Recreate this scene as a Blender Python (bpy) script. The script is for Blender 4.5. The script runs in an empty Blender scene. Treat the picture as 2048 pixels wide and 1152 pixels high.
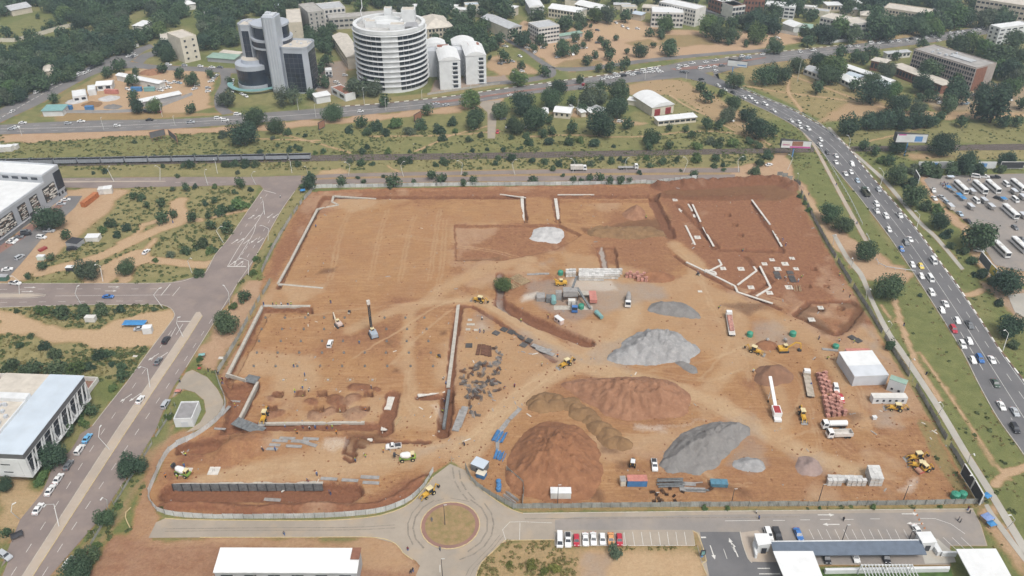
import bpy,bmesh,math,random
import numpy as np
from mathutils import Vector,Matrix
from mathutils.geometry import tessellate_polygon
rad = math.radians
random.seed(7)
rng = np.random.default_rng(11)
sc = bpy.context.scene
COL = sc.collection
# ------------------------------------------------------------------ camera, sky, sun, exposure
F,TH,H = 1620.0,rad(33.3),190.5            # focal length in photo pixels, pitch, flying height
CT,ST = math.cos(TH),math.sin(TH)
cam = bpy.data.cameras.new('camera')
cam.sensor_width = 36.0
cam.lens = 36.0 * F / 2048.0
cam.clip_start = 1.0
cam.clip_end = 20000.0
camo = bpy.data.objects.new('camera',cam)
COL.objects.link(camo)
camo.location = (0,0,H)
camo.rotation_euler = (rad(90) - TH,0,0)
sc.camera = camo
world = bpy.data.worlds.new('World')
sc.world = world
world.use_nodes = True
wn = world.node_tree
sky = wn.nodes.new('ShaderNodeTexSky')
sky.sky_type = 'NISHITA'
sky.sun_disc = False
SUN_EL,SUN_AZ = rad(58),rad(150)
sky.sun_elevation = SUN_EL
sky.sun_rotation = SUN_AZ
sky.dust_density = 4.0
sky.air_density = 1.0
hs = wn.nodes.new('ShaderNodeHueSaturation')   # cloud cover: a nearly colourless sky
hs.inputs['Saturation'].default_value = 0.22
wn.links.new(sky.outputs[0],hs.inputs['Color'])
wn.links.new(hs.outputs[0],wn.nodes['Background'].inputs['Color'])
wn.nodes['Background'].inputs['Strength'].default_value = 0.13
sun = bpy.data.lights.new('sun','SUN')
sun.energy = 1.5
sun.angle = rad(14)
sun.color = (1.0,0.965,0.91)
suno = bpy.data.objects.new('sun',sun)
COL.objects.link(suno)
sd = Vector((math.sin(SUN_AZ) * math.cos(SUN_EL),math.cos(SUN_AZ) * math.cos(SUN_EL),math.sin(SUN_EL)))
suno.rotation_euler = (-sd).to_track_quat('-Z','Y').to_euler()
sc.view_settings.view_transform = 'Standard'
sc.view_settings.look = 'None'
sc.view_settings.exposure = 0.5
sc.view_settings.gamma = 1.0
sc.view_settings.use_curve_mapping = False
sc.cycles.max_bounces = 5
sc.cycles.diffuse_bounces = 3
sc.cycles.transparent_max_bounces = 4
sc.cycles.volume_bounces = 0
# ------------------------------------------------------------------ pixels -> places
def G(px,py,z=0.0):
 """photo pixel -> world x, y on the level z"""
 t = (py - 576) / F
 u = (px - 1024) / F
 k = (H - z) / (ST + t * CT)
 return (u * k,(CT - t * ST) * k)
def GV(px,py,z=0.0):
 x,y = G(px,py,z)
 return Vector((x,y,z))
def GP(pts,z=0.0):
 return [G(p[0],p[1],z) for p in pts]
def PX(x,y,z=0.0):
 """world -> photo pixel"""
 d = y * CT + (H - z) * ST
 return (1024 + F * x / d,576 + F * (-(y * ST) + (H - z) * CT) / d)
def hgt_px(px,base_py,top_py):
 """height of a vertical edge standing at (px, base_py) whose top shows at top_py"""
 x,y = G(px,base_py)
 t = (top_py - 576) / F
 # point (y, z) on ray: z = H - y * (ST + t CT)/(CT - t ST)
 return H - y * (ST + t * CT) / (CT - t * ST)
def catmull(pts,n=8,closed=False):
 P = [np.array(p,float) for p in pts]
 if len(P) < 3 and not closed:
  return [tuple(P[0] + (P[1] - P[0]) * i / n) for i in range(n + 1)]
 out = []
 m = len(P)
 rngi = range(m if closed else m - 1)
 for i in rngi:
  p1,p2 = P[i],P[(i + 1) % m]
  p0 = P[i - 1] if (i > 0 or closed) else 2 * p1 - p2
  p3 = P[(i + 2) % m] if (i + 2 < m or closed) else 2 * p2 - p1
  for k in range(n):
   t = k / n
   out.append(tuple(0.5 * (2 * p1 + (p2 - p0) * t + (2 * p0 - 5 * p1 + 4 * p2 - p3) * t * t + (3 * p1 - p0 - 3 * p2 + p3) * t ** 3)))
 if not closed:
  out.append(tuple(P[-1]))
 return out
def resample(pts,step):
 P = np.array(pts,float)
 d = np.r_[0,np.cumsum(np.hypot(*(P[1:] - P[:-1]).T))]
 n = max(1,int(round(d[-1] / step)))
 t = np.linspace(0,d[-1],n + 1)
 return [(float(a),float(b)) for a,b in zip(np.interp(t,d,P[:,0]),np.interp(t,d,P[:,1]))]
# ------------------------------------------------------------------ objects
def tag(o,label=None,cat=None,group=None,kind=None):
 if label: o['label'] = label
 if cat: o['category'] = cat
 if group: o['group'] = group
 if kind: o['kind'] = kind
 return o
def link(o,parent=None):
 COL.objects.link(o)
 if parent is not None: o.parent = parent
 return o
def empty(name,loc=(0,0,0),rz=0.0):
 o = bpy.data.objects.new(name,None)
 o.empty_display_size = 0.5
 o.location = loc
 o.rotation_euler = (0,0,rz)
 return link(o)
def mobj(name,me,mat=None,parent=None,loc=None,rz=0.0):
 """a mesh object; the material sits on the object, so that copies can share the mesh"""
 o = bpy.data.objects.new(name,me)
 link(o,parent)
 if loc is not None: o.location = loc
 if rz: o.rotation_euler = (0,0,rz)
 if mat is not None:
  if len(me.materials) == 0: me.materials.append(None)
  o.material_slots[0].link = 'OBJECT'
  o.material_slots[0].material = mat
 return o
class MB:
 """collects boxes, prisms, tubes ... into one mesh"""
 def __init__(s): s.v,s.f,s.m = [],[],[]
 def add(s,v,f,m=0):
  b = len(s.v)
  s.v += [tuple(p) for p in v]
  s.f += [tuple(i + b for i in q) for q in f]
  s.m += [m] * len(f)
  return s
 def box(s,x0,x1,y0,y1,z0,z1,m=0,bottom=True):
  v = [(x0,y0,z0),(x1,y0,z0),(x1,y1,z0),(x0,y1,z0),(x0,y0,z1),(x1,y0,z1),(x1,y1,z1),(x0,y1,z1)]
  f = [(4,5,6,7),(0,1,5,4),(1,2,6,5),(2,3,7,6),(3,0,4,7)]
  if bottom: f.append((3,2,1,0))
  return s.add(v,f,m)
 def prism(s,poly,z0,z1,m=0,bottom=False,top=True):
  """vertical prism over a counter-clockwise (made so) polygon"""
  a = sum(poly[i][0] * poly[(i + 1) % len(poly)][1] - poly[(i + 1) % len(poly)][0] * poly[i][1] for i in range(len(poly)))
  p = list(poly) if a > 0 else list(poly)[::-1]
  n = len(p)
  v = [(x,y,z0) for x,y in p] + [(x,y,z1) for x,y in p]
  f = [(i,(i + 1) % n,n + (i + 1) % n,n + i) for i in range(n)]
  if top: f.append(tuple(range(n,2 * n)))
  if bottom: f.append(tuple(range(n - 1,-1,-1)))
  return s.add(v,f,m)
 def bar(s,a,b,w,h=None,m=0):
  """square bar from a to b"""
  a,b = Vector(a),Vector(b)
  h = h or w
  d = (b - a).normalized()
  up = Vector((0,0,1)) if abs(d.z) < 0.95 else Vector((1,0,0))
  r = d.cross(up).normalized() * w / 2
  u = r.cross(d).normalized() * h / 2
  v = [p + q for p in (a,b) for q in (-r - u,r - u,r + u,-r + u)]
  return s.add(v,[(0,1,2,3)[::-1],(4,5,6,7),(0,1,5,4),(1,2,6,5),(2,3,7,6),(3,0,4,7)][:],m)
 def tube(s,pts,r,n=6,m=0,cap=True):
  """round tube through points; r one radius or one per point"""
  P = [Vector(p) for p in pts]
  R = r if isinstance(r,(list,tuple)) else [r] * len(P)
  v,f = [],[]
  for i,p in enumerate(P):
   d = (P[min(i + 1,len(P) - 1)] - P[max(i - 1,0)]).normalized()
   up = Vector((0,0,1)) if abs(d.z) < 0.9 else Vector((1,0,0))
   a = d.cross(up).normalized()
   b = a.cross(d).normalized()
   v += [p + (a * math.cos(2 * math.pi * k / n) + b * math.sin(2 * math.pi * k / n)) * R[i] for k in range(n)]
  for i in range(len(P) - 1):
   for k in range(n):
    f.append((i * n + k,i * n + (k + 1) % n,(i + 1) * n + (k + 1) % n,(i + 1) * n + k))
  if cap:
   f.append(tuple(range(n))[::-1])
   f.append(tuple((len(P) - 1) * n + k for k in range(n)))
  return s.add(v,f,m)
 def lathe(s,prof,n=12,m=0,c=(0,0,0)):
  """profile [(r, z)...] turned round z"""
  v,f = [],[]
  for r,z in prof:
   v += [(c[0] + r * math.cos(2 * math.pi * k / n),c[1] + r * math.sin(2 * math.pi * k / n),c[2] + z) for k in range(n)]
  for i in range(len(prof) - 1):
   for k in range(n):
    f.append((i * n + k,i * n + (k + 1) % n,(i + 1) * n + (k + 1) % n,(i + 1) * n + k))
  f.append(tuple((len(prof) - 1) * n + k for k in range(n)))
  f.append(tuple(range(n))[::-1])
  return s.add(v,f,m)
 def move(s,M):
  s.v = [tuple(M @ Vector(p)) for p in s.v]
  return s
 def mesh(s,name,smooth=False):
  me = bpy.data.meshes.new(name)
  me.from_pydata(s.v,[],s.f)
  if any(s.m): me.polygons.foreach_set('material_index',s.m)
  if smooth: me.polygons.foreach_set('use_smooth',[True] * len(me.polygons))
  me.update()
  return me
 def build(s,name,mat=None,parent=None,loc=None,rz=0.0,smooth=False):
  me = s.mesh(name,smooth)
  if isinstance(mat,(list,tuple)):
   for q in mat: me.materials.append(q)
   mat = None
  return mobj(name,me,mat,parent,loc,rz)
def copy_tree(o,parent=None,loc=None,rz=None):
 c = o.copy()
 COL.objects.link(c)
 c.parent = parent
 if loc is not None: c.location = loc
 if rz is not None: c.rotation_euler = (0,0,rz)
 for ch in o.children:
  d = ch.copy(); COL.objects.link(d); d.parent = c
  for g in ch.children:
   e = g.copy(); COL.objects.link(e); e.parent = d
 return c
ONES = 'zeroth first second third fourth fifth sixth seventh eighth ninth tenth eleventh twelfth thirteenth fourteenth fifteenth sixteenth seventeenth eighteenth nineteenth'.split()
TENS = '_ _ twenty thirty forty fifty sixty seventy eighty ninety'.split()
TENTH = '_ _ twentieth thirtieth fortieth fiftieth sixtieth seventieth eightieth ninetieth'.split()
def ordw(n):
 if n < 20: return ONES[n]
 if n >= 100: return 'hundred and ' + ordw(n - 100) if n > 100 else 'hundredth'
 return TENTH[n // 10] if n % 10 == 0 else TENS[n // 10] + '-' + ONES[n % 10]
# ------------------------------------------------------------------ materials
def _nt(name):
 m = bpy.data.materials.new(name)
 m.use_nodes = True
 return m,m.node_tree,m.node_tree.nodes,m.node_tree.links,m.node_tree.nodes['Principled BSDF']
MATS = {}
def mat(name,rgb,rough=0.8,var=0.12,scale=1.0,metal=0.0,bump=0.0,rgb2=None,objvar=0.0,fine=0.0,spec=0.3,trans=0.0,wear=0.0,wearcol=(0.2,0.13,0.08)):
 """a plain painted / raw surface: colour with soft stains, grain, wear and roughness variation in world space"""
 if name in MATS: return MATS[name]
 m,nt,N,L,B = _nt(name)
 geo = N.new('ShaderNodeNewGeometry')
 n1 = N.new('ShaderNodeTexNoise'); n1.inputs['Scale'].default_value = scale; n1.inputs['Detail'].default_value = 5
 L.new(geo.outputs['Position'],n1.inputs['Vector'])
 mix = N.new('ShaderNodeMix'); mix.data_type = 'RGBA'
 c2 = rgb2 or tuple(max(0,c * (1 - 2 * var)) for c in rgb)
 mr = N.new('ShaderNodeMapRange'); mr.inputs[1].default_value = 0.36; mr.inputs[2].default_value = 0.66
 L.new(n1.outputs[0],mr.inputs[0])
 L.new(mr.outputs[0],mix.inputs[0])
 mix.inputs[6].default_value = (*rgb,1); mix.inputs[7].default_value = (*c2,1)
 out = mix.outputs[2]
 if wear:
  nw = N.new('ShaderNodeTexNoise'); nw.inputs['Scale'].default_value = scale * 3.3; nw.inputs['Detail'].default_value = 8
  L.new(geo.outputs['Position'],nw.inputs['Vector'])
  mw = N.new('ShaderNodeMapRange'); mw.inputs[1].default_value = 0.52; mw.inputs[2].default_value = 0.72; mw.inputs[4].default_value = wear
  L.new(nw.outputs[0],mw.inputs[0])
  mx = N.new('ShaderNodeMix'); mx.data_type = 'RGBA'
  L.new(mw.outputs[0],mx.inputs[0]); L.new(out,mx.inputs[6]); mx.inputs[7].default_value = (*wearcol,1)
  out = mx.outputs[2]
 if objvar:
  oi = N.new('ShaderNodeObjectInfo')
  h = N.new('ShaderNodeHueSaturation')
  a = N.new('ShaderNodeMapRange'); a.inputs[3].default_value = 1 - objvar; a.inputs[4].default_value = 1 + objvar
  L.new(oi.outputs['Random'],a.inputs[0]); L.new(a.outputs[0],h.inputs['Value']); L.new(out,h.inputs['Color'])
  out = h.outputs[0]
 L.new(out,B.inputs['Base Color'])
 B.inputs['Roughness'].default_value = rough
 B.inputs['Metallic'].default_value = metal
 B.inputs['Specular IOR Level'].default_value = spec
 if bump:
  nb = N.new('ShaderNodeTexNoise'); nb.inputs['Scale'].default_value = fine or scale * 8; nb.inputs['Detail'].default_value = 6
  L.new(geo.outputs['Position'],nb.inputs['Vector'])
  bp = N.new('ShaderNodeBump'); bp.inputs['Strength'].default_value = bump; bp.inputs['Distance'].default_value = 0.3
  L.new(nb.outputs[0],bp.inputs['Height']); L.new(bp.outputs[0],B.inputs['Normal'])
 MATS[name] = m
 return m
# ------------------------------------------------------------------ the ground: one sheet, relief and soil masks
_T = rng.random((256,256))
def vnoise(x,y):
 xi = np.floor(x).astype(int); yi = np.floor(y).astype(int)
 fx = x - xi; fy = y - yi
 fx = fx * fx * (3 - 2 * fx); fy = fy * fy * (3 - 2 * fy)
 a = _T[xi & 255,yi & 255]; b = _T[(xi + 1) & 255,yi & 255]
 c = _T[xi & 255,(yi + 1) & 255]; d = _T[(xi + 1) & 255,(yi + 1) & 255]
 return (a + (b - a) * fx) * (1 - fy) + (c + (d - c) * fx) * fy
def fbm(x,y,wl,octv=4,seed=0):
 x = x / wl + seed * 17.3; y = y / wl + seed * 31.7
 s = 0; a = 0.5; t = 0
 for i in range(octv):
  s = s + a * vnoise(x,y); t += a
  x = x * 2.03 + 5.1; y = y * 2.03 + 9.7; a *= 0.5
 return s / t
def axis(parts):
 out = []
 for a,b,st in parts:
  n = max(1,int(round((b - a) / st)))
  out += list(np.linspace(a,b,n,endpoint=False))
 return np.array(out + [parts[-1][1]])
GX = axis([(-3200,-1200,400),(-1200,-520,60),(-520,-300,3.0),(-300,-114,1.3),(-114,152,0.52),(152,300,1.3),(300,520,3.0),(520,1200,60),(1200,3200,400)])
GY = axis([(-1500,-100,300),(-100,130,20),(130,164,1.0),(164,396,0.52),(396,560,1.4),(560,860,3.0),(860,1400,50),(1400,4500,400)])
NX,NY = len(GX),len(GY)
XX,YY = np.meshgrid(GX,GY,indexing='ij')
Z = np.zeros_like(XX)
WX = XX + (fbm(XX,YY,9,3,1) - 0.5) * 7; WY = YY + (fbm(XX,YY,9,3,2) - 0.5) * 7      # ragged borders
VX = XX + (fbm(XX,YY,2.5,2,3) - 0.5) * 1.2; VY = YY + (fbm(XX,YY,2.5,2,4) - 0.5) * 1.2  # slightly uneven borders
CH = {k: np.zeros_like(XX) for k in ('grass','red','tan','grey','dark','white','dry','pave')}
def _sub(P,m):
 P = np.array(P)
 i0,i1 = np.searchsorted(GX,[P[:,0].min() - m,P[:,0].max() + m])
 j0,j1 = np.searchsorted(GY,[P[:,1].min() - m,P[:,1].max() + m])
 return slice(max(i0 - 1,0),i1 + 1),slice(max(j0 - 1,0),j1 + 1)
def _segd(x,y,P,closed):
 d = np.full(x.shape,1e9)
 n = len(P)
 for i in range(n if closed else n - 1):
  ax,ay = P[i]; bx,by = P[(i + 1) % n]
  vx,vy = bx - ax,by - ay
  l2 = vx * vx + vy * vy + 1e-9
  t = np.clip(((x - ax) * vx + (y - ay) * vy) / l2,0,1)
  d = np.minimum(d,(x - ax - t * vx) ** 2 + (y - ay - t * vy) ** 2)
 return np.sqrt(d)
def _inside(x,y,P):
 c = np.zeros(x.shape,bool)
 n = len(P)
 for i in range(n):
  ax,ay = P[i]; bx,by = P[i - 1]
  if ay == by: continue
  c ^= ((ay > y) != (by > y)) & (x < (bx - ax) * (y - ay) / (by - ay) + ax)
 return c
def sdf(P,mode,m=12.0):
 """slices, distance into the polygon (positive inside)"""
 s = _sub(P,m)
 x,y = ((WX,WY) if mode == 2 else (VX,VY) if mode == 1 else (XX,YY))
 x,y = x[s],y[s]
 d = _segd(x,y,P,True)
 return s,np.where(_inside(x,y,P),d,-d)
def ss(t):
 t = np.clip(t,0,1)
 return t * t * (3 - 2 * t)
def area(pts,soft=1.5,mode=1,smooth=0,world=False,**chan):
 """set soil channels inside a photo polygon"""
 P = pts if world else GP(pts)
 if smooth: P = catmull(P,smooth,True)
 s,d = sdf(P,mode,soft + 8)
 w = ss(d / (2 * soft) + 0.5)
 for k,v in chan.items():
  CH[k][s] = CH[k][s] * (1 - w) + v * w
 return s,d
def line(pts,w,soft=0.5,mode=1,smooth=5,level=0.0,**chan):
 """soil channels along a line w metres wide"""
 P = GP(pts,level)
 if smooth and len(P) > 2: P = catmull(P,smooth)
 s = _sub(P,w + 6)
 x,y = (VX,VY) if mode else (XX,YY)
 d = _segd(x[s],y[s],P,False)
 k_ = ss((w / 2 - d) / (2 * soft) + 0.5)
 for k,v in chan.items():
  CH[k][s] = CH[k][s] * (1 - k_) + v * k_
 return s,d
def pit(pts,depth,slope=1.0,smooth=0,mode=1,cut=0.8,floor=None):
 slope *= .6; depth *= 1.3
 P = GP(pts)
 if smooth: P = catmull(P,smooth,True)
 s,d = sdf(P,mode,slope + 6)
 w = ss(d / slope)
 Z[s] = Z[s] * (1 - w) - depth * w
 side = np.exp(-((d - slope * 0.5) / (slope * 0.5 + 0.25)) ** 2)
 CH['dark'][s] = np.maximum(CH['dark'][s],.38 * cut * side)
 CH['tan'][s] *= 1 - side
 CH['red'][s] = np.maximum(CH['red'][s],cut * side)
 if floor:
  for k,v in floor.items(): CH[k][s] = CH[k][s] * (1 - w) + v * w
def trench(pts,w,depth,slope=0.6,cut=0.9,smooth=0,level=0.0,**floor):
 P = GP(pts,level)
 if smooth: P = catmull(P,smooth)
 s = _sub(P,w + 4)
 d = _segd(VX[s],VY[s],P,False)
 slope *= .7; depth *= 1.25
 k = ss((w / 2 + slope - d) / slope)
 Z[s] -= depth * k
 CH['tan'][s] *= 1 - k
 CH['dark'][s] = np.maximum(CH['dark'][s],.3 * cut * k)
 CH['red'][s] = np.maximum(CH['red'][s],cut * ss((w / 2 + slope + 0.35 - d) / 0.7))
 if floor:
  f = ss((w / 2 + 0.2 - d) / 0.5)
  for q,v in floor.items(): CH[q][s] = CH[q][s] * (1 - f) + v * f
def berm(pts,w,h,rough=0.5,smooth=4,level=0.0,**chan):
 P = GP(pts,level)
 if smooth and len(P) > 2: P = catmull(P,smooth)
 s = _sub(P,w + 4)
 d = _segd(WX[s] * 0.5 + XX[s] * 0.5,WY[s] * 0.5 + YY[s] * 0.5,P,False)
 n = fbm(XX[s],YY[s],3.0,4,5)
 k = ss((w / 2 - d) / (w / 2))
 Z[s] += h * k * (1 - rough + rough * 2 * n)
 kk = ss((w / 2 + 0.3 - d) / 1.2)
 for q,v in chan.items(): CH[q][s] = CH[q][s] * (1 - kk) + v * kk
# --- far and middle distance: green with open soil
CH['grass'][:] = 0.9
CH['dry'][:] = 0.55 * ss((fbm(XX,YY,26,4,6) - 0.40) / 0.25)
CH['tan'][:] = 0.75 * ss((fbm(XX,YY,34,5,7) - 0.60) / 0.06) * (YY > 396)
area([(0,55),(60,30),(150,42),(165,55),(90,72),(0,85)],2,1,dry=0.35,grass=1.0,tan=0)
area([(-40,40),(25,48),(30,58),(-40,60)],1,1,tan=0.6,white=0.3)
area([(85,232),(105,215),(150,190),(215,150),(290,135),(430,140),(430,165),(420,215),(380,225),(230,232)],2,2,tan=0.9,red=0.35,grass=0.1,dry=0)
area([(0,268),(455,254),(700,234),(915,212),(1010,196),(1010,207),(915,226),(700,247),(480,264),(300,271),(0,288)],1.5,2,tan=0.85,red=0.55,grass=0.1,dry=0)
area([(85,215),(210,142),(225,150),(110,218),(95,228)],1.5,1,grass=0.7,dry=0.8,tan=0.1)
area([(110,226),(430,226),(470,222),(470,228),(300,238),(110,242)],1.5,1,grass=0.5,dry=0.9,tan=0.2)
area([(990,100),(1010,70),(1050,40),(1130,60),(1180,40),(1300,45),(1330,60),(1560,62),(1610,75),(1590,88),(1450,105),(1310,118),(1190,132),(1110,132),(1060,105),(1020,80)],2,2,tan=0.95,red=0.5,grass=0.08,dry=0.2)
area([(1190,42),(1270,38),(1330,70),(1280,80),(1200,70)],2,2,tan=1.0,red=0.2,grass=0.0)
for q in ([(1115,128),(1160,116),(1200,122),(1190,132),(1130,134)],[(1310,70),(1400,70),(1430,88),(1330,95)],[(1250,85),(1300,78),(1330,90),(1260,92)]):
 area(q,2,2,grass=0.6,dry=0.85,tan=0.3)
area([(970,118),(1000,110),(1060,130),(1080,148),(1000,152),(975,140)],2,2,tan=0.8,red=0.4,grass=0.2,dry=0.4)
area([(615,130),(690,120),(700,190),(640,190),(620,170)],2,1,tan=0.2,grey=0.8,grass=0.1,dry=0)
area([(870,160),(1010,150),(1020,162),(860,185)],1,1,grey=0.8,grass=0,tan=0.2)
area([(720,100),(705,140),(688,140),(690,115)],1,1,tan=0.8,red=0.5,grass=0.1)
area([(860,185),(1000,163),(1090,152),(1090,160),(930,185),(780,205),(650,214),(640,208),(770,195)],1.2,1,grass=0.75,dry=0.7,tan=0.25)
area([(1250,170),(1300,158),(1360,160),(1420,185),(1500,232),(1540,262),(1560,275),(1520,272),(1440,245),(1390,215),(1340,190),(1260,190)],2,2,tan=0.7,red=0.3,grass=0.35,dry=0.7)
area([(1090,225),(1160,215),(1230,235),(1300,248),(1250,262),(1100,262),(1060,240)],2,2,tan=0.8,red=0.45,grass=0.2)
area([(1010,225),(1060,235),(1065,255),(1020,262),(985,240)],2,2,tan=0.8,red=0.5,grass=0.2)
area([(1435,140),(1560,112),(1640,116),(1700,160),(1790,200),(1790,222),(1690,238),(1640,238),(1560,198),(1490,168)],2,1,dry=0.95,grass=0.75,tan=0.12)
area([(1700,205),(1760,205),(1790,228),(1640,246),(1650,236)],2,2,tan=0.7,red=0.4,grass=0.3)
for q in ([(1578,150),(1577,185),(1588,200),(1605,225)],[(1490,172),(1570,185),(1650,195),(1740,208),(1785,218)],[(1580,150),(1650,175),(1730,205)]):
 line(q,2.5,0.8,tan=0.9,red=0.2,grass=0.1,dry=0.2)
area([(1500,118),(1640,105),(1680,100),(1680,108),(1600,119),(1520,132)],1.5,2,tan=0.5,dry=0.9,grass=0.5)
area([(1900,90),(1990,70),(2080,55),(2080,62),(1900,100)],1.5,2,tan=0.7,dry=0.6,grass=0.4)
area([(1680,93),(1800,76),(1950,48),(1960,40),(1840,62),(1700,85)],1.5,2,tan=0.7,dry=0.8,grass=0.4)
area([(1880,160),(2060,170),(2060,225),(1870,222),(1830,190)],2,2,tan=0.6,grey=0.5,grass=0.3)
area([(1700,232),(1800,222),(2060,225),(2060,236),(1800,238)],1.5,2,tan=0.8,red=0.3,grass=0.2)
area([(1660,262),(1800,245),(2060,246),(2060,283),(1800,288),(1690,285)],2,1,grass=0.95,dry=0.55,tan=0)
line([(1740,282),(1790,270),(1850,255)],1.6,0.5,tan=0.9,grass=0.1)
# bush land between the highway and the railway
area([(0,288),(480,266),(900,228),(1000,212),(1300,255),(1500,262),(1600,292),(1200,300),(700,305),(300,312),(0,318)],3,2,grass=0.97,dry=0.45,tan=0.0,red=0)
for q in ([(560,268),(600,277),(640,288),(700,305)],[(740,273),(900,270),(1000,262)],[(830,303),(870,285),(905,270),(955,258),(975,252)],[(1060,273),(1150,270),(1260,274),(1400,262),(1500,270)],[(500,277),(560,279),(640,281)],[(1395,215),(1430,240),(1470,262),(1520,290)],[(1340,190),(1385,218),(1440,240),(1480,250),(1540,290)]):
 line(q,1.8,0.6,tan=0.95,red=0.35,grass=0.1,dry=0.2)
area([(1390,215),(1420,225),(1500,262),(1530,285),(1545,300),(1510,292),(1440,245)],1.5,2,tan=0.7,red=0.4,grass=0.4)
area([(0,333),(600,322),(1560,304),(1560,335),(1000,340),(600,350),(130,354),(0,350)],1.5,1,grass=0.95,dry=0.7,tan=0)
area([(640,340),(680,335),(700,345),(660,355),(630,352)],1.5,2,tan=0.8,grass=0.2)
line([(775,332),(800,345),(820,350)],1.5,0.5,tan=0.9,grass=0.1)
area([(600,350),(912,340),(1300,335),(1480,334),(1560,330),(1590,345),(1580,362),(1380,365),(900,371),(640,376),(612,370)],1,1,tan=0.55,dry=0.5,grass=0.45,red=0.35)
area([(1470,335),(1545,322),(1560,300),(1572,302),(1580,330),(1600,352),(1590,366),(1460,366)],1.5,2,tan=0.85,red=0.55,grass=0.05,dry=0)
# left blocks
area([(130,380),(255,378),(505,362),(520,372),(490,425),(425,520),(400,545),(240,563),(120,560),(0,565),(0,480),(60,440)],1.5,1,grass=0.92,dry=0.75,tan=0,red=0.1)
area([(60,560),(150,480),(210,430),(255,380),(200,375),(130,378),(60,440),(0,500),(0,566)],2,2,tan=0.85,red=0.35,grass=0.1,dry=0.2)
for q,w in (([(80,545),(180,520),(260,485),(330,450),(350,420),(362,400)],7),([(250,560),(260,535),(300,520),(400,530),(425,525)],6),([(200,555),(240,530),(270,515)],14),([(285,450),(330,440),(400,440)],4),([(270,522),(292,500),(310,478)],3),([(425,435),(470,425),(495,420)],2.5),([(350,405),(365,425),(360,445),(330,455)],6),([(240,485),(270,470),(285,455)],3)):
 line(q,w,1.2,tan=0.9,red=0.25,grass=0.05,dry=0.1)
area([(0,612),(345,612),(352,628),(310,690),(250,760),(215,760),(200,752),(0,752)],1.5,1,grass=0.95,dry=0.85,tan=0.0)
area([(0,615),(30,622),(100,650),(200,655),(290,625),(340,618),(345,640),(310,690),(280,690),(200,695),(110,680),(60,665),(0,672)],2,2,tan=0.95,red=0.15,grass=0.04,dry=0.1)
area([(0,935),(110,985),(60,1060),(0,1090)],2,2,tan=0.75,grass=0.3,dry=0.4)
# strip between the left road and the site
area([(597,372),(620,376),(600,400),(540,495),(500,560),(455,625),(420,690),(400,700),(440,630),(478,570),(512,515),(560,425)],1,1,grass=0.85,dry=0.7,tan=0.1)
area([(500,560),(545,565),(510,625),(440,745),(400,735),(385,712),(420,660),(460,605)],1.5,2,tan=0.75,red=0.65,grass=0.12,dry=0.2)
area([(345,775),(380,735),(400,760),(345,800),(320,860),(250,962),(190,1050),(100,1152),(145,1152),(225,1050),(300,930),(340,860)],1,2,tan=0.6,red=0.6,grass=0.35)
area([(335,820),(352,815),(280,950),(195,1075),(175,1075),(230,985),(300,880)],1,2,grass=0.85,dry=0.3)
area([(325,880),(395,850),(425,850),(380,880),(340,900),(310,960),(300,1000),(330,1030),(300,1076),(240,1076),(265,1010),(300,930)],1,2,tan=0.4,red=0.5,grass=0.0,dry=0)
area([(160,1152),(215,1076),(300,1072),(440,1075),(745,1078),(800,1105),(842,1130),(830,1152),(830,1175),(140,1175)],1.5,2,tan=0.35,red=0.75,grass=0.05,dry=0.05)
area([(300,1078),(745,1078),(790,1095),(830,1140),(700,1140),(690,1098),(430,1092)],2,2,tan=0.55,red=0.3)
# between the parking and the picture's lower edge
area([(950,1165),(965,1125),(1012,1084),(1110,1082),(1110,1095),(1385,1094),(1410,1130),(1425,1175),(950,1175)],1.5,1,grass=0.45,dry=0.95,tan=0.5)
area([(1175,1100),(1260,1100),(1400,1110),(1400,1160),(1170,1175)],3,2,tan=0.85,grass=0.1,dry=0.6)
area([(1165,1110),(1215,1105),(1205,1175),(1168,1175)],1.5,2,tan=0.6,grey=0.5,grass=0.0,dry=0.2)
# right side
area([(1582,300),(1630,290),(1700,385),(1800,520),(1840,570),(1925,710),(1998,845),(2060,930),(2060,1140),(1990,1020),(1905,870),(1840,765),(1745,610),(1660,480),(1590,365)],1.5,1,grass=0.97,dry=0.2,tan=0)
area([(1690,290),(1740,320),(1800,380),(1850,440),(1930,540),(2060,740),(2060,700),(1990,640),(1960,560),(1900,480),(1840,400),(1790,350),(1730,290)],1.5,1,grass=0.97,dry=0.2,tan=0)
area([(1572,360),(1600,362),(1640,420),(1660,440),(1740,500),(1800,530),(1835,555),(1810,562),(1760,530),(1720,520),(1700,540),(1670,490),(1640,440),(1600,395)],1.5,2,tan=0.8,red=0.6,grass=0.05,dry=0.1)
area([(1690,500),(1760,520),(1830,545),(1800,565),(1745,560),(1725,560)],1.5,2,tan=0.85,red=0.5,grass=0.05)
for q,w in (([(1790,600),(1800,640),(1830,720),(1855,760),(1880,800)],2.6),([(1838,705),(1880,760),(1940,850),(1990,930),(2020,960)],1.6),([(1880,560),(1930,590),(1965,580)],3),([(1600,375),(1630,420),(1650,460),(1680,500)],4),([(1990,970),(2010,950),(2060,930)],3),([(1760,610),(1790,645)],1.5)):
 line(q,w,0.6,tan=0.9,red=0.35,grass=0.08,dry=0.1)
area([(1840,352),(1866,350),(1870,385),(1910,425),(1945,455),(1960,480),(1940,480),(1890,430),(1850,380)],1.5,2,tan=0.85,red=0.55,grass=0.05)
area([(1930,480),(1990,520),(2060,545),(2060,570),(1980,560),(1940,520)],2,2,tan=0.75,red=0.5,grass=0.2)
area([(1960,560),(2060,580),(2060,660),(2040,650),(1985,590)],1.5,2,tan=0.5,grey=0.5,grass=0.1)
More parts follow.
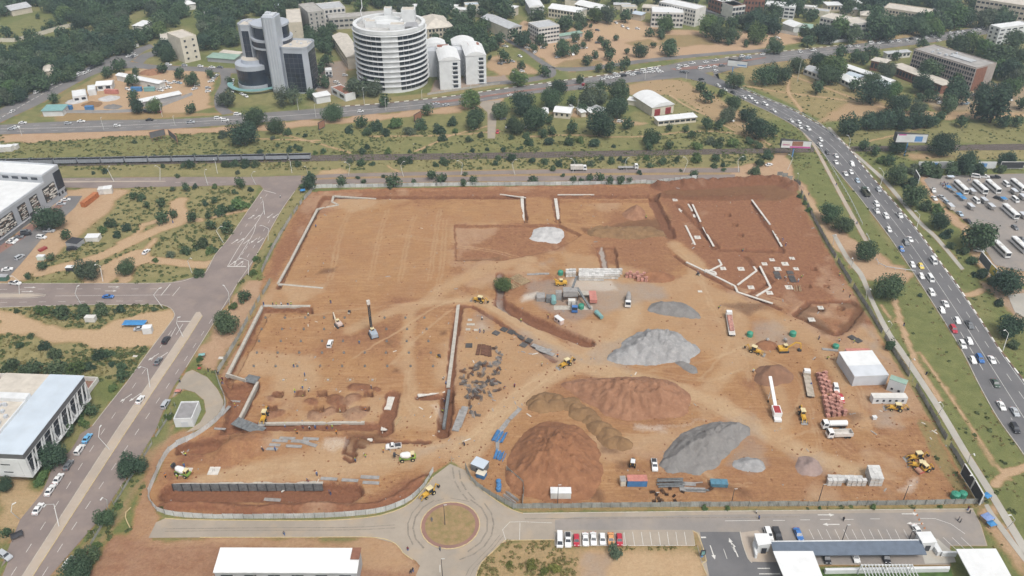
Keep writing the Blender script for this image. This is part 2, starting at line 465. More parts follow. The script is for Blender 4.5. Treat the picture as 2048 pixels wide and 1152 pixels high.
area([(1800,298),(2060,298),(2060,318),(1830,322),(1790,310)],1.5,1,grass=0.85,dry=0.85,tan=0.15)
area([(1800,303),(1900,312),(1830,320)],2,2,tan=0.7,red=0.3,grass=0.3)
area([(1960,1015),(1990,1015),(2020,1060),(2060,1110),(2060,1152),(1985,1085)],1.5,2,tan=0.75,red=0.4,grass=0.2,dry=0.3)
area([(1915,930),(1965,1010),(1900,1006),(1830,880),(1830,855)],1.5,2,grass=0.55,dry=0.5,tan=0.2)
# --- the building site
SITE = [(625,384),(900,375),(1310,369),(1545,360),(1582,364),(1600,385),(1640,465),(1662,500),(1711,582),(1743,632),(1796,720),(1861,827),(1911,912),(1966,1007),(1400,1013),(1040,1016),(990,994),(945,962),(932,940),(903,921),(867,946),(825,996),(800,1011),(750,1026),(650,1034),(390,1034),(325,1026),(305,1011),(297,991),(310,959),(327,921),(347,896),(387,876),(425,850),(447,825),(450,800),(436,750),(470,692),(510,622),(530,535),(580,440),(612,392)]
s_,d_ = area(SITE,0.8,1,grass=0,dry=0,tan=0,red=0.12,grey=0,pave=0)
SITEW = np.zeros_like(XX); SITEW[s_] = ss(d_ / 2)
n_ = fbm(XX,YY,30,5,8)
CH['red'] += SITEW * 0.45 * ss((n_ - 0.52) / 0.2)
CH['tan'] += SITEW * 0.55 * ss((fbm(XX,YY,22,5,9) - 0.52) / 0.2)
Z += SITEW * ((fbm(XX,YY,6,4,10) - 0.5) * 0.5)
# redder, rawer ground
for q,v in (([(1310,372),(1560,360),(1600,390),(1660,500),(1760,660),(1745,660),(1640,620),(1560,600),(1480,600),(1400,550),(1340,500),(1330,430)],0.7),([(625,384),(905,377),(1320,370),(1320,390),(1050,396),(670,396),(560,560),(530,570),(545,505)],0.65),([(440,740),(520,620),(530,622),(455,762),(470,860),(430,880),(420,850),(452,800)],0.7),([(305,1000),(390,870),(470,868),(470,890),(350,960),(345,1000),(700,1005),(860,950),(800,1010),(640,1032),(390,1032)],0.75),([(905,450),(1130,450),(1130,500),(1060,520),(910,520)],0.6),([(1000,545),(1120,545),(1120,560),(1020,610),(1170,685),(1000,610)],0.5),([(1150,770),(1200,760),(1240,1000),(1960,1005),(1900,900),(1860,830),(1700,900),(1500,920),(1330,940),(1260,900)],0.35),([(900,615),(920,612),(960,840),(915,870),(893,860)],0.6),([(1590,600),(1680,598),(1730,630),(1700,690),(1640,680),(1585,625)],0.6),([(1640,690),(1800,720),(1880,860),(1800,860),(1640,740)],0.4)):
 area(q,3,2,red=v)
# ochre / sandy ground worked by wheels
for q,v in (([(630,430),(900,410),(1040,410),(1040,440),(900,450),(900,600),(560,560)],0.12),([(930,620),(1110,720),(1010,800),(920,860),(915,700)],0.4),([(640,880),(860,880),(900,920),(760,945),(520,970),(400,960),(560,920)],0.55),([(1130,500),(1480,590),(1500,760),(1400,700),(1220,640),(1120,560)],0.4),([(910,860),(1010,790),(1120,720),(1160,740),(1040,800),(960,900),(930,940),(900,920)],0.55),([(780,790),(890,790),(890,860),(770,860)],0.5),([(1110,720),(1180,690),(1240,720),(1210,745)],0.6)):
 area(q,3,2,tan=v,red=0.05)
# grey and white dust round heaps and the batching plant
for q,v in (([(1060,560),(1180,555),(1330,570),(1340,600),(1250,610),(1150,640),(1080,620),(1050,590)],0.6),([(1020,655),(1110,690),(1170,720),(1110,730),(1050,690)],0.5),([(1180,690),(1240,680),(1250,740),(1170,720)],0.45),([(1420,840),(1520,830),(1540,900),(1480,920)],0.35),([(1460,905),(1520,900),(1540,935),(1500,950),(1455,930)],0.5),([(1580,905),(1640,900),(1655,950),(1600,955)],0.4),([(1740,820),(1790,815),(1800,850),(1745,850)],0.5),([(1500,640),(1560,640),(1600,690),(1500,700)],0.5),([(800,905),(870,895),(940,870),(900,900),(830,925)],0.35),([(1070,520),(1110,520),(1110,530),(1070,530)],0.5),([(1725,640),(1765,700),(1790,740),(1745,700)],0.6),([(950,620),(985,630),(975,660),(940,650)],0.4)):
 area(q,3,2,grey=v)
for q,v in (([(1140,560),(1220,560),(1230,580),(1120,585)],0.4),([(1050,590),(1080,585),(1080,600),(1045,605)],0.6),([(640,875),(695,872),(690,890),(665,905),(640,895)],0.35),([(1420,840),(1330,850),(1330,865),(1270,862),(1275,850)],0.4),([(940,650),(960,640),(975,650),(960,660)],0.25),([(860,810),(880,810),(885,835),(865,835)],0.35),([(1815,960),(1840,962),(1835,980),(1800,975)],0.4)):
 area(q,2,2,white=v)
# haul roads worn pale
for q,w,v in (([(930,930),(960,880),(1020,815),(1100,750),(1180,720),(1235,680),(1262,630),(1250,585),(1190,562)],8,.7),([(960,600),(1010,625),(1090,680),(1175,728)],7,.65),([(1180,732),(1300,765),(1420,800),(1500,850),(1600,900),(1720,950)],8,.7),([(700,660),(780,625),(860,606),(960,599)],6,.5),([(1470,600),(1480,700),(1420,780)],7,.5),([(1500,690),(1560,800),(1560,880)],7,.45),([(1060,520),(1000,530),(900,570),(860,600)],7,.5),([(400,965),(560,930),(700,925),(830,905),(930,880)],7,.6),([(1380,520),(1420,580),(1560,640),(1660,720),(1720,850)],6,.45),([(820,620),(815,720),(830,800)],5,.5),([(1250,590),(1330,580),(1400,540),(1350,490)],7,.5)):
 line(q,w,2.2,tan=v,red=.05)
# wheel tracks
TR = [[(560,640),(700,620),(850,605),(960,600)],[(700,720),(800,660),(880,610),(950,598)],[(780,730),(840,670),(900,620)],[(815,740),(812,790),(830,830)],[(930,920),(970,870),(1040,800),(1130,735)],[(905,900),(960,850),(1010,800),(1100,740)],[(820,905),(880,890),(935,880),(1000,820)],[(1120,560),(1080,530),(1000,500),(860,480),(800,470)],[(960,600),(1060,660),(1170,720),(1230,735)],[(990,610),(1100,670),(1190,710)],[(1240,740),(1330,760),(1420,800),(1520,860),(1640,920),(1800,960)],[(1150,745),(1300,770),(1400,810),(1480,850)],[(1200,640),(1180,680),(1220,720),(1400,760),(1480,740)],[(1500,760),(1490,700),(1440,640),(1400,560)],[(1400,760),(1450,700),(1480,620)],[(1520,860),(1500,830),(1420,790)],[(1560,880),(1640,860),(1700,900)],[(1300,740),(1420,720),(1500,690),(1600,700)],[(1350,500),(1390,530),(1420,560),(1560,600)],[(1010,640),(1080,690),(1120,720)],[(400,960),(500,935),(640,930),(800,920),(860,900)],[(420,985),(560,950),(700,940)],[(660,560),(680,470),(700,420)],[(740,560),(760,470),(775,420)],[(800,560),(815,480),(830,430)],[(860,560),(870,480),(880,420)],[(870,600),(885,520),(890,440)],[(1470,700),(1530,720),(1600,760),(1640,900)],[(1250,870),(1340,880),(1420,960),(1500,970)],[(1620,720),(1600,800),(1560,860)],[(1660,700),(1720,780),(1740,860),(1800,890)],[(1440,640),(1360,620),(1300,600),(1260,560)]]
for i,q in enumerate(TR):
 P = catmull(GP(q),6)
 for off in (-1.0,1.0):
  s = _sub(P,4)
  d = _segd(VX[s] + off * 0.75,VY[s] + off * 0.6,P,False)
  k = ss((0.75 - d) / 0.7) * (0.35 + 0.65 * fbm(XX[s],YY[s],14,3,20 + i)) * 0.5
  CH['tan'][s] = CH['tan'][s] * (1 - k) + 0.95 * k
  CH['red'][s] *= (1 - k)
  Z[s] -= 0.08 * k
# dark, freshly turned soil
for q in ([(650,540),(672,538),(668,548),(640,550)],[(870,660),(882,658),(884,666),(868,668)],[(775,682),(790,684),(785,692),(772,690)],[(788,742),(800,744),(798,752),(786,750)],[(1200,870),(1240,880),(1250,900),(1200,905)],[(1290,432),(1330,430),(1350,470),(1180,466),(1170,455)],[(1310,372),(1545,362),(1590,375),(1590,390),(1560,402),(1420,400),(1320,390)],[(1440,610),(1480,600),(1560,612),(1500,628)],[(1240,925),(1260,925),(1260,945),(1235,945)],[(695,862),(760,862),(760,882),(690,905)],[(1380,970),(1500,975),(1500,990),(1380,985)],[(1170,970),(1220,985),(1210,1005),(1150,990)],[(1680,820),(1720,830),(1700,850)],[(915,515),(1000,512),(1000,518),(915,522)]):
 area(q,2,2,dark=0.55,red=0.5)
# relief: cuts, banks, trenches, pits
berm([(640,384),(900,377),(1310,371)],4,0.8,red=0.6)
berm([(1318,373),(1440,367),(1545,362),(1585,376)],11,3.2,0.6,red=0.9,dark=0.35)
berm([(1320,392),(1420,398),(1520,395)],6,1.6,0.6,red=0.8,dark=0.5)
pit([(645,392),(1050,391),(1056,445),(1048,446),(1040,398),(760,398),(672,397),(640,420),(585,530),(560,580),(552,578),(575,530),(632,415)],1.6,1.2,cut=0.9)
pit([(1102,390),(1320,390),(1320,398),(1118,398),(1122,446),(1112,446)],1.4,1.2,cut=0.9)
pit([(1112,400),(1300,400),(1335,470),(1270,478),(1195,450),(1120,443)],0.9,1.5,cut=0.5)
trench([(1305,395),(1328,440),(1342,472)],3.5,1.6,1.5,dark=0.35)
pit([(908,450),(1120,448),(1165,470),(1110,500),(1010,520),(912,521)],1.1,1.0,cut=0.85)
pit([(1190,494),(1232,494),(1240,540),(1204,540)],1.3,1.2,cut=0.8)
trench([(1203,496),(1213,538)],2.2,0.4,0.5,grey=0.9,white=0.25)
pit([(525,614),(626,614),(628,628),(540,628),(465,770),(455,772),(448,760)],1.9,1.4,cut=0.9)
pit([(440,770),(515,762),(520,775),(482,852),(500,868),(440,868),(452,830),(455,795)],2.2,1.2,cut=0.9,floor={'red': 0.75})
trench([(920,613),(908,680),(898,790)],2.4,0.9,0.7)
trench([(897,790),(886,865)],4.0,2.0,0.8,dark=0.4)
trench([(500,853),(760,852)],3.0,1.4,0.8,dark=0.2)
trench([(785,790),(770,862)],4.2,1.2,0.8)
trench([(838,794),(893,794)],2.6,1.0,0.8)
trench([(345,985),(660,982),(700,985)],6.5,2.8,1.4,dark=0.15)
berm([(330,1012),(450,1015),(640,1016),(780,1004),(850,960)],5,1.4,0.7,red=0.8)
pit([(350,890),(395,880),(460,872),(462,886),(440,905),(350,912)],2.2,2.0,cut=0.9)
berm([(455,905),(480,890),(510,885)],14,2.6,0.4,red=0.5)
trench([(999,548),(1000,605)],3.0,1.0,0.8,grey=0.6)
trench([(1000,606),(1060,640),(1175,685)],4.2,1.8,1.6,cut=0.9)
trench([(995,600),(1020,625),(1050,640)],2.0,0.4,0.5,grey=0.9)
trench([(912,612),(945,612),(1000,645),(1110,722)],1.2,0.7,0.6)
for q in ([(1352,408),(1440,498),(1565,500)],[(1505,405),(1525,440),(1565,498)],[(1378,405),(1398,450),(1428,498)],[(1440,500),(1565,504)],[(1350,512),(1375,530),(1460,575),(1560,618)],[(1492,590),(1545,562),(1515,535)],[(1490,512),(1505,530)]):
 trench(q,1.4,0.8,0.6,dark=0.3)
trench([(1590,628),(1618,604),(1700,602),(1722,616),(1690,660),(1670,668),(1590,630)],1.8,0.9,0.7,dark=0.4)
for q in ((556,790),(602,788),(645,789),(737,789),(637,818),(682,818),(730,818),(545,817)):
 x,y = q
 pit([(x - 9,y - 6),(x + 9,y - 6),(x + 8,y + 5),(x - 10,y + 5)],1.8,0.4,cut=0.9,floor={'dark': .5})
for q in ((1627,538),(1616,573),(1653,573),(1642,620),(1682,617),(1455,430),(1469,450),(1481,471)):
 x,y = q
 pit([(x - 6,y - 4),(x + 6,y - 4),(x + 6,y + 3),(x - 6,y + 3)],1.0,0.6,cut=0.8)
for q,w,h in (([(625,830),(632,832)],7,1.2),([(668,802),(680,806)],7,1.4),([(655,826),(665,822)],6,1.0),([(708,828),(720,826)],9,1.6),([(710,776),(730,778)],7,1.0),([(752,780),(755,782)],4,0.8),([(540,830),(556,828)],6,1.0),([(705,800),(715,798)],6,0.9),([(538,794),(540,796)],4,0.8),([(620,803),(628,806)],5,0.8),([(692,812),(698,810)],4,0.7)):
 berm(q,w * .8,h,0.6,0,red=0.75,dark=0.22)
for i,(q,h) in enumerate([([(1300,625),(1330,640)],.5)]): pass
for (a,b) in (((695,877),(688,905)),((715,872),(742,876)),((742,882),(860,884)),((715,890),(728,894)),((690,905),(712,908)),((712,880),(706,920)),((692,915),(700,922))):
 trench([a,b],1.2,0.6,0.4,dark=0.6)
for b in ([(1605,628),(1640,650),(1650,662)],[(1690,610),(1716,612),(1715,640),(1690,655)],[(1610,618),(1640,620)]):
 line(b,5,1.5,dark=0.6,red=0.6)
for q,w,gv in (([(1600,385),(1662,500),(1743,632),(1796,720),(1861,827),(1911,912),(1966,1007)],3.0,.8),([(1040,1019),(1400,1016),(1700,1014),(1960,1011)],1.6,.55),([(1850,850),(1890,930),(1940,1000)],5,.6),([(540,560),(470,690),(440,745)],2.5,.5)):
 line(q,w,.8,grass=gv,dry=.5)
OUT = 1 - SITEW
Z += OUT * np.clip(CH['grass'] - 0.4,0,1) * (fbm(XX,YY,7,3,12) - 0.5) * 0.25 - OUT * 0.03
# the ring road junction and roads lie on level ground: press relief flat under the tracks of roads later built
def ground_z(x,y):
 i = int(np.clip(np.searchsorted(GX,x) - 1,0,NX - 2)); j = int(np.clip(np.searchsorted(GY,y) - 1,0,NY - 2))
 u = (x - GX[i]) / (GX[i + 1] - GX[i]); v = (y - GY[j]) / (GY[j + 1] - GY[j])
 return float(Z[i,j] * (1 - u) * (1 - v) + Z[i + 1,j] * u * (1 - v) + Z[i,j + 1] * (1 - u) * v + Z[i + 1,j + 1] * u * v)
def gmask(k,x,y):
 i = int(np.clip(np.searchsorted(GX,x) - 1,0,NX - 2)); j = int(np.clip(np.searchsorted(GY,y) - 1,0,NY - 2))
 return float(CH[k][i,j])
def S(px,py,up=0.0):
 """photo pixel -> point on the relief"""
 z = 0.0
 for _ in range(6):
  x,y = G(px,py,z)
  z = ground_z(x,y)
 return Vector((x,y,z + up))
def make_ground():
 me = bpy.data.meshes.new('ground')
 co = np.stack([XX,YY,Z],-1).reshape(-1,3).astype(np.float32)
 idx = np.arange(NX * NY).reshape(NX,NY)
 q = np.stack([idx[:-1,:-1],idx[1:,:-1],idx[1:,1:],idx[:-1,1:]],-1).reshape(-1,4)
 me.vertices.add(len(co)); me.vertices.foreach_set('co',co.ravel())
 me.loops.add(q.size); me.loops.foreach_set('vertex_index',q.ravel().astype(np.int32))
 me.polygons.add(len(q)); me.polygons.foreach_set('loop_start',np.arange(0,q.size,4,dtype=np.int32))
 me.polygons.foreach_set('use_smooth',np.ones(len(q),bool))
 for nm,ks in (('soil_a',('grass','red','tan','grey')),('soil_b',('dark','white','dry','pave'))):
  a = me.color_attributes.new(nm,'FLOAT_COLOR','POINT')
  a.data.foreach_set('color',np.clip(np.stack([CH[k] for k in ks],-1),0,1).reshape(-1).astype(np.float32))
 me.update(); me.validate()
 m,nt,N,L,B = _nt('ground_soil_and_grass')
 geo = N.new('ShaderNodeNewGeometry')
 def noise(scale,detail=6,rough=0.55,stretch=None):
  n = N.new('ShaderNodeTexNoise'); n.inputs['Scale'].default_value = scale; n.inputs['Detail'].default_value = detail; n.inputs['Roughness'].default_value = rough
  if stretch:
   mp = N.new('ShaderNodeMapping'); mp.inputs['Scale'].default_value = stretch[0]; mp.inputs['Rotation'].default_value = (0,0,stretch[1])
   L.new(geo.outputs['Position'],mp.inputs['Vector']); L.new(mp.outputs[0],n.inputs['Vector'])
  else: L.new(geo.outputs['Position'],n.inputs['Vector'])
  return n.outputs[0]
 def rng_(s,a,b,lo=0.0,hi=1.0):
  r = N.new('ShaderNodeMapRange'); r.inputs[1].default_value = a; r.inputs[2].default_value = b; r.inputs[3].default_value = lo; r.inputs[4].default_value = hi
  L.new(s,r.inputs[0]); return r.outputs[0]
 def mixc(f,a,b,mode='MIX'):
  x = N.new('ShaderNodeMix'); x.data_type = 'RGBA'; x.blend_type = mode
  if isinstance(f,float): x.inputs[0].default_value = f
  else: L.new(f,x.inputs[0])
  for s_,i in ((a,6),(b,7)):
   if isinstance(s_,tuple): x.inputs[i].default_value = (*s_,1)
   else: L.new(s_,x.inputs[i])
  return x.outputs[2]
 def mul(a,b):
  x = N.new('ShaderNodeMath'); x.operation = 'MULTIPLY'
  for s_,i in ((a,0),(b,1)):
   if isinstance(s_,float): x.inputs[i].default_value = s_
   else: L.new(s_,x.inputs[i])
  return x.outputs[0]
 def sharp(mask,nz,w=0.35):
  """mask broken up by noise at its borders"""
  a = N.new('ShaderNodeMath'); a.operation = 'ADD'; L.new(mask,a.inputs[0])
  b = N.new('ShaderNodeMath'); b.operation = 'MULTIPLY_ADD'; L.new(nz,b.inputs[0]); b.inputs[1].default_value = w * 2; b.inputs[2].default_value = -w
  L.new(b.outputs[0],a.inputs[1])
  return rng_(a.outputs[0],0.0 + w * 0.3,1.0 - w * 0.3)
 sa = N.new('ShaderNodeVertexColor'); sa.layer_name = 'soil_a'
 sb = N.new('ShaderNodeVertexColor'); sb.layer_name = 'soil_b'
 A = N.new('ShaderNodeSeparateColor'); L.new(sa.outputs[0],A.inputs[0])
 Bc = N.new('ShaderNodeSeparateColor'); L.new(sb.outputs[0],Bc.inputs[0])
 grass,red,tan,grey = A.outputs[0],A.outputs[1],A.outputs[2],sa.outputs['Alpha']
 dark,white,dry = Bc.outputs[0],Bc.outputs[1],Bc.outputs[2]
 nbig,nmid,nfin,nvf = noise(0.035),noise(0.22,8,0.62),noise(1.3,8,0.65),noise(5.0,5,0.7)
 nst = noise(0.35,8,0.65,((0.35,2.2,1),0.5))
 soil = mixc(rng_(nmid,0.35,0.65),(0.375,0.210,0.096),(0.295,0.155,0.070))
 soil = mixc(mul(rng_(nst,0.5,0.72),0.5),soil,(0.47,0.29,0.155))
 soil = mixc(mul(rng_(nbig,0.42,0.62),0.5),soil,(0.315,0.160,0.080))
 for rot_,msk,col_,k_ in ((0.9,0.05,(0.47,0.30,0.165),0.55),(-0.45,0.043,(0.225,0.112,0.058),0.5),(1.55,0.06,(0.44,0.27,0.145),0.5),(0.15,0.07,(0.24,0.122,0.064),0.45)):
  soil = mixc(mul(mul(rng_(noise(0.55,7,0.7,((0.16,2.6,1),rot_)),0.5,0.66),rng_(noise(msk,2),0.42,0.6)),k_),soil,col_)
 nd = noise(0.9,12,0.78)
 soil = mixc(mul(rng_(nd,0.52,0.68),0.5),soil,(0.215,0.108,0.056))
 soil = mixc(mul(rng_(nd,0.47,0.33),0.4),soil,(0.48,0.31,0.18))
 redc = mixc(rng_(nd,0.38,0.62),(0.265,0.122,0.068),(0.185,0.080,0.046))
 tanc = mixc(rng_(nd,0.32,0.66),(0.50,0.36,0.22),(0.405,0.275,0.16))
 redtan = mixc(rng_(nd,0.32,0.66),(0.45,0.30,0.21),(0.36,0.225,0.15))
 base = mixc(sharp(red,noise(0.5,9,0.7),0.62),soil,redc)
 base = mixc(sharp(tan,nmid),base,mixc(mul(red,0.9),tanc,redtan))
 base = mixc(sharp(dark,nfin,0.25),base,(0.098,0.052,0.030))
 greyc = mixc(rng_(nfin,0.3,0.7),(0.34,0.30,0.265),(0.235,0.205,0.185))
 base = mixc(mul(sharp(grey,nmid),0.85),base,greyc)
 base = mixc(sharp(white,nfin,0.3),base,(0.62,0.58,0.52))
 g1 = mixc(rng_(nmid,0.3,0.7),(0.180,0.192,0.070),(0.112,0.135,0.046))
 g2 = mixc(rng_(nmid,0.35,0.65),(0.305,0.255,0.125),(0.225,0.195,0.088))
 gc = mixc(sharp(dry,nfin,0.4),g1,g2)
 gc = mixc(mul(rng_(nfin,0.50,0.68),0.5),gc,(0.080,0.098,0.034))
 gc = mixc(mul(rng_(nvf,0.54,0.7),0.4),gc,(0.27,0.235,0.11))
 gfac = sharp(grass,nfin,0.45)
 base = mixc(gfac,base,gc)
 base = mixc(mul(rng_(nvf,0.48,0.72),0.22),base,(0.06,0.038,0.022))
 L.new(base,B.inputs['Base Color'])
 B.inputs['Roughness'].default_value = 0.95
 B.inputs['Specular IOR Level'].default_value = 0.1
 hb = N.new('ShaderNodeMath'); hb.operation = 'ADD'; L.new(nfin,hb.inputs[0])
 L.new(mul(nvf,0.35),hb.inputs[1])
 bp = N.new('ShaderNodeBump'); bp.inputs['Strength'].default_value = 0.75; bp.inputs['Distance'].default_value = 0.5
 L.new(hb.outputs[0],bp.inputs['Height']); L.new(bp.outputs[0],B.inputs['Normal'])
 me.materials.append(m)
 o = bpy.data.objects.new('ground',me)
 COL.objects.link(o)
 o['kind'] = 'structure'
 return o
# ------------------------------------------------------------------ roads, paths, kerbs, paint
def road_mat(name,c1,c2,c3=None,dusty=0.25):
 m,nt,N,L,B = _nt(name)
 geo = N.new('ShaderNodeNewGeometry')
 def nz(scale,det=6,st=None,rot=0.0):
  n = N.new('ShaderNodeTexNoise'); n.inputs['Scale'].default_value = scale; n.inputs['Detail'].default_value = det
  mp = N.new('ShaderNodeMapping'); mp.inputs['Scale'].default_value = st or (1,1,1); mp.inputs['Rotation'].default_value = (0,0,rot)
  L.new(geo.outputs['Position'],mp.inputs['Vector']); L.new(mp.outputs[0],n.inputs['Vector'])
  return n.outputs[0]
 def rr(s,a,b,lo=0.,hi=1.):
  r = N.new('ShaderNodeMapRange'); r.inputs[1].default_value = a; r.inputs[2].default_value = b; r.inputs[3].default_value = lo; r.inputs[4].default_value = hi
  L.new(s,r.inputs[0]); return r.outputs[0]
 def mx(f,a,b):
  x = N.new('ShaderNodeMix'); x.data_type = 'RGBA'; L.new(f,x.inputs[0])
  for s_,i in ((a,6),(b,7)):
   if isinstance(s_,tuple): x.inputs[i].default_value = (*s_,1)
   else: L.new(s_,x.inputs[i])
  return x.outputs[2]
 c = mx(rr(nz(0.09,6),0.38,0.62),c1,c2)
 c = mx(rr(nz(0.6,7),0.45,0.75,0,0.35),c,tuple(q * 0.72 for q in c1))
 c = mx(rr(nz(0.16,5),0.52,0.72,0,dusty),c,c3 or (0.36,0.25,0.17))
 c = mx(rr(nz(6.0,4),0.4,0.8,0,0.2),c,tuple(q * 1.35 for q in c1))
 L.new(c,B.inputs['Base Color'])
 B.inputs['Roughness'].default_value = 0.85
 B.inputs['Specular IOR Level'].default_value = 0.2
 return m
M_ASPH = road_mat('asphalt_grey',(0.150,0.146,0.148),(0.122,0.119,0.122),(0.20,0.18,0.165),0.2)
M_ASPH_FAR = road_mat('asphalt_worn',(0.185,0.175,0.170),(0.150,0.143,0.142),(0.26,0.21,0.17),0.35)
M_PINK = road_mat('asphalt_pinkish',(0.235,0.190,0.170),(0.195,0.158,0.145),(0.30,0.235,0.19),0.45)
M_DUSTY = road_mat('concrete_dusty',(0.335,0.285,0.230),(0.285,0.245,0.200),(0.40,0.30,0.20),0.5)
M_LOT = road_mat('asphalt_lot',(0.270,0.238,0.212),(0.225,0.205,0.19),(0.34,0.28,0.22),0.4)
M_PAVER = road_mat('paving_beige',(0.40,0.335,0.275),(0.345,0.29,0.24),(0.42,0.32,0.22),0.4)
M_PATH = road_mat('walkway_concrete',(0.40,0.375,0.33),(0.33,0.31,0.275),(0.40,0.32,0.23),0.5)
M_BRICKP = road_mat('brick_paving',(0.26,0.145,0.115),(0.21,0.125,0.105),(0.30,0.2,0.15),0.4)
M_PAINT = mat('road_paint',(0.66,0.64,0.60),0.7,0.1,1.5,wear=0.75,wearcol=(0.28,0.25,0.22))
M_KERB = mat('kerb_concrete',(0.46,0.42,0.36),0.85,0.12,0.8)
M_YKERB = mat('kerb_yellow_paint',(0.52,0.40,0.22),0.8,0.12,0.8,wear=0.6,wearcol=(0.4,0.36,0.3))
def kerb_paint_mat():
 m,nt,N,L,B = _nt('kerb_white_and_brick_paint')
 uv = N.new('ShaderNodeUVMap')
 sp = N.new('ShaderNodeSeparateXYZ'); L.new(uv.outputs[0],sp.inputs[0])
 w = N.new('ShaderNodeMath'); w.operation = 'FRACT'
 dv = N.new('ShaderNodeMath'); dv.operation = 'DIVIDE'; dv.inputs[1].default_value = 6.4
 L.new(sp.outputs[0],dv.inputs[0]); L.new(dv.outputs[0],w.inputs[0])
 g = N.new('ShaderNodeMath'); g.operation = 'GREATER_THAN'; g.inputs[1].default_value = 0.5; L.new(w.outputs[0],g.inputs[0])
 x = N.new('ShaderNodeMix'); x.data_type = 'RGBA'; L.new(g.outputs[0],x.inputs[0])
 x.inputs[6].default_value = (0.68,0.66,0.62,1); x.inputs[7].default_value = (0.17,0.10,0.075,1)
 L.new(x.outputs[2],B.inputs['Base Color']); B.inputs['Roughness'].default_value = 0.85
 return m
M_KERBP = kerb_paint_mat()
ROADS = []
def surf(name,poly,m,z=0.05,world=False,smooth=0,parent=None):
 """a flat road sheet from a photo outline"""
 P = poly if world else GP(poly)
 if smooth: P = catmull(P,smooth,True)
 ROADS.append(P)
 tris = tessellate_polygon([[Vector((x,y,0)) for x,y in P]])
 me = bpy.data.meshes.new(name)
 f = []
 for t in tris:
  a,b,c = (P[i] for i in t)
  cr = (b[0] - a[0]) * (c[1] - a[1]) - (b[1] - a[1]) * (c[0] - a[0])
  f.append(t if cr > 0 else (t[0],t[2],t[1]))
 me.from_pydata([(x,y,z) for x,y in P],[],f)
 o = mobj(name,me,m,parent)
 if parent is None: o['kind'] = 'structure'
 return o
def ribbon(name,L_,R_,m,z=0.05,n=10,parent=None,seg=40):
 """a road between two photo edge lines"""
 A = resample(catmull(GP(L_),n),1.0); Bq = resample(catmull(GP(R_),n),1.0)
 k = seg
 def pick(Q,t):
  i = t * (len(Q) - 1); a = int(min(i,len(Q) - 2)); u = i - a
  return (Q[a][0] * (1 - u) + Q[a + 1][0] * u,Q[a][1] * (1 - u) + Q[a + 1][1] * u)
 v = []; f = []
 for i in range(k + 1):
  a,b = pick(A,i / k),pick(Bq,i / k)
  v += [(a[0],a[1],z),(b[0],b[1],z)]
 for i in range(k):
  q = (2 * i,2 * i + 1,2 * i + 3,2 * i + 2)
  a,b,c = (v[q[0]],v[q[1]],v[q[2]])
  cr = (b[0] - a[0]) * (c[1] - a[1]) - (b[1] - a[1]) * (c[0] - a[0])
  f.append(q if cr > 0 else q[::-1])
 ROADS.append([p[:2] for p in v[0::2]] + [p[:2] for p in v[1::2]][::-1])
 me = bpy.data.meshes.new(name); me.from_pydata(v,[],f)
 o = mobj(name,me,m,parent)
 if parent is None: o['kind'] = 'structure'
 return o
def offset_line(P,off):
 out = []
 for i,p in enumerate(P):
  a = P[max(i - 1,0)]; b = P[min(i + 1,len(P) - 1)]
  dx,dy = b[0] - a[0],b[1] - a[1]
  l = math.hypot(dx,dy) or 1
  out.append((p[0] - dy / l * off,p[1] + dx / l * off))
 return out
def kerb(pts,parent,m=None,w=0.35,h=0.14,world=False,closed=False,name='kerb',smooth=8):
 P = pts if world else GP(pts)
 if smooth and len(P) > 2: P = catmull(P,smooth,closed)
 if closed: P = list(P) + [P[0]]
 P = resample(P,2.0)
 A,Bq = offset_line(P,w / 2),offset_line(P,-w / 2)
 v,f,us = [],[],[]
 d = 0
 for i in range(len(P)):
  if i: d += math.hypot(P[i][0] - P[i - 1][0],P[i][1] - P[i - 1][1])
  v += [(*A[i],0.0),(*A[i],h),(*Bq[i],h),(*Bq[i],0.0)]; us.append(d)
 for i in range(len(P) - 1):
  for k in range(3):
   f.append((4 * i + k,4 * i + k + 1,4 * i + 5 + k,4 * i + 4 + k)[::-1])
 me = bpy.data.meshes.new(name); me.from_pydata(v,[],f)
 uvl = me.uv_layers.new(name='UVMap')
 vi = np.zeros(len(me.loops),np.int32); me.loops.foreach_get('vertex_index',vi)
 uvl.data.foreach_set('uv',np.stack([np.array(us)[vi // 4],np.zeros(len(vi))],-1).ravel().astype(np.float32))
 o = mobj(name,me,m or M_KERB,parent)
 return o
def paint(lines,parent,z=0.062,name='lane_marking',m=None):
 """lines: list of (photo points, width m, dash m or 0, gap m)"""
 v,f = [],[]
 for pts,w,dash,gap in lines:
  P = GP(pts)
  if len(P) > 2: P = catmull(P,8)
  P = resample(P,1.0)
  D = np.r_[0,np.cumsum(np.hypot(*(np.array(P)[1:] - np.array(P)[:-1]).T))]
  segs = [(0,D[-1])] if not dash else [(a,min(a + dash,D[-1])) for a in np.arange(0,D[-1],dash + gap)]
  for a,b in segs:
   n = max(1,int((b - a) / 4))
   t = np.linspace(a,b,n + 1)
   Q = list(zip(np.interp(t,D,np.array(P)[:,0]),np.interp(t,D,np.array(P)[:,1])))
   A,Bq = offset_line(Q,w / 2),offset_line(Q,-w / 2)
   s = len(v)
   for p,q in zip(A,Bq): v += [(*p,z),(*q,z)]
   for i in range(len(Q) - 1): f.append((s + 2 * i,s + 2 * i + 1,s + 2 * i + 3,s + 2 * i + 2))
 me = bpy.data.meshes.new(name); me.from_pydata(v,[],f)
 return mobj(name,me,m or M_PAINT,parent)
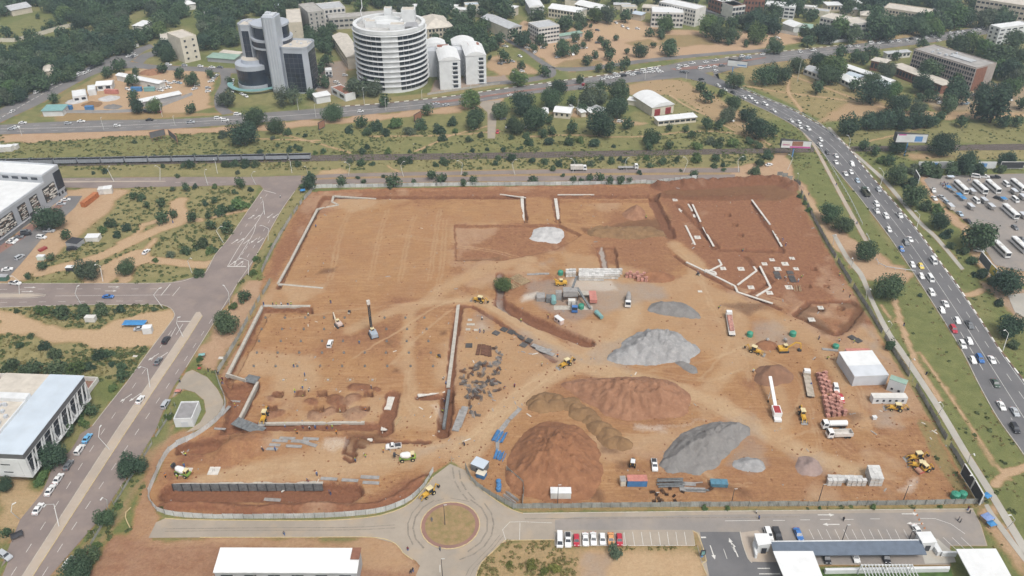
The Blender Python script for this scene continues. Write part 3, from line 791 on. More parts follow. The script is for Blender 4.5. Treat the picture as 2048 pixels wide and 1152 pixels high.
def arrow(px,py,ang,L=5.0,w=0.3,turn=0):
 """arrow outline (world), pointing along ang"""
 x,y = G(px,py)
 pts = [[(-L / 2,0),(L / 2 - 1.2,0)],[(L / 2 - 1.4,0),(L / 2 - 1.4,0)]]
 c,s = math.cos(ang),math.sin(ang)
 T = lambda a,b: (x + a * c - b * s,y + a * s + b * c)
 q = [T(-L / 2,-w / 2),T(L / 2 - 1.5,-w / 2),T(L / 2 - 1.5,w / 2),T(-L / 2,w / 2)]
 h = [T(L / 2 - 1.5,-0.6),T(L / 2,0),T(L / 2 - 1.5,0.6)]
 return q,h
def arrows(lst,parent,z=0.062):
 v,f = [],[]
 for a in lst:
  for pl in arrow(*a):
   s = len(v); v += [(*p,z) for p in pl]; f.append(tuple(range(s,s + len(pl))))
 me = bpy.data.meshes.new('arrow_marking'); me.from_pydata(v,[],f)
 return mobj('arrow_marking',me,M_PAINT,parent)
# left avenue with a paved median
r = surf('left_avenue',[(5,1152),(47,1044),(85,994),(107,939),(140,904),(160,872),(185,852),(212,817),(232,792),(252,767),(275,735),(300,700),(322,670),(345,640),(349,628),(342,617),(325,610),(305,609),(120,611),(-30,616),(-30,567),(125,567),(250,566),(337,566),(385,555),(410,547),(415,534),(430,510),(457,478),(497,420),(527,378),(520,370),(412,372),(300,374),(225,377),(135,375),(-30,378),(-30,356),(130,356),(250,355),(375,354),(512,354),(602,351),(604,364),(590,382),(560,425),(540,462),(510,515),(497,545),(475,567),(457,605),(440,625),(420,655),(400,690),(372,735),(345,777),(327,820),(310,864),(250,961),(190,1049),(100,1152),(80,1180),(-10,1180)],M_PINK)
LEFT = r
surf('median_paving',[(45,1152),(231,864),(343,700),(380,645),(393,625),(400,624),(405,632),(362,700),(252,864),(66,1152),(50,1180),(25,1180)],M_PAVER,0.16)
for q in ([(28,1180),(45,1152),(231,864),(343,700),(380,645),(393,625)],):
 kerb(q,LEFT,smooth=0,w=0.2,h=0.17)
kerb([(50,1180),(66,1152),(252,864),(362,700),(405,632)],LEFT,M_YKERB,smooth=0,w=0.25,h=0.18)
surf('cross_road_median',[(-30,588),(60,588),(92,591),(60,595),(-30,596)],M_PAVER,0.12)
kerb([(-30,587),(60,587),(94,591),(60,596),(-30,597)],LEFT,M_KERB,w=0.2,h=0.15)
surf('north_road_median',[(120,362),(330,362),(332,363.5),(120,365.5)],M_PAVER,0.12)
paint([([(22,1152),(100,1030),(200,872),(300,725),(352,648)],0.15,3,5),([(85,1152),(150,1050),(280,855),(380,705),(425,637)],0.15,3,5),
 ([(0,579),(120,578),(320,578)],0.15,3,5),([(0,605),(150,603),(290,602)],0.15,3,5),
 ([(341,568),(322,591)],0.3,0,0),([(360,574),(345,592)],0.2,0,0),([(355,643),(381,643)],0.4,0,0),([(352,655),(340,676)],0.2,0,0),([(366,648),(352,670)],0.2,0,0),
 ([(455,533),(492,533)],0.5,0,0),([(455,533),(482,488),(512,448),(528,421)],0.2,0,0),([(468,533),(500,485)],0.15,3,2),([(482,533),(510,490),(540,440)],0.15,3,5),([(512,448),(505,470),(468,530)],0.2,0,0),([(480,470),(510,425),(540,380)],0.15,3,5),([(528,381),(552,387)],0.3,0,0),([(350,365),(500,364)],0.15,3,5),([(140,359),(330,358)],0.15,3,5),([(110,592),(340,590)],0.15,0,0)],LEFT)
arrows([(470,483,1.15),(482,481,1.15),(494,483,1.15),(508,481,-1.95),(521,481,-1.95),(503,434,1.15),(515,434,1.15),(540,432,-1.95),(551,432,-1.95),(465,527,1.15),(480,527,1.15),(228,574,0.0),(222,582,0),(60,575,0),(55,583,0),(307,714,-2.1),(252,796,-2.1),(325,712,-2.1),(270,795,-2.1)],LEFT)
for q in ([(-30,616),(120,611),(305,609),(325,610),(342,617),(349,628),(345,640),(300,700),(275,735),(252,767),(212,817),(185,852)],[(-30,567),(125,567),(337,566),(385,555),(410,547),(430,510),(457,478),(497,420),(527,378)],[(590,382),(560,425),(510,515),(475,567),(440,625),(400,690),(372,735)]):
 kerb(q,LEFT,smooth=3,w=0.25,h=0.13)
surf('parking_bay',[(150,893),(160,869),(185,852),(188,858),(120,955),(70,1032),(20,1115),(2,1135),(40,1040),(85,985),(105,935)],M_PINK,0.07)
# worn service road north of the site
NR = ribbon('service_road',[(604,352),(700,347),(912,343),(1200,338),(1480,336)],[(604,358),(700,354),(912,350),(1200,346),(1480,345)],M_PINK)
NR2 = ribbon('service_road',[(602,360),(700,358),(912,354),(1200,351),(1470,349)],[(602,368),(700,367),(912,363),(1200,361),(1470,358)],M_PINK)
# far highway
FH = ribbon('far_highway',[(-60,254),(30,248),(150,242),(300,239),(400,236),(535,225),(650,216),(775,207),(912,192),(1050,172),(1200,152),(1325,132),(1375,122),(1450,116),(1550,105),(1686,91),(1786,79),(1886,65),(1986,50),(2100,32)],[(-60,272),(0,269),(150,265),(300,260),(457,250),(500,246),(650,237),(775,225),(912,211),(1050,189),(1150,180),(1250,166),(1362,155),(1420,144),(1500,130),(1621,117),(1668,110),(1761,98),(1861,85),(1961,70),(2100,48)],M_ASPH_FAR,0.05,6,seg=160)
kerb([(650,215),(775,206),(912,191),(1050,171),(1200,151),(1325,131)],FH,M_KERBP,w=0.8,h=0.2)
kerb([(1450,115),(1550,104),(1686,90)],FH,M_KERBP,w=0.6,h=0.2)
paint([([(0,258),(200,253),(480,238),(775,216),(912,201)],0.35,0,0),([(0,252),(200,247),(480,232)],0.2,4,6),([(0,264),(200,258),(480,244)],0.2,4,6),([(650,222),(912,197),(1200,158),(1330,138)],0.2,4,6),([(650,231),(912,206),(1200,166)],0.2,4,6),([(1560,110),(1786,84),(2000,53)],0.2,4,6),([(1560,118),(1786,90),(2000,60)],0.2,4,6),([(1560,114),(1786,87),(2000,56.5)],0.3,0,0)],FH)
surf('highway_median',[(860,204),(950,194),(1050,180),(1160,168),(1160,169.5),(1055,183),(980,193),(960,197),(880,207)],M_BRICKP,0.2)
surf('highway_median',[(1340,138),(1450,126),(1532,114),(1530,117),(1460,128),(1395,138),(1350,141)],M_BRICKP,0.2)
# diverging roads
ribbon('upper_service_road',[(968,46),(1006,78),(1048,103),(1082,128),(1110,135),(1187,132),(1300,117),(1440,104),(1540,97)],[(978,45),(1018,78),(1062,105),(1098,128),(1125,142),(1187,140),(1300,124),(1440,110),(1540,104)],M_ASPH_FAR,0.052,8,seg=60)
ribbon('slip_road',[(1082,126),(1085,140),(1080,150),(1040,158),(960,166)],[(1110,134),(1112,148),(1100,156),(1050,165),(960,172)],M_ASPH_FAR,0.048,8,seg=30)
surf('access_road',[(965,203),(958,210),(975,225),(975,277),(990,277),(993,240),(990,222),(1003,200)],M_DUSTY,0.055)
wr = ribbon('west_road',[(-20,232),(30,202),(130,158),(185,128),(200,120),(230,112),(270,98),(300,88)],[(-5,248),(20,236),(85,205),(170,158),(210,142),(235,136),(262,122),(290,102),(310,95)],M_ASPH_FAR,0.052,8,seg=50)
paint([([(-5,240),(25,222),(100,180),(175,143),(200,134)],0.5,3,2)],wr)
ribbon('west_cross_road',[(205,118),(270,125),(310,130),(380,133),(470,137),(560,140)],[(215,140),(270,136),(310,140),(380,142),(470,147),(560,150)],M_ASPH_FAR,0.056,8,seg=30)
ribbon('tower_side_road',[(438,140),(442,165),(430,190),(430,215),(445,230)],[(462,145),(458,170),(446,195),(450,212),(468,226)],M_ASPH_FAR,0.058,8,seg=24)
ribbon('wood_road',[(265,122),(285,108),(330,98)],[(285,128),(300,115),(340,104)],M_ASPH_FAR,0.06,8,seg=10)
# right highway
RHL = [(1300,156),(1350,154),(1395,162),(1440,177),(1500,206),(1550,230),(1600,260),(1636,295),(1666,332),(1711,385),(1736,417),(1776,470),(1818,532),(1868,610),(1923,700),(1961,775),(1998,840),(2046,907),(2110,1010)]
RHR = [(1370,130),(1400,142),(1455,165),(1525,195),(1575,215),(1625,242),(1650,256),(1691,290),(1736,345),(1786,402),(1836,462),(1886,532),(1911,565),(1961,640),(1998,697),(2048,762),(2110,850)]
RH = ribbon('right_highway',RHL,RHR,M_ASPH,0.065,8,seg=120)
surf('slip_road',[(1425,145),(1470,128),(1560,116),(1560,123),(1480,135),(1436,147),(1425,151),(1460,167),(1440,160)],M_ASPH_FAR,0.06)
kerb(RHR[2:],RH,M_KERBP,w=0.55,h=0.2)
kerb(RHL[3:],RH,M_KERB,w=0.3,h=0.15)
mid = [tuple((np.array(a) + np.array(b)) / 2) for a,b in zip([(1440,177),(1550,230),(1636,295),(1711,385),(1776,470),(1868,610),(1923,700),(1998,840)],[(1470,171),(1585,222),(1691,290),(1771,385),(1841,470),(1941,610),(2000,700),(2103,840)])]
def lerp_line(a,b,t): return [tuple(np.array(p) * (1 - t) + np.array(q) * t) for p,q in zip(a,b)]
EL = [(1440,177),(1550,230),(1636,295),(1711,385),(1776,470),(1868,610),(1923,700),(1998,840)]
ER = [(1470,171),(1585,222),(1691,290),(1771,385),(1841,470),(1941,610),(2000,700),(2103,840)]
paint([(lerp_line(EL,ER,0.5),0.16,0,0),(lerp_line(EL,ER,0.75),0.18,4,6),(lerp_line(EL,ER,0.25),0.18,4,6),(lerp_line(EL,ER,0.97),0.15,0,0)],RH,0.078)
# footpaths
ribbon('footpath',[(1606,266),(1626,292),(1654,345),(1684,402),(1728,482)],[(1611,264),(1632,292),(1661,345),(1692,402),(1737,482)],M_PAVER,0.05,8)
ribbon('footpath',[(1655,255),(1690,294),(1733,332),(1770,368),(1832,442),(1870,478),(1922,540)],[(1660,254),(1696,292),(1738,329),(1776,364),(1838,438),(1876,474),(1929,538)],M_PATH,0.05,8)
ribbon('walkway',[(1664,470),(1692,520),(1718,552),(1739,600),(1771,667),(1795,702),(1842,772),(1880,832),(1924,907),(1976,990),(2048,1110),(2080,1160)],[(1671,468),(1700,516),(1727,548),(1748,600),(1781,663),(1807,700),(1854,770),(1892,828),(1938,905),(1991,988),(2062,1104),(2095,1152)],M_PATH,0.05,8,seg=60)
ribbon('walkway',[(1968,1010),(1985,1040),(2010,1075),(2060,1140)],[(1976,1008),(1994,1036),(2020,1070),(2068,1135)],M_PATH,0.05,8)
surf('gravel_path',[(2015,590),(2060,585),(2060,640),(2030,625)],M_PATH,0.05)
# bus station
BS = surf('bus_station_yard',[(1848,360),(1860,352),(1886,351),(2070,347),(2070,548),(1990,530),(1960,482),(1941,452),(1906,421),(1866,388)],M_LOT,0.05)
# south road, roundabout, parking
C0 = G(900.5,1050)
RI,RO = 8.75,16.5
SR = surf('south_road',[(330,1037),(400,1040),(650,1041),(750,1033),(800,1018),(828,1001),(850,975),(868,952),(900,928),(934,942),(946,966),(988,998),(1020,1018),(1046,1027),(1400,1023),(1946,1018),(1962,1050),(1975,1092),(1900,1092),(1900,1130),(1500,1130),(1480,1152),(1480,1180),(1422,1180),(1412,1148),(1402,1123),(1394,1090),(1110,1092),(1110,1080),(1020,1080),(1000,1088),(985,1104),(962,1127),(953,1150),(945,1180),(832,1180),(832,1150),(840,1132),(832,1122),(806,1106),(790,1087),(745,1075),(400,1075),(297,1076),(305,1060),(312,1045)],M_DUSTY)
lot = surf('parking_lot',[(1110,1060),(1350,1060),(1385,1060),(1400,1066),(1410,1100),(1500,1122),(1500,1128),(1900,1128),(1900,1090),(1972,1090),(1960,1050),(1948,1024),(1400,1030),(1300,1033),(1150,1034),(1110,1040)],M_LOT,0.058)
surf('gate_road',[(1400,1064),(1480,1064),(1486,1090),(1500,1124),(1560,1124),(1570,1180),(1424,1180),(1413,1125),(1404,1100)],M_ASPH,0.062)
def circle(c,r,n=48): return [(c[0] + r * math.cos(2 * math.pi * i / n),c[1] + r * math.sin(2 * math.pi * i / n)) for i in range(n)]
ring = kerb(circle(C0,RI),SR,M_YKERB,world=True,closed=True,smooth=1,w=0.3,h=0.16)
surf('roundabout_island_rim',circle(C0,RI - 0.1),M_BRICKP,0.10,world=True)
isl_m = mat('dry_island_grass',(0.30,0.20,0.105),0.95,0.2,0.5,rgb2=(0.21,0.165,0.07),bump=0.5,fine=3)
surf('roundabout_island',circle(C0,RI - 1.3),isl_m,0.13,world=True)
for q,m_ in (([(1046,1027),(1300,1024),(1500,1022),(1946,1018)],M_KERB),([(1010,1081),(985,1104),(962,1127),(953,1150),(946,1180)],M_YKERB),([(1010,1081),(1110,1080)],M_YKERB),([(400,1075),(600,1075),(745,1075),(790,1087),(806,1106),(826,1120)],M_YKERB),([(330,1037),(400,1040),(650,1041),(750,1033),(800,1018),(828,1001),(850,975),(866,954)],M_YKERB),([(934,942),(946,966),(988,998),(1020,1018),(1046,1027)],M_YKERB),([(1385,1062),(1394,1065),(1404,1090),(1413,1124),(1404,1128),(1414,1150)],M_YKERB),([(1480,1064),(1486,1090),(1498,1122),(1504,1126)],M_KERB),([(262,1015),(250,1030),(262,1060)],M_YKERB)):
 kerb(q,SR,m_,smooth=4,w=0.25)
pk = [([(1110 + 17.2 * i,1066),(1110 + 17.2 * i,1091.5)],0.13,0,0) for i in range(9)] + [([(1248 + 17.25 * i,1064),(1252 + 17.25 * i,1091)],0.13,0,0) for i in range(9)]
pk += [([(1110,1092),(1390,1091)],0.15,0,0)]
pk += [([(1618 + 17.2 * i,1059),(1628 + 17.2 * i,1079)],0.13,0,0) for i in range(12)] + [([(1868 + 18 * i,1075),(1895 + 18 * i,1100)],0.13,0,0) for i in range(4)]
pk += [([(1450,1042),(1520,1041)],0.15,0,0),([(1546,1041),(1570,1041)],0.15,0,0),([(1600,1040),(1620,1040)],0.15,0,0),([(1640,1039),(1712,1039)],0.15,3,4),([(1740,1038),(1760,1038)],0.15,0,0),([(1840,1037),(1875,1038),(1905,1050),(1930,1068)],0.15,0,0),([(1402,1075),(1412,1075)],0.5,0,0),([(1447,1098),(1454,1118)],0.15,0,0),([(1515,1137),(1540,1137)],0.3,0,0),([(1518,1148),(1560,1148)],0.3,0,0),([(1104,1046),(1011,1046),(1012,1082)],0.12,0,0),([(1040,1046),(1039,1080)],0.12,0,0),([(880,1130),(880,1145)],0.15,0,0)]
paint(pk,SR,0.07)
arrows([(1652,1030,0.0),(1662,1049,3.14),(1820,1028,0.0),(1830,1047,3.14),(1464,1090,1.7),(1425,1105,-1.5),(1470,1100,1.7)],SR,0.072)
M_SKID = mat('tyre_rubber_marks',(0.255,0.215,0.175),0.9,0.15,0.6,wear=0.95,wearcol=(0.315,0.268,0.217))
def arcpx(r,a0,a1): return [PX(C0[0] + r * math.cos(rad(a)),C0[1] + r * math.sin(rad(a))) for a in np.linspace(a0,a1,9)]
paint([(arcpx(11.2,-60,60),.5,0,0),(arcpx(12.9,-75,40),.45,0,0),(arcpx(11.0,120,230),.5,0,0),(arcpx(12.6,140,215),.4,0,0),(arcpx(10.4,60,120),.3,6,2),([(1000,1070),(975,1100),(940,1135),(925,1165)],.2,0,0),([(1006,1072),(982,1102),(948,1137),(934,1165)],.2,0,0),([(905,935),(912,970),(935,1000)],.5,5,1),([(918,940),(925,970),(950,1000)],.5,4,1),([(330,1058),(500,1056),(700,1055),(790,1050)],.25,0,0),([(330,1063),(500,1061),(700,1060),(790,1056)],.25,0,0),([(1050,1038),(1300,1036),(1600,1034)],.3,0,0)],SR,.066,'tyre_mark',M_SKID)
surf('pavement_island',[(1480,1066),(1515,1061),(1540,1085),(1560,1125),(1500,1124),(1496,1118),(1486,1090)],M_PAVER,0.13)
surf('verge_island',[(1386,1064),(1393,1066),(1400,1085),(1411,1122),(1404,1124),(1396,1092),(1390,1090)],isl_m,0.13)
surf('substation_drive',[(345,795),(352,775),(372,745),(385,740),(415,755),(436,780),(447,802),(446,825),(425,848),(400,858),(370,866),(400,845),(412,825),(408,800),(390,785),(366,778)],M_DUSTY,0.055)
# ------------------------------------------------------------------ trees, shrubs, scrub
ROADM = np.zeros(XX.shape,bool)
for P in ROADS:
 s = _sub(P,1.0)
 ROADM[s] |= _inside(XX[s],YY[s],P)
Z[ROADM] = np.minimum(Z[ROADM],-0.04)
for k in ('grass','dry'):
 CH[k][ROADM] *= 0.2
def on_road(x,y):
 i = int(np.clip(np.searchsorted(GX,x),0,NX - 1)); j = int(np.clip(np.searchsorted(GY,y),0,NY - 1))
 return bool(ROADM[i,j])
def leaf_mat(name,c1,c2,hue=0.02,val=0.25):
 m,nt,N,L,B = _nt(name)
 at = N.new('ShaderNodeVertexColor'); at.layer_name = 'tint'
 oi = N.new('ShaderNodeObjectInfo')
 x = N.new('ShaderNodeMix'); x.data_type = 'RGBA'
 x.inputs[6].default_value = (*c1,1); x.inputs[7].default_value = (*c2,1)
 L.new(at.outputs[0],x.inputs[0])
 h = N.new('ShaderNodeHueSaturation')
 for o_,lo,hi in (('Hue',0.5 - hue,0.5 + hue),('Value',1 - val,1 + val)):
  r = N.new('ShaderNodeMapRange'); r.inputs[3].default_value = lo; r.inputs[4].default_value = hi
  if o_ == 'Hue':
   f = N.new('ShaderNodeMath'); f.operation = 'FRACT'; g = N.new('ShaderNodeMath'); g.operation = 'MULTIPLY'; g.inputs[1].default_value = 7.31
   L.new(oi.outputs['Random'],g.inputs[0]); L.new(g.outputs[0],f.inputs[0]); L.new(f.outputs[0],r.inputs[0])
  else: L.new(oi.outputs['Random'],r.inputs[0])
  L.new(r.outputs[0],h.inputs[o_])
 L.new(x.outputs[2],h.inputs['Color'])
 L.new(h.outputs[0],B.inputs['Base Color'])
 B.inputs['Roughness'].default_value = 0.7
 B.inputs['Specular IOR Level'].default_value = 0.15
 tr = N.new('ShaderNodeBsdfTranslucent'); L.new(h.outputs[0],tr.inputs['Color'])
 ms = N.new('ShaderNodeMixShader'); ms.inputs[0].default_value = 0.22
 L.new(B.outputs[0],ms.inputs[1]); L.new(tr.outputs[0],ms.inputs[2])
 L.new(ms.outputs[0],N['Material Output'].inputs['Surface'])
 return m
M_LEAF = leaf_mat('foliage',(0.044,0.078,0.040),(0.120,0.168,0.088),0.022,0.25)
M_LEAFD = leaf_mat('foliage_dark',(0.032,0.062,0.040),(0.084,0.128,0.076),0.018,0.2)
M_LEAFG = leaf_mat('foliage_grey',(0.060,0.086,0.056),(0.148,0.180,0.112),0.02,0.2)
M_LEAFY = leaf_mat('foliage_yellow',(0.10,0.12,0.03),(0.22,0.23,0.07),0.02,0.2)
M_LEAFL = leaf_mat('foliage_light',(0.058,0.104,0.036),(0.148,0.215,0.082),0.02,0.25)
M_BARK = mat('bark',(0.11,0.08,0.055),0.95,0.2,3.0)
def leaves(name,pts,nrm,size,r):
 """many small bent leaf sprays at pts facing nrm"""
 n = len(pts)
 a = np.cross(nrm,r.normal(size=(n,3))); a /= np.linalg.norm(a,axis=1,keepdims=True) + 1e-9
 b = np.cross(nrm,a)
 sz = size * r.uniform(0.6,1.5,(n,1))
 p0 = pts - a * sz * 0.5; p1 = pts + b * sz * 0.55 - nrm * sz * 0.1; p2 = pts + a * sz * 0.5; p3 = pts - b * sz * 0.55 - nrm * sz * 0.1
 v = np.stack([p0,p1,p2,p3],1).reshape(-1,3)
 k = np.arange(n) * 4
 f = np.concatenate([np.stack([k,k + 2,k + 1],1),np.stack([k,k + 3,k + 2],1)])
 me = bpy.data.meshes.new(name)
 me.vertices.add(len(v)); me.vertices.foreach_set('co',v.ravel().astype(np.float32))
 me.loops.add(f.size); me.loops.foreach_set('vertex_index',f.ravel().astype(np.int32))
 me.polygons.add(len(f)); me.polygons.foreach_set('loop_start',np.arange(0,f.size,3,dtype=np.int32))
 t = np.clip(np.repeat(r.beta(1.6,2.2,n),4),0,1)
 c = me.color_attributes.new('tint','FLOAT_COLOR','POINT')
 c.data.foreach_set('color',np.stack([t,t,t,np.ones_like(t)],-1).ravel().astype(np.float32))
 me.update(); me.validate()
 return me
def crown_mesh(name,seed,n=2600,size=0.05,flat=0.72,lobes=16,z0=0.60,cone=False,low=False):
 """crown of width 1 (x, y in -0.5..0.5), centre at height z0, returned with its limb ends"""
 r = np.random.default_rng(seed)
 C,R = [],[]
 for i in range(lobes):
  u = r.normal(size=3); u /= np.linalg.norm(u)
  if u[2] < -0.35: u[2] *= -0.5
  rr_ = r.uniform(0.17,0.34)
  C.append([u[0] * rr_ * (0.9 + 0.3 * r.random()),u[1] * rr_ * (0.9 + 0.3 * r.random()),z0 + u[2] * rr_ * flat])
  R.append(r.uniform(0.12,0.21))
 C.append([0,0,z0]); R.append(0.24)
 C,R = np.array(C),np.array(R)
 if cone:
  C = np.array([[0.0,0,0.2 + 1.1 * i / 9] for i in range(10)]); R = np.array([0.34 - 0.031 * i for i in range(10)])
 w = R ** 2 / (R ** 2).sum()
 k = r.choice(len(C),n,p=w)
 u = r.normal(size=(n,3)); u /= np.linalg.norm(u,axis=1,keepdims=True)
 if low: u[:,2] = np.abs(u[:,2])
 rad_ = R[k][:,None] * r.uniform(0.72,1.06,(n,1)) * (1 + 0.16 * np.sin(u[:,:1] * 9 + k[:,None]) * np.cos(u[:,1:2] * 8 - k[:,None]))
 sq = np.array([1,1,0.28 if cone else flat * 1.15])
 p = C[k] + u * rad_ * sq
 sx = 0.5 / np.percentile(np.hypot(p[:,0],p[:,1]),97)
 if not cone:
  p[:,:2] *= sx; C[:,:2] *= sx
  lo,hi = np.percentile(p[:,2],(2,98))
  b0,b1 = (0.0,0.62) if low else ((0.13,0.13 + flat * 1.02))
  p[:,2] = b0 + (p[:,2] - lo) * (b1 - b0) / (hi - lo); C[:,2] = b0 + (C[:,2] - lo) * (b1 - b0) / (hi - lo)
 nr = u * 0.8 + r.normal(size=(n,3)) * 0.45 + np.array([0,0,0.25])
 nr /= np.linalg.norm(nr,axis=1,keepdims=True)
 return leaves(name,p,nr,size,r),C
def trunk_mesh(name,seed,ends,z0,rbase=0.035):
 r = np.random.default_rng(seed)
 b = MB()
 fork = (r.uniform(-.03,.03),r.uniform(-.03,.03),z0 * 0.42)
 b.tube([(0,0,-0.03),(fork[0] * 0.4,fork[1] * 0.4,z0 * 0.2),fork],[rbase * 1.25,rbase,rbase * 0.85],7)
 for e in ends[:7]:
  mid = [(fork[i] + e[i]) / 2 + r.uniform(-.02,.02) for i in range(3)]
  b.tube([fork,mid,tuple(e)],[rbase * 0.6,rbase * 0.4,rbase * 0.15],5)
 return b.mesh(name,True)
TREES = {}
def variant(kind,i):
 key = (kind,i)
 if key in TREES: return TREES[key]
 sd_ = hash(kind) % 1000 if False else {'big': 100,'mid': 200,'far': 300,'umb': 400,'bush': 500,'con': 600,'airy': 700}[kind] + i
 r = np.random.default_rng(sd_)
 if kind == 'big': me,C = crown_mesh('crown',sd_,4200,0.042,0.66,22,0.58); z0 = 0.45
 elif kind == 'mid': me,C = crown_mesh('crown',sd_,2400,0.055,0.70,16,0.60); z0 = 0.47
 elif kind == 'far': me,C = crown_mesh('crown',sd_,1300,0.075,0.72,13,0.58); z0 = 0.47
 elif kind == 'umb': me,C = crown_mesh('crown',sd_,2600,0.048,0.62,20,0.58); z0 = 0.45
 elif kind == 'airy': me,C = crown_mesh('crown',sd_,1500,0.050,0.95,18,0.66); z0 = 0.6
 elif kind == 'con': me,C = crown_mesh('crown',sd_,2600,0.06,0.5,10,0.6,cone=True); z0 = 0.9
 else: me,C = crown_mesh('crown',sd_,900,0.085,0.66,11,0.22,low=True); z0 = 0.3
 tm = trunk_mesh('trunk',sd_ + 7,list(C),z0,0.03 if kind != 'bush' else 0.02)
 TREES[key] = (me,tm,z0)
 return TREES[key]
NVAR = {'big': 6,'mid': 7,'far': 7,'umb': 3,'bush': 6,'con': 2,'airy': 4}
TREELIST = []          # (root, px, py, width px, zone)
def plant(px,py,w,kind='mid',zone='',m=None,squash=1.0):
 """a tree whose crown shows centred at (px, py), w photo pixels wide"""
 i = random.randrange(NVAR[kind])
 me,tm,z0 = variant(kind,i)
 W = w / (0.004387 * (py + 488))
 for _ in range(3):
  zc = z0 * W * squash
  x,y = G(px,py,zc)
  d = y * CT + (H - zc) * ST
  W = w * d / F
 TREELIST.append([None,px,py,w,zone,kind,(x,y,ground_z(x,y)),(W,W,W * squash),m or random.choices((M_LEAF,M_LEAFD,M_LEAFG,M_LEAFL),(5,4,1,1))[0],i])
def build_trees(limit=300):
 tr = sorted([t for t in TREELIST if t[5] != 'bush'],key=lambda t: -t[3])
 mass = [t for t in tr[limit:]]
 for t in TREELIST:
  if any(t is q for q in mass): continue
  me,tm,z0 = variant(t[5],t[9])
  bush = t[5] == 'bush'
  t[0] = root = empty('shrub' if bush else 'tree',t[6],random.uniform(0,6.28))
  root.scale = t[7]
  mobj('foliage' if bush else 'crown',me,t[8],root)
  mobj('stem' if bush else 'trunk',tm,M_BARK,root)
 # the small, far crowns that run together: one mass
 r = np.random.default_rng(77)
 P,Nn = [],[]
 tb = MB()
 src = {}
 for i in range(5):
  me,C = crown_mesh('wood_crown',900 + i,420,0.12,0.74,12,0.58)
  co = np.zeros(len(me.vertices) * 3,np.float32); me.vertices.foreach_get('co',co)
  q = co.reshape(-1,4,3).mean(1); ctr = np.array([0,0,0.5])
  nn = q - ctr; nn /= np.linalg.norm(nn,axis=1,keepdims=True) + 1e-6
  src[i] = (q,nn); bpy.data.meshes.remove(me)
 V = []
 for t in mass:
  q,nn = src[r.integers(5)]
  a = r.uniform(0,6.28); ca,sa_ = math.cos(a),math.sin(a)
  Rm = np.array([[ca,sa_,0],[-sa_,ca,0],[0,0,1]])
  P.append((q @ Rm) * np.array(t[7]) + np.array(t[6])); Nn.append(nn @ Rm)
  V.append(np.full(len(q),t[7][0] * 0.105))
  x,y,z = t[6]
  tb.tube([(x,y,z),(x,y,z + t[7][2] * 0.4)],0.03 * t[7][0],5)
 P,Nn,V = np.concatenate(P),np.concatenate(Nn),np.concatenate(V)
 Nn = Nn * 0.8 + r.normal(size=Nn.shape) * 0.45 + np.array([0,0,0.2]); Nn /= np.linalg.norm(Nn,axis=1,keepdims=True)
 me = leaves('distant_trees',P,Nn,V[:,None],r)
 root = tag(mobj('distant_trees',me,M_LEAF),'dense mass of small dark green tree crowns along the top edge','trees',kind='stuff')
 tb.build('trunk',M_BARK,root)
ZN = {}
def trees(zone,lst,kind='mid',m=None,squash=1.0):
 for t in lst: plant(t[0],t[1],t[2],kind,zone,m,squash)
# zone -> phrase, sorting axis
trees('round the walled yard at far left',[(105,196,24),(212,145,26),(236,131,30),(262,160,28),(269,143,18),(358,147,26),(385,157,32),(324,137,22),(420,147,20),(266,192,26),(272,212,32),(310,212,32),(382,216,24),(457,160,16),(245,128,18)])
trees('between the far highway and the train',[(507,234,46),(486,265,58),(549,252,36),(665,224,42),(722,243,28),(855,220,26),(770,202,28)],'big')
trees('in front of the two office towers',[(650,162,30),(640,135,30),(652,120,28),(710,175,44),(747,175,36),(452,197,38),(735,168,30)],'mid',M_LEAFG)
trees('in front of the two office towers',[(560,192,36),(586,190,34),(620,185,26)],'airy',M_LEAFG)
trees('along the highway right of the round tower',[(1035,155,38),(1090,142,26),(1006,112,30),(1044,130,20),(980,115,12),(992,94,14),(1197,136,20),(1222,134,26),(1250,127,28),(1161,159,20),(941,198,42)])
trees('among the tin roofs by the highway',[(950,236,48),(999,220,38),(1045,205,54),(1100,197,46),(1119,175,36),(1142,200,24),(1185,192,56),(1202,172,26),(1237,180,48),(1235,215,50),(1200,245,64),(1256,246,28),(1142,255,28),(1072,237,56),(1029,250,42),(1100,240,20),(1085,266,22),(1105,261,22),(1060,222,30),(1165,215,24)],'big')
trees('on the open sandy ground at top',[(1172,120,24),(1192,109,18),(1220,107,28),(1279,100,32),(1254,102,14),(1306,90,14),(1340,94,38),(1126,95,38),(1150,96,24),(1166,89,16),(1117,107,18),(1211,89,24),(1200,79,16),(1231,75,14),(1090,90,14),(1066,95,20),(1080,79,26),(1046,77,36),(1030,72,30),(1061,65,28),(1010,62,20),(1150,74,22),(1177,71,24),(1157,55,22),(1172,49,10),(1182,51,10),(1300,64,20),(1320,64,22),(1329,47,38),(1324,72,14),(1494,87,16),(1552,91,38)])
trees('beyond the upper highway',[(1415,52,48),(1435,65,40),(1465,71,36),(1510,66,44),(1464,45,28),(1452,15,36),(1512,42,46),(1510,15,34),(1537,55,26),(1617,82,28),(1612,66,34),(1640,64,40),(1662,70,40),(1687,55,50),(1705,67,40),(1762,52,60),(1742,47,30),(1818,45,36),(1848,37,32),(1846,57,34),(1886,45,32),(1911,32,50),(1936,35,40),(1973,35,44),(2011,42,46),(1780,58,50)],'mid')
trees('round the school roofs',[(1685,105,32),(1742,105,32),(1710,112,30),(1637,120,36),(1597,130,36),(1667,135,60),(1660,150,46),(1710,170,30),(1745,157,34),(1747,182,60),(1775,140,40),(1787,180,40),(1797,207,46),(1838,215,34),(1840,195,20),(1846,167,46),(1863,190,30),(1791,112,20),(1730,118,26)],'big')
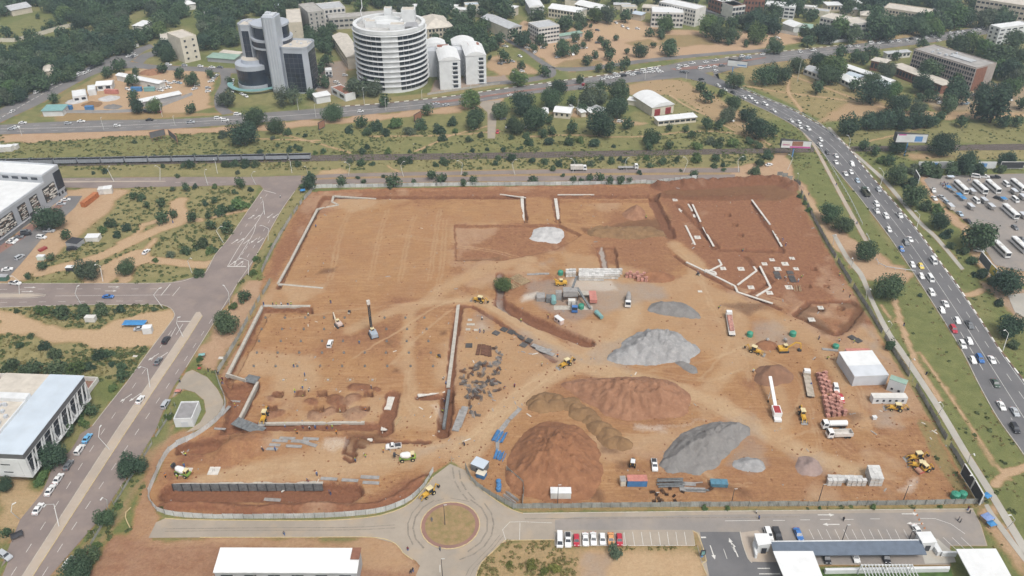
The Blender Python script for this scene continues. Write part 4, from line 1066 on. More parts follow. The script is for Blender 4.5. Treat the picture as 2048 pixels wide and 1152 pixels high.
trees('round the brown brick block',[(1901,207,38),(1991,210,78),(1913,182,56),(1921,157,36),(1863,140,50),(1968,180,40),(2003,185,44),(2026,175,44),(2043,205,30),(2023,140,50),(1998,112,60),(1951,85,44),(1916,87,44),(1973,97,40),(1998,135,40),(2036,155,40),(2028,80,44),(1846,89,26),(1936,75,30),(2040,110,40)],'mid')
trees('on the dry field beside the right highway',[(1531,147,50),(1560,145,48),(1470,160,40),(1636,175,30)],'umb',M_LEAF)
trees('left of the right highway bend',[(1402,175,24),(1412,192,32),(1444,186,18),(1467,205,34),(1495,229,34),(1455,229,36),(1415,246,28),(1440,250,24),(1515,255,54),(1547,262,26),(1384,269,18),(1371,257,16),(1339,255,16),(1304,274,38),(1296,291,22),(1337,290,20)],'big')
trees('in the hedge beside the right highway',[(1702,250,48),(1737,242,40),(1770,240,44),(1797,235,40),(1833,240,40),(1808,243,36),(1853,240,34),(1883,232,26),(1926,242,28),(2011,241,30),(2036,242,26),(1751,237,36),(1870,240,26)],'mid',M_LEAFD)
trees('on the vacant block left of the site',[(97,436,58),(131,470,24),(101,515,18),(82,532,22),(175,538,50),(252,534,38),(325,434,30),(347,427,20),(385,434,26),(417,431,16),(320,404,22),(295,409,16),(267,392,18),(370,374,20),(480,365,24),(420,450,24),(452,455,30),(429,400,14),(55,552,16)],'big',None)
trees('along the fence at the back of the site',[(620,362,34),(684,362,24),(727,364,14),(786,361,32),(827,364,14),(862,350,22),(882,358,28),(605,374,16),(1066,359,20),(947,361,20),(927,365,16),(1146,360,18),(1161,361,14),(1181,356,20),(1200,355,22),(1221,360,18),(1241,359,20),(1259,361,14),(1387,350,22)],'mid',None)
trees('beside the walkway right of the site',[(1661,425,46),(1686,448,42),(1732,500,46),(1777,572,60),(1782,690,24)],'big',M_LEAF)
trees('round the bus yard',[(2021,565,64),(2023,650,56),(1886,287,54),(1796,292,36),(1936,325,50),(2016,315,34),(1883,442,40),(1781,320,26),(1753,302,24),(1726,290,26)],'big',M_LEAFD)
trees('round the bus yard',[(1966,470,74),(1793,350,46),(1828,390,52)],'umb',M_LEAF,1.05)
trees('along the left avenue',[(487,592,28),(450,642,54),(245,750,26),(177,818,32),(107,908,60),(260,930,56),(137,858,30),(210,1034,42),(172,1112,50),(155,1136,60),(8,970,34),(10,1066,24)],'big',None)
trees('inside the site',[(1007,564,38)],'big',M_LEAFL,0.85)
# individual shrubs
trees('beside the left avenue',[(465,611,20),(507,545,18),(511,517,14),(336,834,16),(400,717,16),(85,950,26),(95,935,20),(225,775,20),(165,845,22),(190,1090,24),(235,1010,18),(545,490,10),(160,835,20),(75,965,22)],'bush',M_LEAFL)
trees('on the vacant block left of the site',[(482,407,36),(410,407,14),(222,445,26),(250,455,22),(205,460,20),(235,468,20),(280,395,20),(390,372,14),(345,377,14),(430,372,14),(470,384,14),(500,378,14),(443,420,30),(465,415,22),(340,508,20),(420,500,20),(425,497,20),(395,545,26),(400,486,30),(370,500,24),(310,520,14),(125,620,0)][:-1],'bush',None)
trees('on the vacant lot below the cross road',[(32,622,14),(85,620,30),(120,625,40),(160,622,36),(200,622,36),(240,618,24),(310,618,14),(40,690,18),(60,672,14),(20,730,40),(60,738,46),(110,736,44),(150,735,46),(180,733,24),(200,708,30),(215,705,26),(222,728,16),(110,706,34),(90,690,26),(240,735,24)],'bush',None)
trees('between the highway and railway',[(445,268,22),(575,264,20),(750,252,32),(790,245,32),(875,257,32),(820,262,26),(700,258,22),(905,243,26),(885,275,20),(735,262,24),(770,265,20),(840,250,30),(590,293,12),(555,290,10),(580,298,16),(600,297,16),(725,303,18),(776,302,18),(820,302,10),(850,301,12),(735,293,14),(545,275,12),(610,270,12),(645,302,14),(630,305,12),(450,310,18),(520,303,12),(1059,283,22),(1099,282,24),(1022,274,14),(1054,270,18),(1006,299,14),(1042,295,10),(1035,297,8),(1140,283,24),(1160,280,20),(1190,285,26),(1228,292,10),(975,298,10),(945,300,12),(1395,292,24),(1440,285,28),(1467,285,28),(1517,290,22),(1420,282,22),(912,262,14),(960,270,16),(940,278,18),(1500,282,20),(270,282,12),(390,312,16),(310,312,10),(60,318,12)],'bush',None)
trees('between the railway and the service road',[(1022,314,22),(997,315,16),(930,347,12),(992,326,14),(1105,337,16),(1125,350,10),(1222,322,20),(1327,322,20),(1204,316,14),(1292,315,14),(1279,345,12),(1510,341,26),(1430,315,22),(1392,317,28),(1430,330,16),(1445,330,12),(1447,339,10),(1362,341,8),(1535,308,26),(1522,325,22),(1487,316,16),(1300,330,14),(1250,322,14),(1180,326,18),(1150,325,20),(1120,326,18),(885,320,18),(805,321,24),(820,319,20),(700,321,14),(720,325,20),(745,327,14),(595,328,18),(470,327,22),(490,326,24),(510,327,20),(450,328,20),(380,329,22),(365,331,14),(325,331,12),(208,342,14),(187,345,10),(474,345,12),(355,352,12),(620,347,14),(890,326,16),(870,328,16),(1160,330,14),(1355,318,16),(1065,320,16),(1090,322,18),(1240,317,14),(766,352,10),(716,355,10)],'bush',None)
trees('beside the right highway',[(1618,419,16),(1818,365,32),(1896,467,28),(1926,500,24),(1848,335,42),(1866,341,40),(1830,338,30),(1905,338,34),(1960,338,36),(1875,420,30),(1850,412,30),(1760,320,22),(1805,335,26),(1900,490,20),(1945,520,24),(1960,545,30),(1985,560,26),(2000,605,22),(2030,690,26),(1925,330,26),(2000,337,24),(1840,590,10),(1610,405,12),(1600,392,12),(1870,350,16)],'bush',None)
trees('by the parking bays',[(1230,1104,32)],'bush',M_LEAFG,1.2)
trees('by the parking bays',[(1110,1136,26),(1062,1130,24),(1090,1142,20),(1020,1128,18)],'bush',M_LEAFY)
trees('against the south hoarding',[(1410,1014,14),(1454,1016,12),(1746,1014,14),(1640,1015,8),(1880,1012,10)],'bush',M_LEAFL)
# the wood at top left and the leafy town along the top: crowns packed side by side
def wood(zone,poly,dx,dy,w,avoid=(),kinds=('far',),m=None):
 xs = [p[0] for p in poly]; ys = [p[1] for p in poly]
 y = min(ys); row = 0
 while y < max(ys):
  x = min(xs) + (row % 2) * dx / 2
  while x < max(xs):
   qx,qy = x + random.uniform(-.35,.35) * dx,y + random.uniform(-.35,.35) * dy
   c = False
   for i in range(len(poly)):
    ax,ay = poly[i]; bx,by = poly[i - 1]
    if (ay > qy) != (by > qy) and qx < (bx - ax) * (qy - ay) / (by - ay) + ax: c = not c
   if c and not any(a[0] <= qx <= a[2] and a[1] <= qy <= a[3] for a in avoid):
    gx,gy = G(qx,qy + 4)
    if not on_road(gx,gy):
     plant(qx,qy,w * random.uniform(0.7,1.3),random.choice(kinds),zone,m)
   x += dx
  y += dy; row += 1
AV1 = [(255,28,312,62),(325,50,362,85),(355,40,400,135),(365,0,400,14),(270,20,300,50),(445,0,475,10),(405,92,480,125),(80,120,110,150),(365,10,400,40),(150,100,170,112),(425,10,445,30),(285,72,320,90),(330,62,350,76)]
wood('in the wood at top left',[(-20,92),(30,90),(60,80),(90,74),(150,62),(175,62),(285,88),(268,96),(230,110),(195,119),(182,126),(128,155),(90,172),(30,200),(-20,228)],21,9.5,30,AV1,('far','mid'))
wood('in the wood at top left',[(165,48),(70,2),(470,0),(466,40),(474,120),(310,122),(345,98),(285,92),(180,60)],21,9.5,30,AV1,('far','mid'))
wood('in the wood at top left',[(-20,-14),(480,-14),(480,4),(90,4),(60,12),(-20,34)],22,8,30,[(25,2,75,20)],('far',))
for q in ((100,38,24),(146,22,20)): plant(q[0],q[1],q[2],'con','standing in the green park',M_LEAFD,1.0)
trees('standing in the green park',[(76,32,12),(120,45,22),(130,36,16),(88,58,14),(10,65,30),(33,76,14),(62,70,30)])
AV2 = [(560,15,610,76),(596,0,705,50),(645,10,800,50),(826,32,908,80),(660,55,725,150),(905,0,960,22),(980,25,1050,66),(1050,35,1125,78),(1020,0,1090,32),(1085,0,1180,35),(1165,0,1250,25),(1230,0,1300,30),(1300,0,1400,55),(1395,0,1500,35),(1560,20,1625,60),(1635,22,1745,62),(1765,5,1865,35),(1900,0,2060,14),(1985,45,2060,90),(940,30,1000,80),(1600,0,1680,22)]
wood('in the town at the top',[(560,-14),(2080,-14),(2080,36),(1960,36),(1880,58),(1740,62),(1560,58),(1400,40),(1290,36),(1180,38),(1120,55),(1000,60),(950,50),(910,60),(800,20),(560,10)],24,9,30,AV2,('far',))
wood('behind the office towers',[(600,52),(700,45),(705,62),(665,66),(690,150),(676,150),(650,100),(600,80)],15,9,22,AV2,('far',))
wood('between the round tower and the town',[(855,70),(905,40),(965,45),(1000,80),(975,100),(940,95),(900,85),(860,80)],20,9,28,[(828,32,905,72)],('far',))
wood('in the town beyond the beige flats',[(470,-14),(600,-14),(600,20),(560,25),(470,25)],22,9,28,(),('far',))
# low scrub and tussocks: nobody could count them
def scrub(name,label,n,m,lo,hi,need,zones,seed):
 r = np.random.default_rng(seed)
 P,Nn = [],[]
 cnt = 0
 for (x0,y0,x1,y1),k in zones:
  for _ in range(k):
   px,py = r.uniform(x0,x1),r.uniform(y0,y1)
   x,y = G(px,py)
   if on_road(x,y) or gmask('grass',x,y) < need: continue
   if fbm(np.array([x]),np.array([y]),11,3,seed)[0] < 0.38 + 0.2 * r.random(): continue
   h = r.uniform(lo,hi)
   c = np.array([x,y,ground_z(x,y)])
   u = r.normal(size=(n,3)); u /= np.linalg.norm(u,axis=1,keepdims=True); u[:,2] = np.abs(u[:,2])
   P.append(c + u * np.array([h,h,h * 0.6]) * r.uniform(0.5,1,(n,1))); Nn.append(u)
 P,Nn = np.concatenate(P),np.concatenate(Nn)
 Nn = Nn + r.normal(size=Nn.shape) * 0.4; Nn /= np.linalg.norm(Nn,axis=1,keepdims=True)
 me = leaves(name,P,Nn,hi * 0.55,r)
 return tag(mobj(name,me,m),label,'scrub',kind='stuff')
scrub('low_scrub','low green scrub scattered through the grass of the open ground',16,leaf_mat('scrub_leaf',(0.085,0.105,0.042),(0.195,0.215,0.090),0.02,0.2),0.35,1.25,0.6,[((0,262,1620,340),5200),((0,370,530,570),2200),((0,605,350,770),1500),((1580,300,2048,1100),420),((1300,160,2048,330),1100),((400,380,620,760),600),((150,800,350,1152),500)],3)
scrub('dry_tussocks','pale dry grass tussocks over the verges and fields',10,leaf_mat('dry_grass',(0.15,0.13,0.045),(0.30,0.255,0.12),0.01,0.1),0.3,0.9,0.35,[((0,262,1620,340),4200),((0,370,530,570),2200),((0,605,350,770),1500),((1580,300,2048,1100),1300),((1300,140,2048,330),1600),((950,1080,1420,1152),1400),((400,380,620,760),700),((860,1010,945,1095),400)],4)
def label_trees():
 zones = {}
 for t in TREELIST:
  if t[0] is not None: zones.setdefault((t[4],t[5] == 'bush'),[]).append(t)
 for (z,bush),L_ in zones.items():
  L_.sort(key=lambda t: t[1])
  noun = 'shrub' if bush else 'tree'
  many = len(L_) > 60
  for i,t in enumerate(L_):
   c = t[0].children[0]
   mn = c.material_slots[0].material.name
   tone = {'foliage': 'green','foliage_dark': 'dark green','foliage_grey': 'grey-green','foliage_yellow': 'yellow-green','foliage_light': 'light green'}[mn]
   form = {'con': 'conical ','umb': 'flat-topped ','airy': 'airy '}.get(t[5],'')
   lab = f'{tone} {form}{noun} {z}' + ('' if len(L_) == 1 else f', {ordw(i + 1)} from the left')
   tag(t[0],lab,noun,f'{noun}s {z}')
build_trees()
label_trees()
# ------------------------------------------------------------------ buildings
WHITE = mat('white_plaster',(0.63,0.64,0.64),0.8,0.07,0.25,wear=0.2,wearcol=(0.5,0.47,0.43))
OFFW = mat('offwhite_plaster',(0.62,0.60,0.56),0.85,0.08,0.3,wear=0.25,wearcol=(0.4,0.36,0.31))
BEIGE = mat('beige_plaster',(0.52,0.46,0.37),0.85,0.08,0.3,wear=0.25,wearcol=(0.35,0.3,0.24))
GREYW = mat('grey_plaster',(0.36,0.36,0.37),0.85,0.08,0.3)
LGREY = mat('light_grey_cladding',(0.52,0.54,0.57),0.6,0.06,0.2)
CONC = mat('raw_concrete',(0.40,0.38,0.35),0.9,0.12,0.4,wear=0.4,wearcol=(0.26,0.24,0.22),bump=0.2)
BRICK = mat('brown_brick_wall',(0.25,0.115,0.075),0.9,0.15,0.8)
WROOF = mat('white_sheet_roof',(0.68,0.685,0.68),0.55,0.05,0.3,wear=0.18,wearcol=(0.55,0.5,0.45))
GROOF = mat('grey_sheet_roof',(0.46,0.47,0.48),0.6,0.1,0.4,wear=0.4,wearcol=(0.32,0.26,0.22))
BROOF = mat('beige_sheet_roof',(0.56,0.51,0.44),0.7,0.1,0.3,wear=0.35,wearcol=(0.4,0.34,0.28))
TROOF = mat('red_tile_roof',(0.30,0.13,0.085),0.85,0.15,0.8)
GRNROOF = mat('green_sheet_roof',(0.26,0.38,0.31),0.6,0.1,0.4,wear=0.3,wearcol=(0.4,0.4,0.36))
BLUROOF = mat('pale_blue_roof',(0.50,0.56,0.62),0.5,0.06,0.15,wear=0.15,wearcol=(0.42,0.42,0.42))
GLASS = mat('window_glass',(0.035,0.042,0.055),0.15,0.3,0.5,spec=0.6)
GLASSB = mat('blue_black_glass',(0.026,0.034,0.055),0.18,0.3,0.12,spec=0.6)
DARK = mat('dark_metal',(0.05,0.05,0.055),0.6,0.2,1.0)
FASC = mat('charcoal_fascia',(0.13,0.13,0.135),0.6,0.08,0.4)
REDM = mat('red_painted_steel',(0.36,0.05,0.05),0.6,0.15,1.0)
SILV = mat('silver_cladding',(0.47,0.50,0.55),0.42,0.06,0.12,metal=0.25)
TEAL = mat('teal_canopy',(0.19,0.36,0.35),0.4,0.1,0.5)
CREAMW = mat('cream_plaster',(0.60,0.55,0.45),0.85,0.08,0.3)
def wframe(A,B,h=0.0):
 a,b = Vector(G(*A,h)),Vector(G(*B,h))
 d = b - a
 return a,math.atan2(d.y,d.x),d.length
def local(root,px,py,z):
 x,y = G(px,py,z)
 p = Matrix.Rotation(-root.rotation_euler.z,3,'Z') @ (Vector((x,y,0)) - Vector((root.location.x,root.location.y,0)))
 return p.x,p.y
def windows(root,face,floors,cols,L,z0,z1,at,w=0.6,hh=0.55,mt=None,x0=0.0,name='window'):
 """a grid of windows on one face of a box: face 'f' y=at (looks -y), 'b', 'l' x=at (looks -x), 'r'"""
 cw,fh = (L - x0) / cols,(z1 - z0) / floors
 ww,wh = cw * w,fh * hh
 b = MB()
 b.box(-ww / 2,ww / 2,-0.06,0.05,0,wh)
 me = b.mesh(name)
 sb = MB(); sb.box(-ww / 2 - .06,ww / 2 + .06,-0.16,0.02,-0.1,0.0)
 for i in range(floors):
  for j in range(cols):
   u = x0 + (j + 0.5) * cw; z = z0 + i * fh + fh * (1 - hh) * 0.55
   loc,rz = {'f': ((u,at,z),0),'b': ((u,at,z),math.pi),'l': ((at,u,z),-math.pi / 2),'r': ((at,u,z),math.pi / 2)}[face]
   mobj(name,me,mt or GLASS,root,loc,rz)
def roof_part(root,kind,L,D,h,m,ov=0.6,rise=None,name='roof'):
 b = MB()
 if kind == 'flat':           # deck behind a parapet
  b.box(0.3,L - 0.3,0.3,D - 0.3,h - 0.1,h + 0.02)
 elif kind == 'slab':
  b.box(-ov,L + ov,-ov,D + ov,h,h + 0.35)
 elif kind == 'shed':
  r = rise or D * 0.06
  b.add([(-ov,-ov,h),(L + ov,-ov,h),(L + ov,D + ov,h + r),(-ov,D + ov,h + r),(-ov,-ov,h + .25),(L + ov,-ov,h + .25),(L + ov,D + ov,h + r + .25),(-ov,D + ov,h + r + .25)],[(4,5,6,7),(0,1,5,4),(1,2,6,5),(2,3,7,6),(3,0,4,7),(3,2,1,0)])
 elif kind == 'gable':        # ridge along x
  r = rise or D * 0.16
  b.add([(-ov,-ov,h - .1),(L + ov,-ov,h - .1),(L + ov,D / 2,h + r),(-ov,D / 2,h + r),(-ov,D + ov,h - .1),(L + ov,D + ov,h - .1)],[(0,1,2,3),(3,2,5,4),(1,5,2),(0,3,4)])
 elif kind == 'gabley':
  r = rise or L * 0.16
  b.add([(-ov,-ov,h - .1),(-ov,D + ov,h - .1),(L / 2,D + ov,h + r),(L / 2,-ov,h + r),(L + ov,-ov,h - .1),(L + ov,D + ov,h - .1)],[(0,3,2,1),(3,4,5,2),(0,4,3),(1,2,5)])
 elif kind == 'hip':
  r = rise or min(L,D) * 0.22; k = min(L,D) * 0.45
  if L >= D: t = [(k,D / 2,h + r),(L - k,D / 2,h + r)]
  else: t = [(L / 2,k,h + r),(L / 2,D - k,h + r)]
  v = [(-ov,-ov,h - .1),(L + ov,-ov,h - .1),(L + ov,D + ov,h - .1),(-ov,D + ov,h - .1)] + t
  b.add(v,[(0,1,5,4),(1,2,5),(2,3,4,5),(3,0,4)] if L >= D else [(0,1,4),(1,2,5,4),(2,3,5),(3,0,4,5)])
 elif kind in ('barrel','barrely'):
  n = 8; W,K = (D,L) if kind == 'barrel' else (L,D)
  r = rise or W * 0.16
  pr = [(-ov + (W + 2 * ov) * i / n,h - .1 + r * (1 - (2 * i / n - 1) ** 2)) for i in range(n + 1)]
  v = []
  for e in (-ov,K + ov): v += [((e,p,z) if kind == 'barrel' else (p,e,z)) for p,z in pr]
  f = [(i,i + 1,n + 2 + i,n + 1 + i) for i in range(n)] + [tuple(range(n + 1)),tuple(range(2 * n + 1,n,-1))]
  b.add(v,f)
 o = b.build(name,m,root)
 return o
def house(name,label,A,B,C,h,wall=None,roof='gable',rm=None,fw=None,sw=None,cat='building',group=None,gz=0.0,rise=None,ov=0.6,wm=None,ref=None,side=None,depth=None):
 """A, B: photo points of one roof edge at height h, C: a point on the far roof edge; walls to the ground"""
 hr = h if ref is None else ref
 a,ang,L = wframe(A,B,hr)
 root = empty(name,(a.x,a.y,gz),ang)
 D = depth or abs(local(root,C[0],C[1],hr)[1])
 D = max(D,2.2)
 b = MB()
 if roof == 'flat':           # walls end in a parapet ring
  b.box(0,L,0,D,-0.1,h - 0.1); t = 0.28
  for q in ((0,L,0,t),(0,L,D - t,D),(0,t,t,D - t),(L - t,L,t,D - t)): b.box(*q,h - 0.1,h + 0.55)
 else: b.box(0,L,0,D,-0.1,h)
 b.build('wall',wall or OFFW,root)
 roof_part(root,roof,L,D,h,rm or WROOF,ov,rise)
 if fw: windows(root,'f',fw[0],fw[1],L,0.6,h - 0.2,0.0,*(fw[2:] if len(fw) > 2 else ()),mt=wm)
 if sw:
  sd_ = side or ('r' if A[0] < 1024 else 'l')
  windows(root,sd_,sw[0],sw[1],D,0.6,h - 0.2,L if sd_ == 'r' else 0.0,*(sw[2:] if len(sw) > 2 else ()),mt=wm)
 tag(root,label,cat,group)
 root['_L'] = L; root['_D'] = D
 return root
def clutter(root,x0,x1,y0,y1,z,n,seed):
 r = random.Random(seed)
 for i in range(n):
  w,d,hh = r.uniform(.7,1.8),r.uniform(.7,1.5),r.uniform(.6,1.3)
  x,y = r.uniform(x0,x1 - w),r.uniform(y0,y1 - d)
  b = MB(); b.box(0,w,0,d,0.0,hh); b.lathe([(min(w,d) * .35,hh),(min(w,d) * .35,hh + .12)],8,c=(w / 2,d / 2,0))
  b.build('roof_unit',LGREY,root,(x,y,z))
# --- glass office towers (silver frames, dark glass)
tw = empty('glass_office_tower',(*G(560,186),0),rad(-6))
def tbox(nm,pts,z0,z1,m,par):
 b = MB(); b.prism(pts,z0,z1); return b.build(nm,m,par)
def tl(px,py,z): return local(tw,px,py,z)
def glass_pane(par,p,q,z0,z1,off=0.12,m=None,rows=8,nm='glazing'):
 """dark glass panel standing proud of the wall p-q, split by mullions"""
 p,q = Vector((*p,0)),Vector((*q,0)); d = (q - p).normalized(); n = Vector((d.y,-d.x,0)) * off
 b = MB(); pts = [(p - n).xy[:],(q - n).xy[:],(q + n).xy[:],(p + n).xy[:]]
 b.prism(pts,z0,z1); g = b.build(nm,m or GLASSB,par)
 b = MB()
 for i in range(1,rows):
  z = z0 + (z1 - z0) * i / rows
  b.bar((*(p + n * 1.15).xy,z),(*(q + n * 1.15).xy,z),0.12,0.10)
 k = max(2,int((q - p).length / 3))
 for i in range(1,k):
  u = (p + (q - p) * i / k + n * 1.15).xy
  b.bar((*u,z0),(*u,z1),0.10,0.10)
 b.build('mullion',FASC,g)
 return g
def octo(x0,x1,y0,y1,c): return [(x0 + c,y0),(x1 - c,y0),(x1,y0 + c),(x1,y1 - c),(x1 - c,y1),(x0 + c,y1),(x0,y1 - c),(x0,y0 + c)]
def tower_block(x0,x1,y0,y1,c,h,nm='tower_block'):
 b = MB(); P = octo(x0,x1,y0,y1,c); b.prism(P,-0.1,h)
 o = b.build(nm,SILV,tw)
 b = MB(); Q = P + [P[0]]
 for i in range(8):
  b.bar((*Q[i],h + .6),(*Q[i + 1],h + .6),0.5,1.2)
 b.build('parapet',SILV,o)
 b = MB(); b.prism([(x * .999,y) for x,y in octo(x0 + .5,x1 - .5,y0 + .5,y1 - .5,c)],h + .02,h + .08); b.build('roof_deck',BROOF,o)
 clutter(o,x0 + 2,x1 - 2,y0 + 2,y1 - 2,h + .08,5,int(h * 10 + x0))
 glass_pane(o,(x0 + c + .3,y0),(x1 - c - .6,y0),1,h - 3)
 glass_pane(o,(x1,y0 + c + .5),(x1,y1 - c - .5),1,h - 3)
 glass_pane(o,(x0,y1 - c - .5),(x0,y0 + c + .5),1,h - 3)
 return o
def zat(py,ly):
 """height that shows at photo row py for a point at local depth ly of the tower"""
 wy = tw.location.y + ly; t_ = (py - 576) / F
 return H - wy * (ST + t_ * CT) / (CT - t_ * ST)
y0 = tl(600,187,0)[1]
h1 = zat(97,y0)
x0 = tl(556,98,h1)[0]; x1 = tl(616,95,h1)[0]
tower_block(x0,x1,y0,y0 + 20,2.6,h1)
h2 = zat(55,y0 + 12)
xa = tl(468,55,h2)[0]; xb = tl(500,53,h2)[0]
tower_block(xa,xb + 2,y0 + 12,y0 + 27,3.0,h2)
# tall spine slab
h3 = zat(36,y0 - 1)
xs0 = tl(519,36,h3)[0]; xs1 = tl(550,34,h3)[0]
b = MB(); b.prism(octo(xs0,xs1,y0 - 1,y0 + 12,1.5),-0.1,h3); sp = b.build('spine',SILV,tw)
b = MB()
for u in (0.3,0.5,0.7):
 xx = xs0 + (xs1 - xs0) * u; b.box(xx - .15,xx + .15,y0 - 1.25,y0 - 0.9,1,h3 - 1)
b.build('vertical_rib',LGREY,sp)
b = MB(); b.box(xs0 + 1,xs1 - 1,y0 + 1,y0 + 9,h3,h3 + 1.2); b.box(xs0 + 2,xs1 - 4,y0 + 3,y0 + 6,h3 + 1.2,h3 + 2.4); b.build('lift_house',LGREY,sp)
# central drum
cy = y0 + 17; h4 = zat(58,cy - 12); cx = tl(536,50,h4)[0]
b = MB(); b.lathe([(12.5,-0.1),(12.5,h4 - 14),(13.6,h4 - 14),(13.6,h4 - 9),(12.0,h4 - 9),(12.0,h4)],32,c=(cx,cy,0)); dr = b.build('drum',GLASSB,tw,smooth=False)
b = MB()
for z,r_ in ((h4 - 14,13.9),(h4 - 9,13.9),(h4,12.6)): b.lathe([(r_ - 1.5,z),(r_,z),(r_,z + 1.3),(r_ - 1.5,z + 1.3)],32,c=(cx,cy,0))
b.build('ring_beam',SILV,dr)
b = MB(); b.lathe([(11.6,h4 + .1),(11.6,h4 + .6)],32,c=(cx,cy,0)); b.build('roof_deck',BROOF,dr)
# low front drum
fx,fy = tl(508,178,0)
b = MB(); b.lathe([(12,-0.1),(12,4)],28,c=(fx,fy + 6,0)); fd = b.build('podium',SILV,tw)
b = MB(); b.lathe([(11.7,4),(11.7,14)],28,c=(fx,fy + 6,0)); b.build('glazing',GLASSB,fd)
b = MB(); b.lathe([(12,14),(12,17),(11,17)],28,c=(fx,fy + 6,0)); b.lathe([(8,17),(8,19.5),(7,19.5)],24,c=(fx,fy + 7,0)); b.build('ring_beam',SILV,fd)
b = MB(); b.lathe([(7.5,19.52),(7.5,19.7)],24,c=(fx,fy + 7,0)); b.build('roof_deck',BROOF,fd)
b = MB()
for i in range(14):
 a0 = math.pi * (1.05 + 0.85 * i / 14); a1 = math.pi * (1.05 + 0.85 * (i + 1) / 14)
 P = [(fx + 16 * math.cos(a) * k,fy + 6 + 15 * math.sin(a) * k) for k,a in ((1,a0),(1,a1),(1.22,a1),(1.22,a0))]
 b.prism(P,2.6 + 0.05 * (i % 2),2.9 + 0.05 * (i % 2),bottom=True)
cano = b.build('canopy',TEAL,tw)
tag(tw,'silver framed office towers with dark blue glass and a tall spine','building')
# --- the white round tower
R = 24.3
cxw,cyw = G(779,187); cyw += R
rt = empty('round_tower',(cxw,cyw,0),0)
FL,FH_ = 11,3.35
HT = 2.0 + FL * FH_
b = MB(); b.lathe([(R - 0.4,-0.1),(R - 0.4,HT),(R,HT),(R,HT + 2.2),(R - 2.5,HT + 2.2),(R - 2.5,HT + 0.4)],64); b.build('wall',WHITE,rt)
b = MB(); b.lathe([(R - 2.6,HT + 0.42),(R - 2.6,HT + 0.5)],48); b.build('roof_deck',mat('roof_grey_deck',(0.5,0.49,0.47),0.8,0.15,0.4),rt)
b = MB()
b.lathe([(R * .45,HT + .5),(R * .45,HT + 3.0),(R * .40,HT + 3.0),(R * .40,HT + 1.0)],32,c=(-2,2,0)); b.build('atrium_ring',WHITE,rt)
for (px,py,w,d,hh) in ((-15,-8,7,5,4),(2,-14,10,6,3.6),(8,4,9,8,8.5),(-5,14,5,5,7),(-18,2,5,4,2.5)):
 b = MB(); b.box(px,px + w,py,py + d,HT + .5,HT + .5 + hh); b.box(px + .4,px + w - .4,py + .4,py + d - .4,HT + .5 + hh,HT + .55 + hh)
 o = b.build('roof_house',WHITE,rt)
 b = MB(); b.box(px + .5,px + w - .5,py + .5,py + d - .5,HT + .58 + hh,HT + .62 + hh); b.build('roof_cover',BROOF,o)
b = MB()
for i in range(7): b.box(12,21 - i * .3,-12 + i * 1.5,-11 + i * 1.5,HT + 2.2,HT + 2.6)
b.build('pergola',GREYW,rt)
b = MB(); b.tube([(-17,-2,HT + 2),(-18,-2,HT + 10),(-17,-1,HT + 12),(-17,-1,HT + 24)],[.35,.3,.3,.12],6); b.build('mast',WHITE,rt)
for i in range(FL):
 z = 1.2 + i * FH_
 b = MB(); b.lathe([(R - .3,z + FH_ - .2),(R + .8,z + FH_ - .2),(R + .8,z + FH_ - .08),(R - .3,z + FH_ - .08)],72); b.build('sunshade',WHITE,rt)
wb = MB(); wb.box(-1.6,1.6,-0.3,0.3,-.25,2.05); wme = wb.mesh('window')
for i in range(FL):
 z = 1.5 + i * FH_ + .7
 for a in [-178 + 8.6 * k for k in range(21)]:
  if -97 < a < -72: continue
  t = rad(a)
  mobj('window',wme,GLASS,rt,((R - .42) * math.cos(t),(R - .42) * math.sin(t),z),t + math.pi / 2)
tag(rt,'white cylindrical office tower ringed with window bands and sunshades','building')
# --- white annex with barrel roofs
an = empty('white_annex',(*G(921,172),0),rad(9))
def alocal(px,py,z): return local(an,px,py,z)
for (A_,B_,h,dep) in (((878,122),(921,122),20,26),((931,112),(972,110),20,26)):
 u0,v0 = alocal(*A_,h); u1,_ = alocal(*B_,h)
 u0 += 0.0
 b = MB(); b.box(u0,u1,v0,v0 + dep,-.1,h); w_ = b.build('wing',WHITE,an)
 o = roof_part(an,'barrely',u1 - u0,dep,h,WROOF,0.3,2.6); o.location = (u0,v0,0)
 for k in range(6):
  b = MB(); b.box((u0 + u1) / 2 + 2,(u0 + u1) / 2 + 5.2,v0 - .08,v0 + .05,1.2 + k * 3.1,2.9 + k * 3.1); b.build('window',GLASS,w_)
  b = MB(); b.box((u0 + u1) / 2 + 1.5,(u0 + u1) / 2 + 5.6,v0 - .9,v0 + .05,.8 + k * 3.1,.95 + k * 3.1); b.build('sunshade',WHITE,w_)
  for q in range(4):
   b = MB(); b.box(u0 - .08,u0 + .05,v0 + 2 + q * 6,v0 + 6 + q * 6,1.2 + k * 3.1,2.7 + k * 3.1); b.build('window',GLASS,w_)
u0,v0 = alocal(852,104,18); u1,_ = alocal(960,96,18)
b = MB(); b.box(u0,u1,v0,v0 + 10,-.1,18.5); b.build('link_block',LGREY,an)
for (px,py,w,d,h) in ((852,88,14,14,21),(905,84,16,14,22)):
 u,v = alocal(px,py,h); b = MB(); b.box(u,u + w,v,v + d,-.1,h - 2); b.build('rear_wing',WHITE,an)
 o = roof_part(an,'barrely',w,d,h - 2,WROOF,.3,2.6); o.location = (u,v,0)
for (px,py,h) in ((873,95,22),(935,91,22)):
 u,v = alocal(px,py,h); b = MB(); b.box(u,u + 9,v,v + 7,-.1,h); o = b.build('stair_house',WHITE,an); b = MB(); b.box(u + .6,u + 8.4,v + .6,v + 6.4,h,h + .06); b.build('roof_cover',TROOF,o)
tag(an,'white annex blocks with barrel roofs beside the round tower','building')
